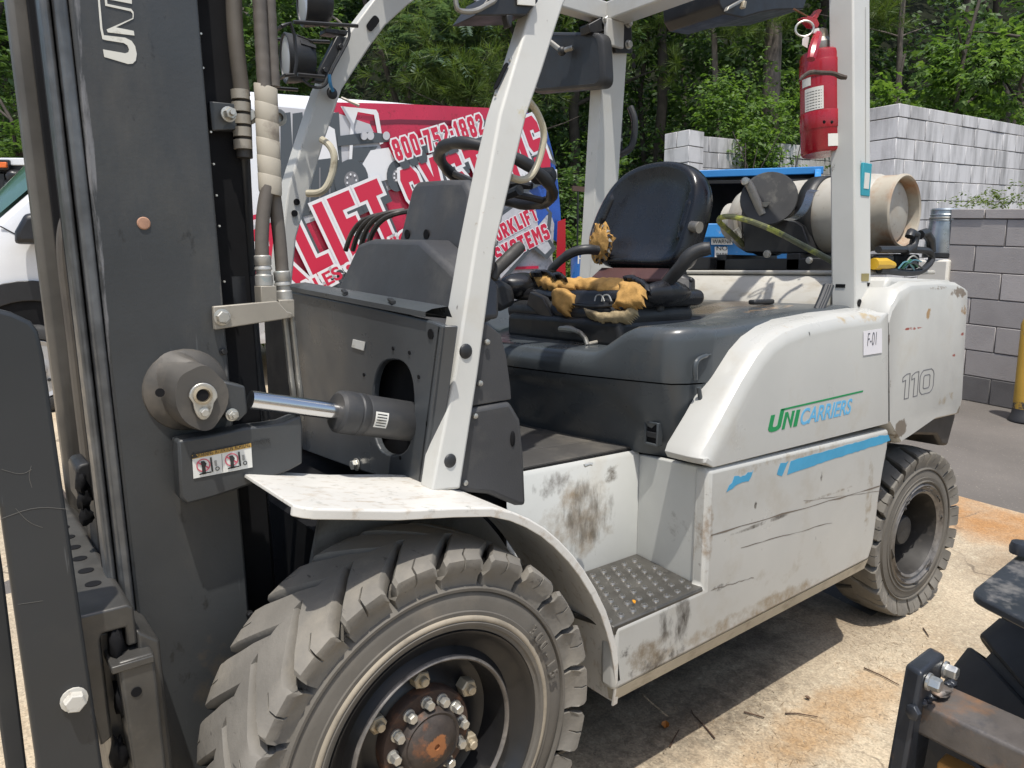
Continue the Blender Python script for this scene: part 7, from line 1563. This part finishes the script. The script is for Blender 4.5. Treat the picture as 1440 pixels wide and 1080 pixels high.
tree('shaded broadleaf tree seen between the mirror and the far rear pillar', 815, 13.2, 7.4, 1.2, 1.7, 'broad', LF_DARK, 620, .13, 11, .11)
tree('shaded broadleaf tree right of the far rear pillar', 930, 13.4, 7.2, 1.0, 1.7, 'broad', LF_MID, 620, .13, 11, .11)
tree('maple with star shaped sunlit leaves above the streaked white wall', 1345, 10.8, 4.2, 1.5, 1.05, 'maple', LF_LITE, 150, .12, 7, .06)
tree('maple sprays at the right edge of the picture behind the wall', 1425, 10.6, 5.6, 2.0, 1.1, 'maple', LF_MID, 180, .125, 7, .07)
tree('maple just right of the near rear pillar with pale low branches', 1262, 11.2, 3.6, 1.7, .8, 'maple', LF_LITE, 110, .115, 7, .05)
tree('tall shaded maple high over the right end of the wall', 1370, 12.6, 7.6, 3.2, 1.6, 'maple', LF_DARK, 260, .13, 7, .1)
tree('broadleaf tree behind the fire extinguisher and thick pine', 1120, 13.6, 7.2, 1.6, 1.6, 'broad', LF_DARK, 560, .13, 11, .1)
# shrubs and vines
def shrub(label, px, py0, s, rx, h_, kind, m, n, size, k, name='bush', cat='bush', z0=None):
    p = spt(px, 377, s); gz = bank_z(p.x, p.y) if z0 is None else z0; T = thing(name, label, cat, (p.x, p.y, gz)); g = G()
    for q in range(6): a = q*1.05; limb(g, (p.x, p.y, gz-.05), (p.x+rx*.6*math.cos(a), p.y+rx*.6*math.sin(a), gz+h_*.8), .016, .005, q+px)
    g.build('stem', BARKD, T)
    P, D = crown_points(n, (p.x, p.y, gz+h_*.5), (rx, rx, h_*.5), .35); mesh_quads('foliage', sprays(P, D, kind, size, k), m, T); return T
shrub('yellow green weeds beside the back of the van, under the stake', 806, 0, 9.3, .62, 1.05, 'broad', LF_WEED, 240, .07, 10)
shrub('pale leafy bush behind the van rear, left of the far rear pillar', 835, 0, 10.2, .7, 1.5, 'broad', LF_LITE, 220, .085, 10)
shrub('dark bush between the van and the far rear pillar', 800, 0, 11.4, .9, 2.0, 'broad', LF_MID, 260, .1, 10)
shrub('bush left of the block pillar behind the seat top', 905, 0, 10.8, .8, 1.7, 'broad', LF_WEED, 240, .085, 10)
# vine: hangs over the far white wall, its foot behind it
vp0 = spt(1060, 190, 10.3); VN = thing('vine', 'bright green leafy vine tumbling over the far white block wall', 'vine', (vp0.x, vp0.y, bank_z(vp0.x, vp0.y))); Pv, Dv = [], []
def wallB(px, py, off): p = on_wall(px, py, AO2, auh); d_ = (p-CAM); return CAM+d_*(1+off/d_.length)
for (px, py, off, n, sd) in ((1058, 222, -.15, 50, .15), (1070, 238, -.18, 45, .13), (1052, 200, -.1, 60, .18), (1078, 205, -.12, 50, .16), (1062, 182, .1, 90, .24), (1085, 178, .3, 80, .24), (1098, 158, .8, 90, .28), (1015, 160, .7, 70, .2), (1000, 150, .9, 60, .18), (1045, 145, .7, 90, .26), (1018, 130, 1., 40, .16), (1130, 135, 1., 90, .26), (1082, 236, -.15, 16, .1)):
    ss = None
    c = np.array(wallB(px, py, off)); Pv.append(c+rng.normal(0, 1, (n, 3))*np.array([sd, sd*.6, sd*.9])); a = rng.uniform(0, 2*PI, n); Dv.append(unit(np.stack([np.cos(a)-FH.x*.9, np.sin(a)-FH.y*.9, rng.normal(-.1, .3, n)], 1)))
mesh_quads('foliage', sprays(np.concatenate(Pv), np.concatenate(Dv), 'broad', .075, 8), LF_LITE, VN)
g = G()
for k in range(6): limb(g, (vp0.x+.15*k-.4, vp0.y+.1, bank_z(vp0.x, vp0.y)-.1), spt(1030+20*k, 200+random.uniform(-20, 30), 10.0), .014, .006, k*2.2, .1)
g.build('stem', BARKD, VN)
# moss and weeds growing at the foot of the right white wall
ms = spt(1405, 285, 7.4); MS = thing('wall_weed', 'small yellow green weeds on top of the grey wall in front of the white wall', 'weed', ms); P = np.array(ms)+rng.normal(0, 1, (70, 3))*np.array([.1, .22, .06]); a = rng.uniform(0, 2*PI, 70)
mesh_quads('foliage', sprays(P, unit(np.stack([np.cos(a), np.sin(a), rng.uniform(.1, .8, 70)], 1)), 'broad', .035, 9), LF_WEED, MS)
# grass at the far edge of the yard
n = 5000; s = rng.uniform(8.6, 10.6, n); l = rng.uniform(-3, 3.5, n); x = CX+FH.x*s+_R.x*l; y = CY+FH.y*s+_R.y*l; z = np.array([ground_z(a, b) for a, b in zip(x, y)])
P = np.stack([x, y, z], 1); D = unit(rng.normal(0, .35, (n, 3))+np.array([0, 0, 1])); tag(mesh_quads('grass', leaf_quads(P, D, unit(np.cross(D, rng.normal(0, 1, (n, 3)))), rng.uniform(.1, .35, n), .02), LF_WEED), kind='stuff')
# ------------------------------------------------------------------ neighbouring machine at the lower right
def zq(px, py, z): return at(px, py, z=z)
NM = thing('neighbour_machine', 'black machine in the lower right corner with bolted post, rusty crossbar and cracked tyre', 'machine', (.9, -.7, 0))
STB = mat('scuffed_blue_black_steel', (.035, .04, .05), .38, metal=.3, var=.25, vscale=12, dirt=(.2, .12, .06), dscale=14, damt=.25, dsharp=.15, bump=.1, bscale=60, scratch=.4)
STR = mat('rust_worn_bar', (.12, .108, .1), .5, metal=.3, var=.25, vscale=14, dirt=(.28, .14, .06), dscale=9, damt=.34, dsharp=.2, dirt2={'col': (.05, .055, .065), 'scale': 16, 'amt': .3, 'sharp': .15}, bump=.2, bscale=70)
RBAR = mat('orange_rust_bar', (.32, .15, .03), .7, var=.3, vscale=20, dirt=(.08, .05, .03), dscale=18, damt=.4)
zt = .72
A, B, C_, D = [zq(*p, zt) for p in ((1273, 933), (1307, 908), (1331, 920), (1297, 947))]
B = A+(C_-D)
dn = (zq(1247, 1080, .525)-A); dn = dn/(-dn.z)          # per metre down
def low(p, h): return p+dn*h
g = G(); g.loft([[low(p, .66) for p in (A, D, C_, B)], [A, D, C_, B]]); POST = g.build('post', STB, NM, bevel=.007, seg=3)
e = (C_-D).normalized(); nr = Vector((e.y, -e.x, 0)); nr = nr if nr.dot(_R) > 0 else -nr
fl = (D-A).normalized(); nl = Vector((fl.y, -fl.x, 0)); nl = nl if nl.dot(FH) < 0 else -nl
zv = -dn.normalized()
BOLTZ = mat('bright_bolt', (.5, .5, .48), .35, metal=.8, var=.15, vscale=40)
for px, py, k in ((1305, 958, .32), (1328, 941, .78)):
    d_ = ray(px, py); t_p = (D-CAM).dot(nr)/d_.dot(nr); p = CAM+d_*t_p; G().hexbolt(p, nr, .0115, .018, stud=False, rot=k).build('post_bolt', BOLTZ, NM, ang=30)
d_ = ray(1287, 1001); t_p = (A-CAM).dot(nl)/d_.dot(nl); G().hexbolt(CAM+d_*t_p, nl, .013, .008, washer=False).build('post_nut', STB, NM, bevel=.001)
zb = .652
TB0, TB1, TF0, TF1 = zq(1333, 962, zb), zq(1440, 1010, zb), zq(1293, 988, zb), zq(1440, 1057, zb)
bd = ((TB1-TB0).normalized()+(TF1-TF0).normalized()).normalized(); wv = bd.cross(Z)*.5*abs((TF0-TB0).dot(bd.cross(Z))); ctr = (TB0+TF0)/2
g = G(); g.beam(ctr-bd*.02-Z*.028, ctr+bd*1.1-Z*.028, wv, Z*.028); g.build('crossbar', STR, NM, bevel=.006, seg=3)
for k in range(9):
    a = k/8; p = TF0.lerp(TB0, a)+nr*.006; nblob('weld_bead', p+Vector((0, 0, .004)), (.008, .008, .006), STB, NM, .4, 3, 10, 8, k)
# scuffed bracket lump by the bolts
nblob('weld_bead', zq(1320, 968, .665), (.02, .02, .008), STR, NM, .5, 3, 14, 10, 4)
r0, r1, r2 = zq(1317, 1071, .56), zq(1330, 1057, .56), zq(1376, 1080, .56); d2 = (r2-r1).normalized(); w2 = (r0-r1)
g = G(); g.prism([r1, r0, r0+d2*.8, r1+d2*.8], (0, 0, -.05)); g.build('rusty_bar', RBAR, NM, bevel=.004)
# fender plate and tyre
zp = .80
K0, K1, K2 = zq(1363, 833, zp), zq(1440, 772, zp), zq(1440, 872, zp)
e1 = (K1-K0).normalized(); e2 = (K2-K0).normalized()
pl = rounded([K0, K0+e2*.9, K0+e2*.9+e1*.9, K0+e1*.9], .03, 4)
PLT = mat('scraped_black_plate', (.032, .037, .045), .4, metal=.2, var=.3, vscale=8, dirt=(.2, .19, .18), dscale=16, damt=.42, dsharp=.12, bump=.1, bscale=50)
g = G(); g.prism(pl, (0, 0, -.016)); g.build('fender_plate', PLT, NM, bevel=.004)
q = zq(1436, 778, zp+.01); G().lathe([(.02, 0), (.021, .012), (.018, .022), (.004, .024)], q, Z, 16).build('plate_nut', STB, NM)
NRUB = mat('black_cracked_rubber', (.022, .022, .023), .6, var=.25, vscale=5, dirt=(.1, .095, .085), dscale=6, damt=.3, dsharp=.35, bump=.2, bscale=60)
tc = K0+e1*.45+e2*.08; ax = Vector((e2.x, e2.y, 0)).normalized(); xx = ax.cross(Z); xx.normalize()
Mt = Matrix((xx, ax, Z)).transposed().to_4x4(); Mt.translation = Vector((tc.x, tc.y, .36))
ca3, lu3 = tyre_mesh(.358, .29, .22, .5, 15, R(50), .7, .013)
ca3.map(mw(Mt)).build('tyre', NRUB, NM, ang=40); lu3.map(mw(Mt)).build('tyre_tread', NRUB, NM, ang=28)
# ------------------------------------------------------------------ debris on the ground
n = 1500; x = rng.uniform(.2, 3.4, n); y = np.where(rng.random(n) < .6, rng.normal(.02, .12, n), rng.uniform(-1.2, .5, n)); keep = np.array([noise.noise(Vector((a*1.8, b*3, 3))) for a, b in zip(x, y)]) > -.02
x, y = x[keep], y[keep]; n = len(x); a = rng.uniform(0, 2*PI, n); L_ = rng.uniform(.02, .07, n)
P = np.stack([x, y, np.full(n, .0025)], 1); D = np.stack([np.cos(a), np.sin(a), np.zeros(n)], 1); NN = np.tile([0, 0, 1.], (n, 1))
tag(mesh_quads('pine_needles', leaf_quads(P, D, NN, L_, .0011), leafmat('dry_needles', (.1, .06, .03), (.28, .19, .1), trans=0)), kind='stuff')
n = 3500; x = rng.uniform(.0, 4.5, n); y = rng.uniform(-1.6, .8, n); P = np.stack([x, y, np.full(n, .002)], 1); a = rng.uniform(0, 2*PI, n); D = np.stack([np.cos(a), np.sin(a), np.full(n, .2)], 1)
tag(mesh_quads('grit', leaf_quads(P, unit(D), unit(np.tile([0, 0, 1.], (n, 1))+rng.normal(0, .2, (n, 3))), rng.uniform(.002, .007, n), rng.uniform(.002, .005, n)), leafmat('grit', (.12, .09, .06), (.4, .34, .26), trans=0)), kind='stuff')
TWG = mat('brown_twig', (.07, .04, .025), .85, var=.3)
for i, (pts, lb) in enumerate(((((1005, 1038), (990, 1020), (975, 1005), (972, 998)), 'dark brown twig lying in the truck shadow edge under the side panel'), (((1046, 1001), (1075, 1009)), 'short straight brown twig on sunlit concrete left of the machine post'), (((1104, 1003), (1120, 1003), (1150, 1008)), 'straight brown twig on sunlit concrete nearest the machine post'), (((1215, 939), (1240, 950), (1264, 963)), 'long thin twig pointing at the top of the machine post'), (((1298, 883), (1303, 890), (1306, 895)), 'tiny curled twig on the concrete in front of the rear wheel'), (((942, 1050), (948, 1038), (955, 1026)), 'twig beside the orange leaf in the shadow'))):
    g = G().tube([at(a, b, z=.006) for a, b in pts], [.0026, .002, .0015][:max(2, min(3, len(pts)))], 6); tag(g.build('twig', TWG, None), lb, 'twig', 'twigs on the concrete')
def leaf_thing(px, py, z, size, m, label, rot):
    p = at(px, py, z=z); pts = [(0, 0), (.35, .42), (.8, .4), (1.2, 0), (.8, -.36), (.35, -.4)]; g = G(); c, s_ = math.cos(rot), math.sin(rot)
    vs = [p+Vector(((a*c-b*s_)*size, (a*s_+b*c)*size, .006+.006*abs(b)+.004*a)) for a, b in pts]; g.add(vs+[p+Vector((.6*size*c, .6*size*s_, .002))], [(0, 1, 6), (1, 2, 6), (2, 3, 6), (3, 4, 6), (4, 5, 6), (5, 0, 6)]); tag(g.build('fallen_leaf', m, None), label, 'leaf', 'fallen leaves')
ORL = flat('orange_leaf', (.42, .16, .03), .6); YEL2 = flat('yellow_orange_leaf', (.6, .3, .03), .6)
leaf_thing(935, 1027, .001, .028, ORL, 'rusty orange leaf in the shadow under the side panel', .6)
leaf_thing(893, 852, .519, .011, YEL2, 'small orange leaf lying on the perforated step plate', 1.2)
leaf_thing(1140, 985, .001, .016, flat('brown_leaf', (.12, .07, .04), .7), 'small brown leaf on the sunlit concrete', 2.0)
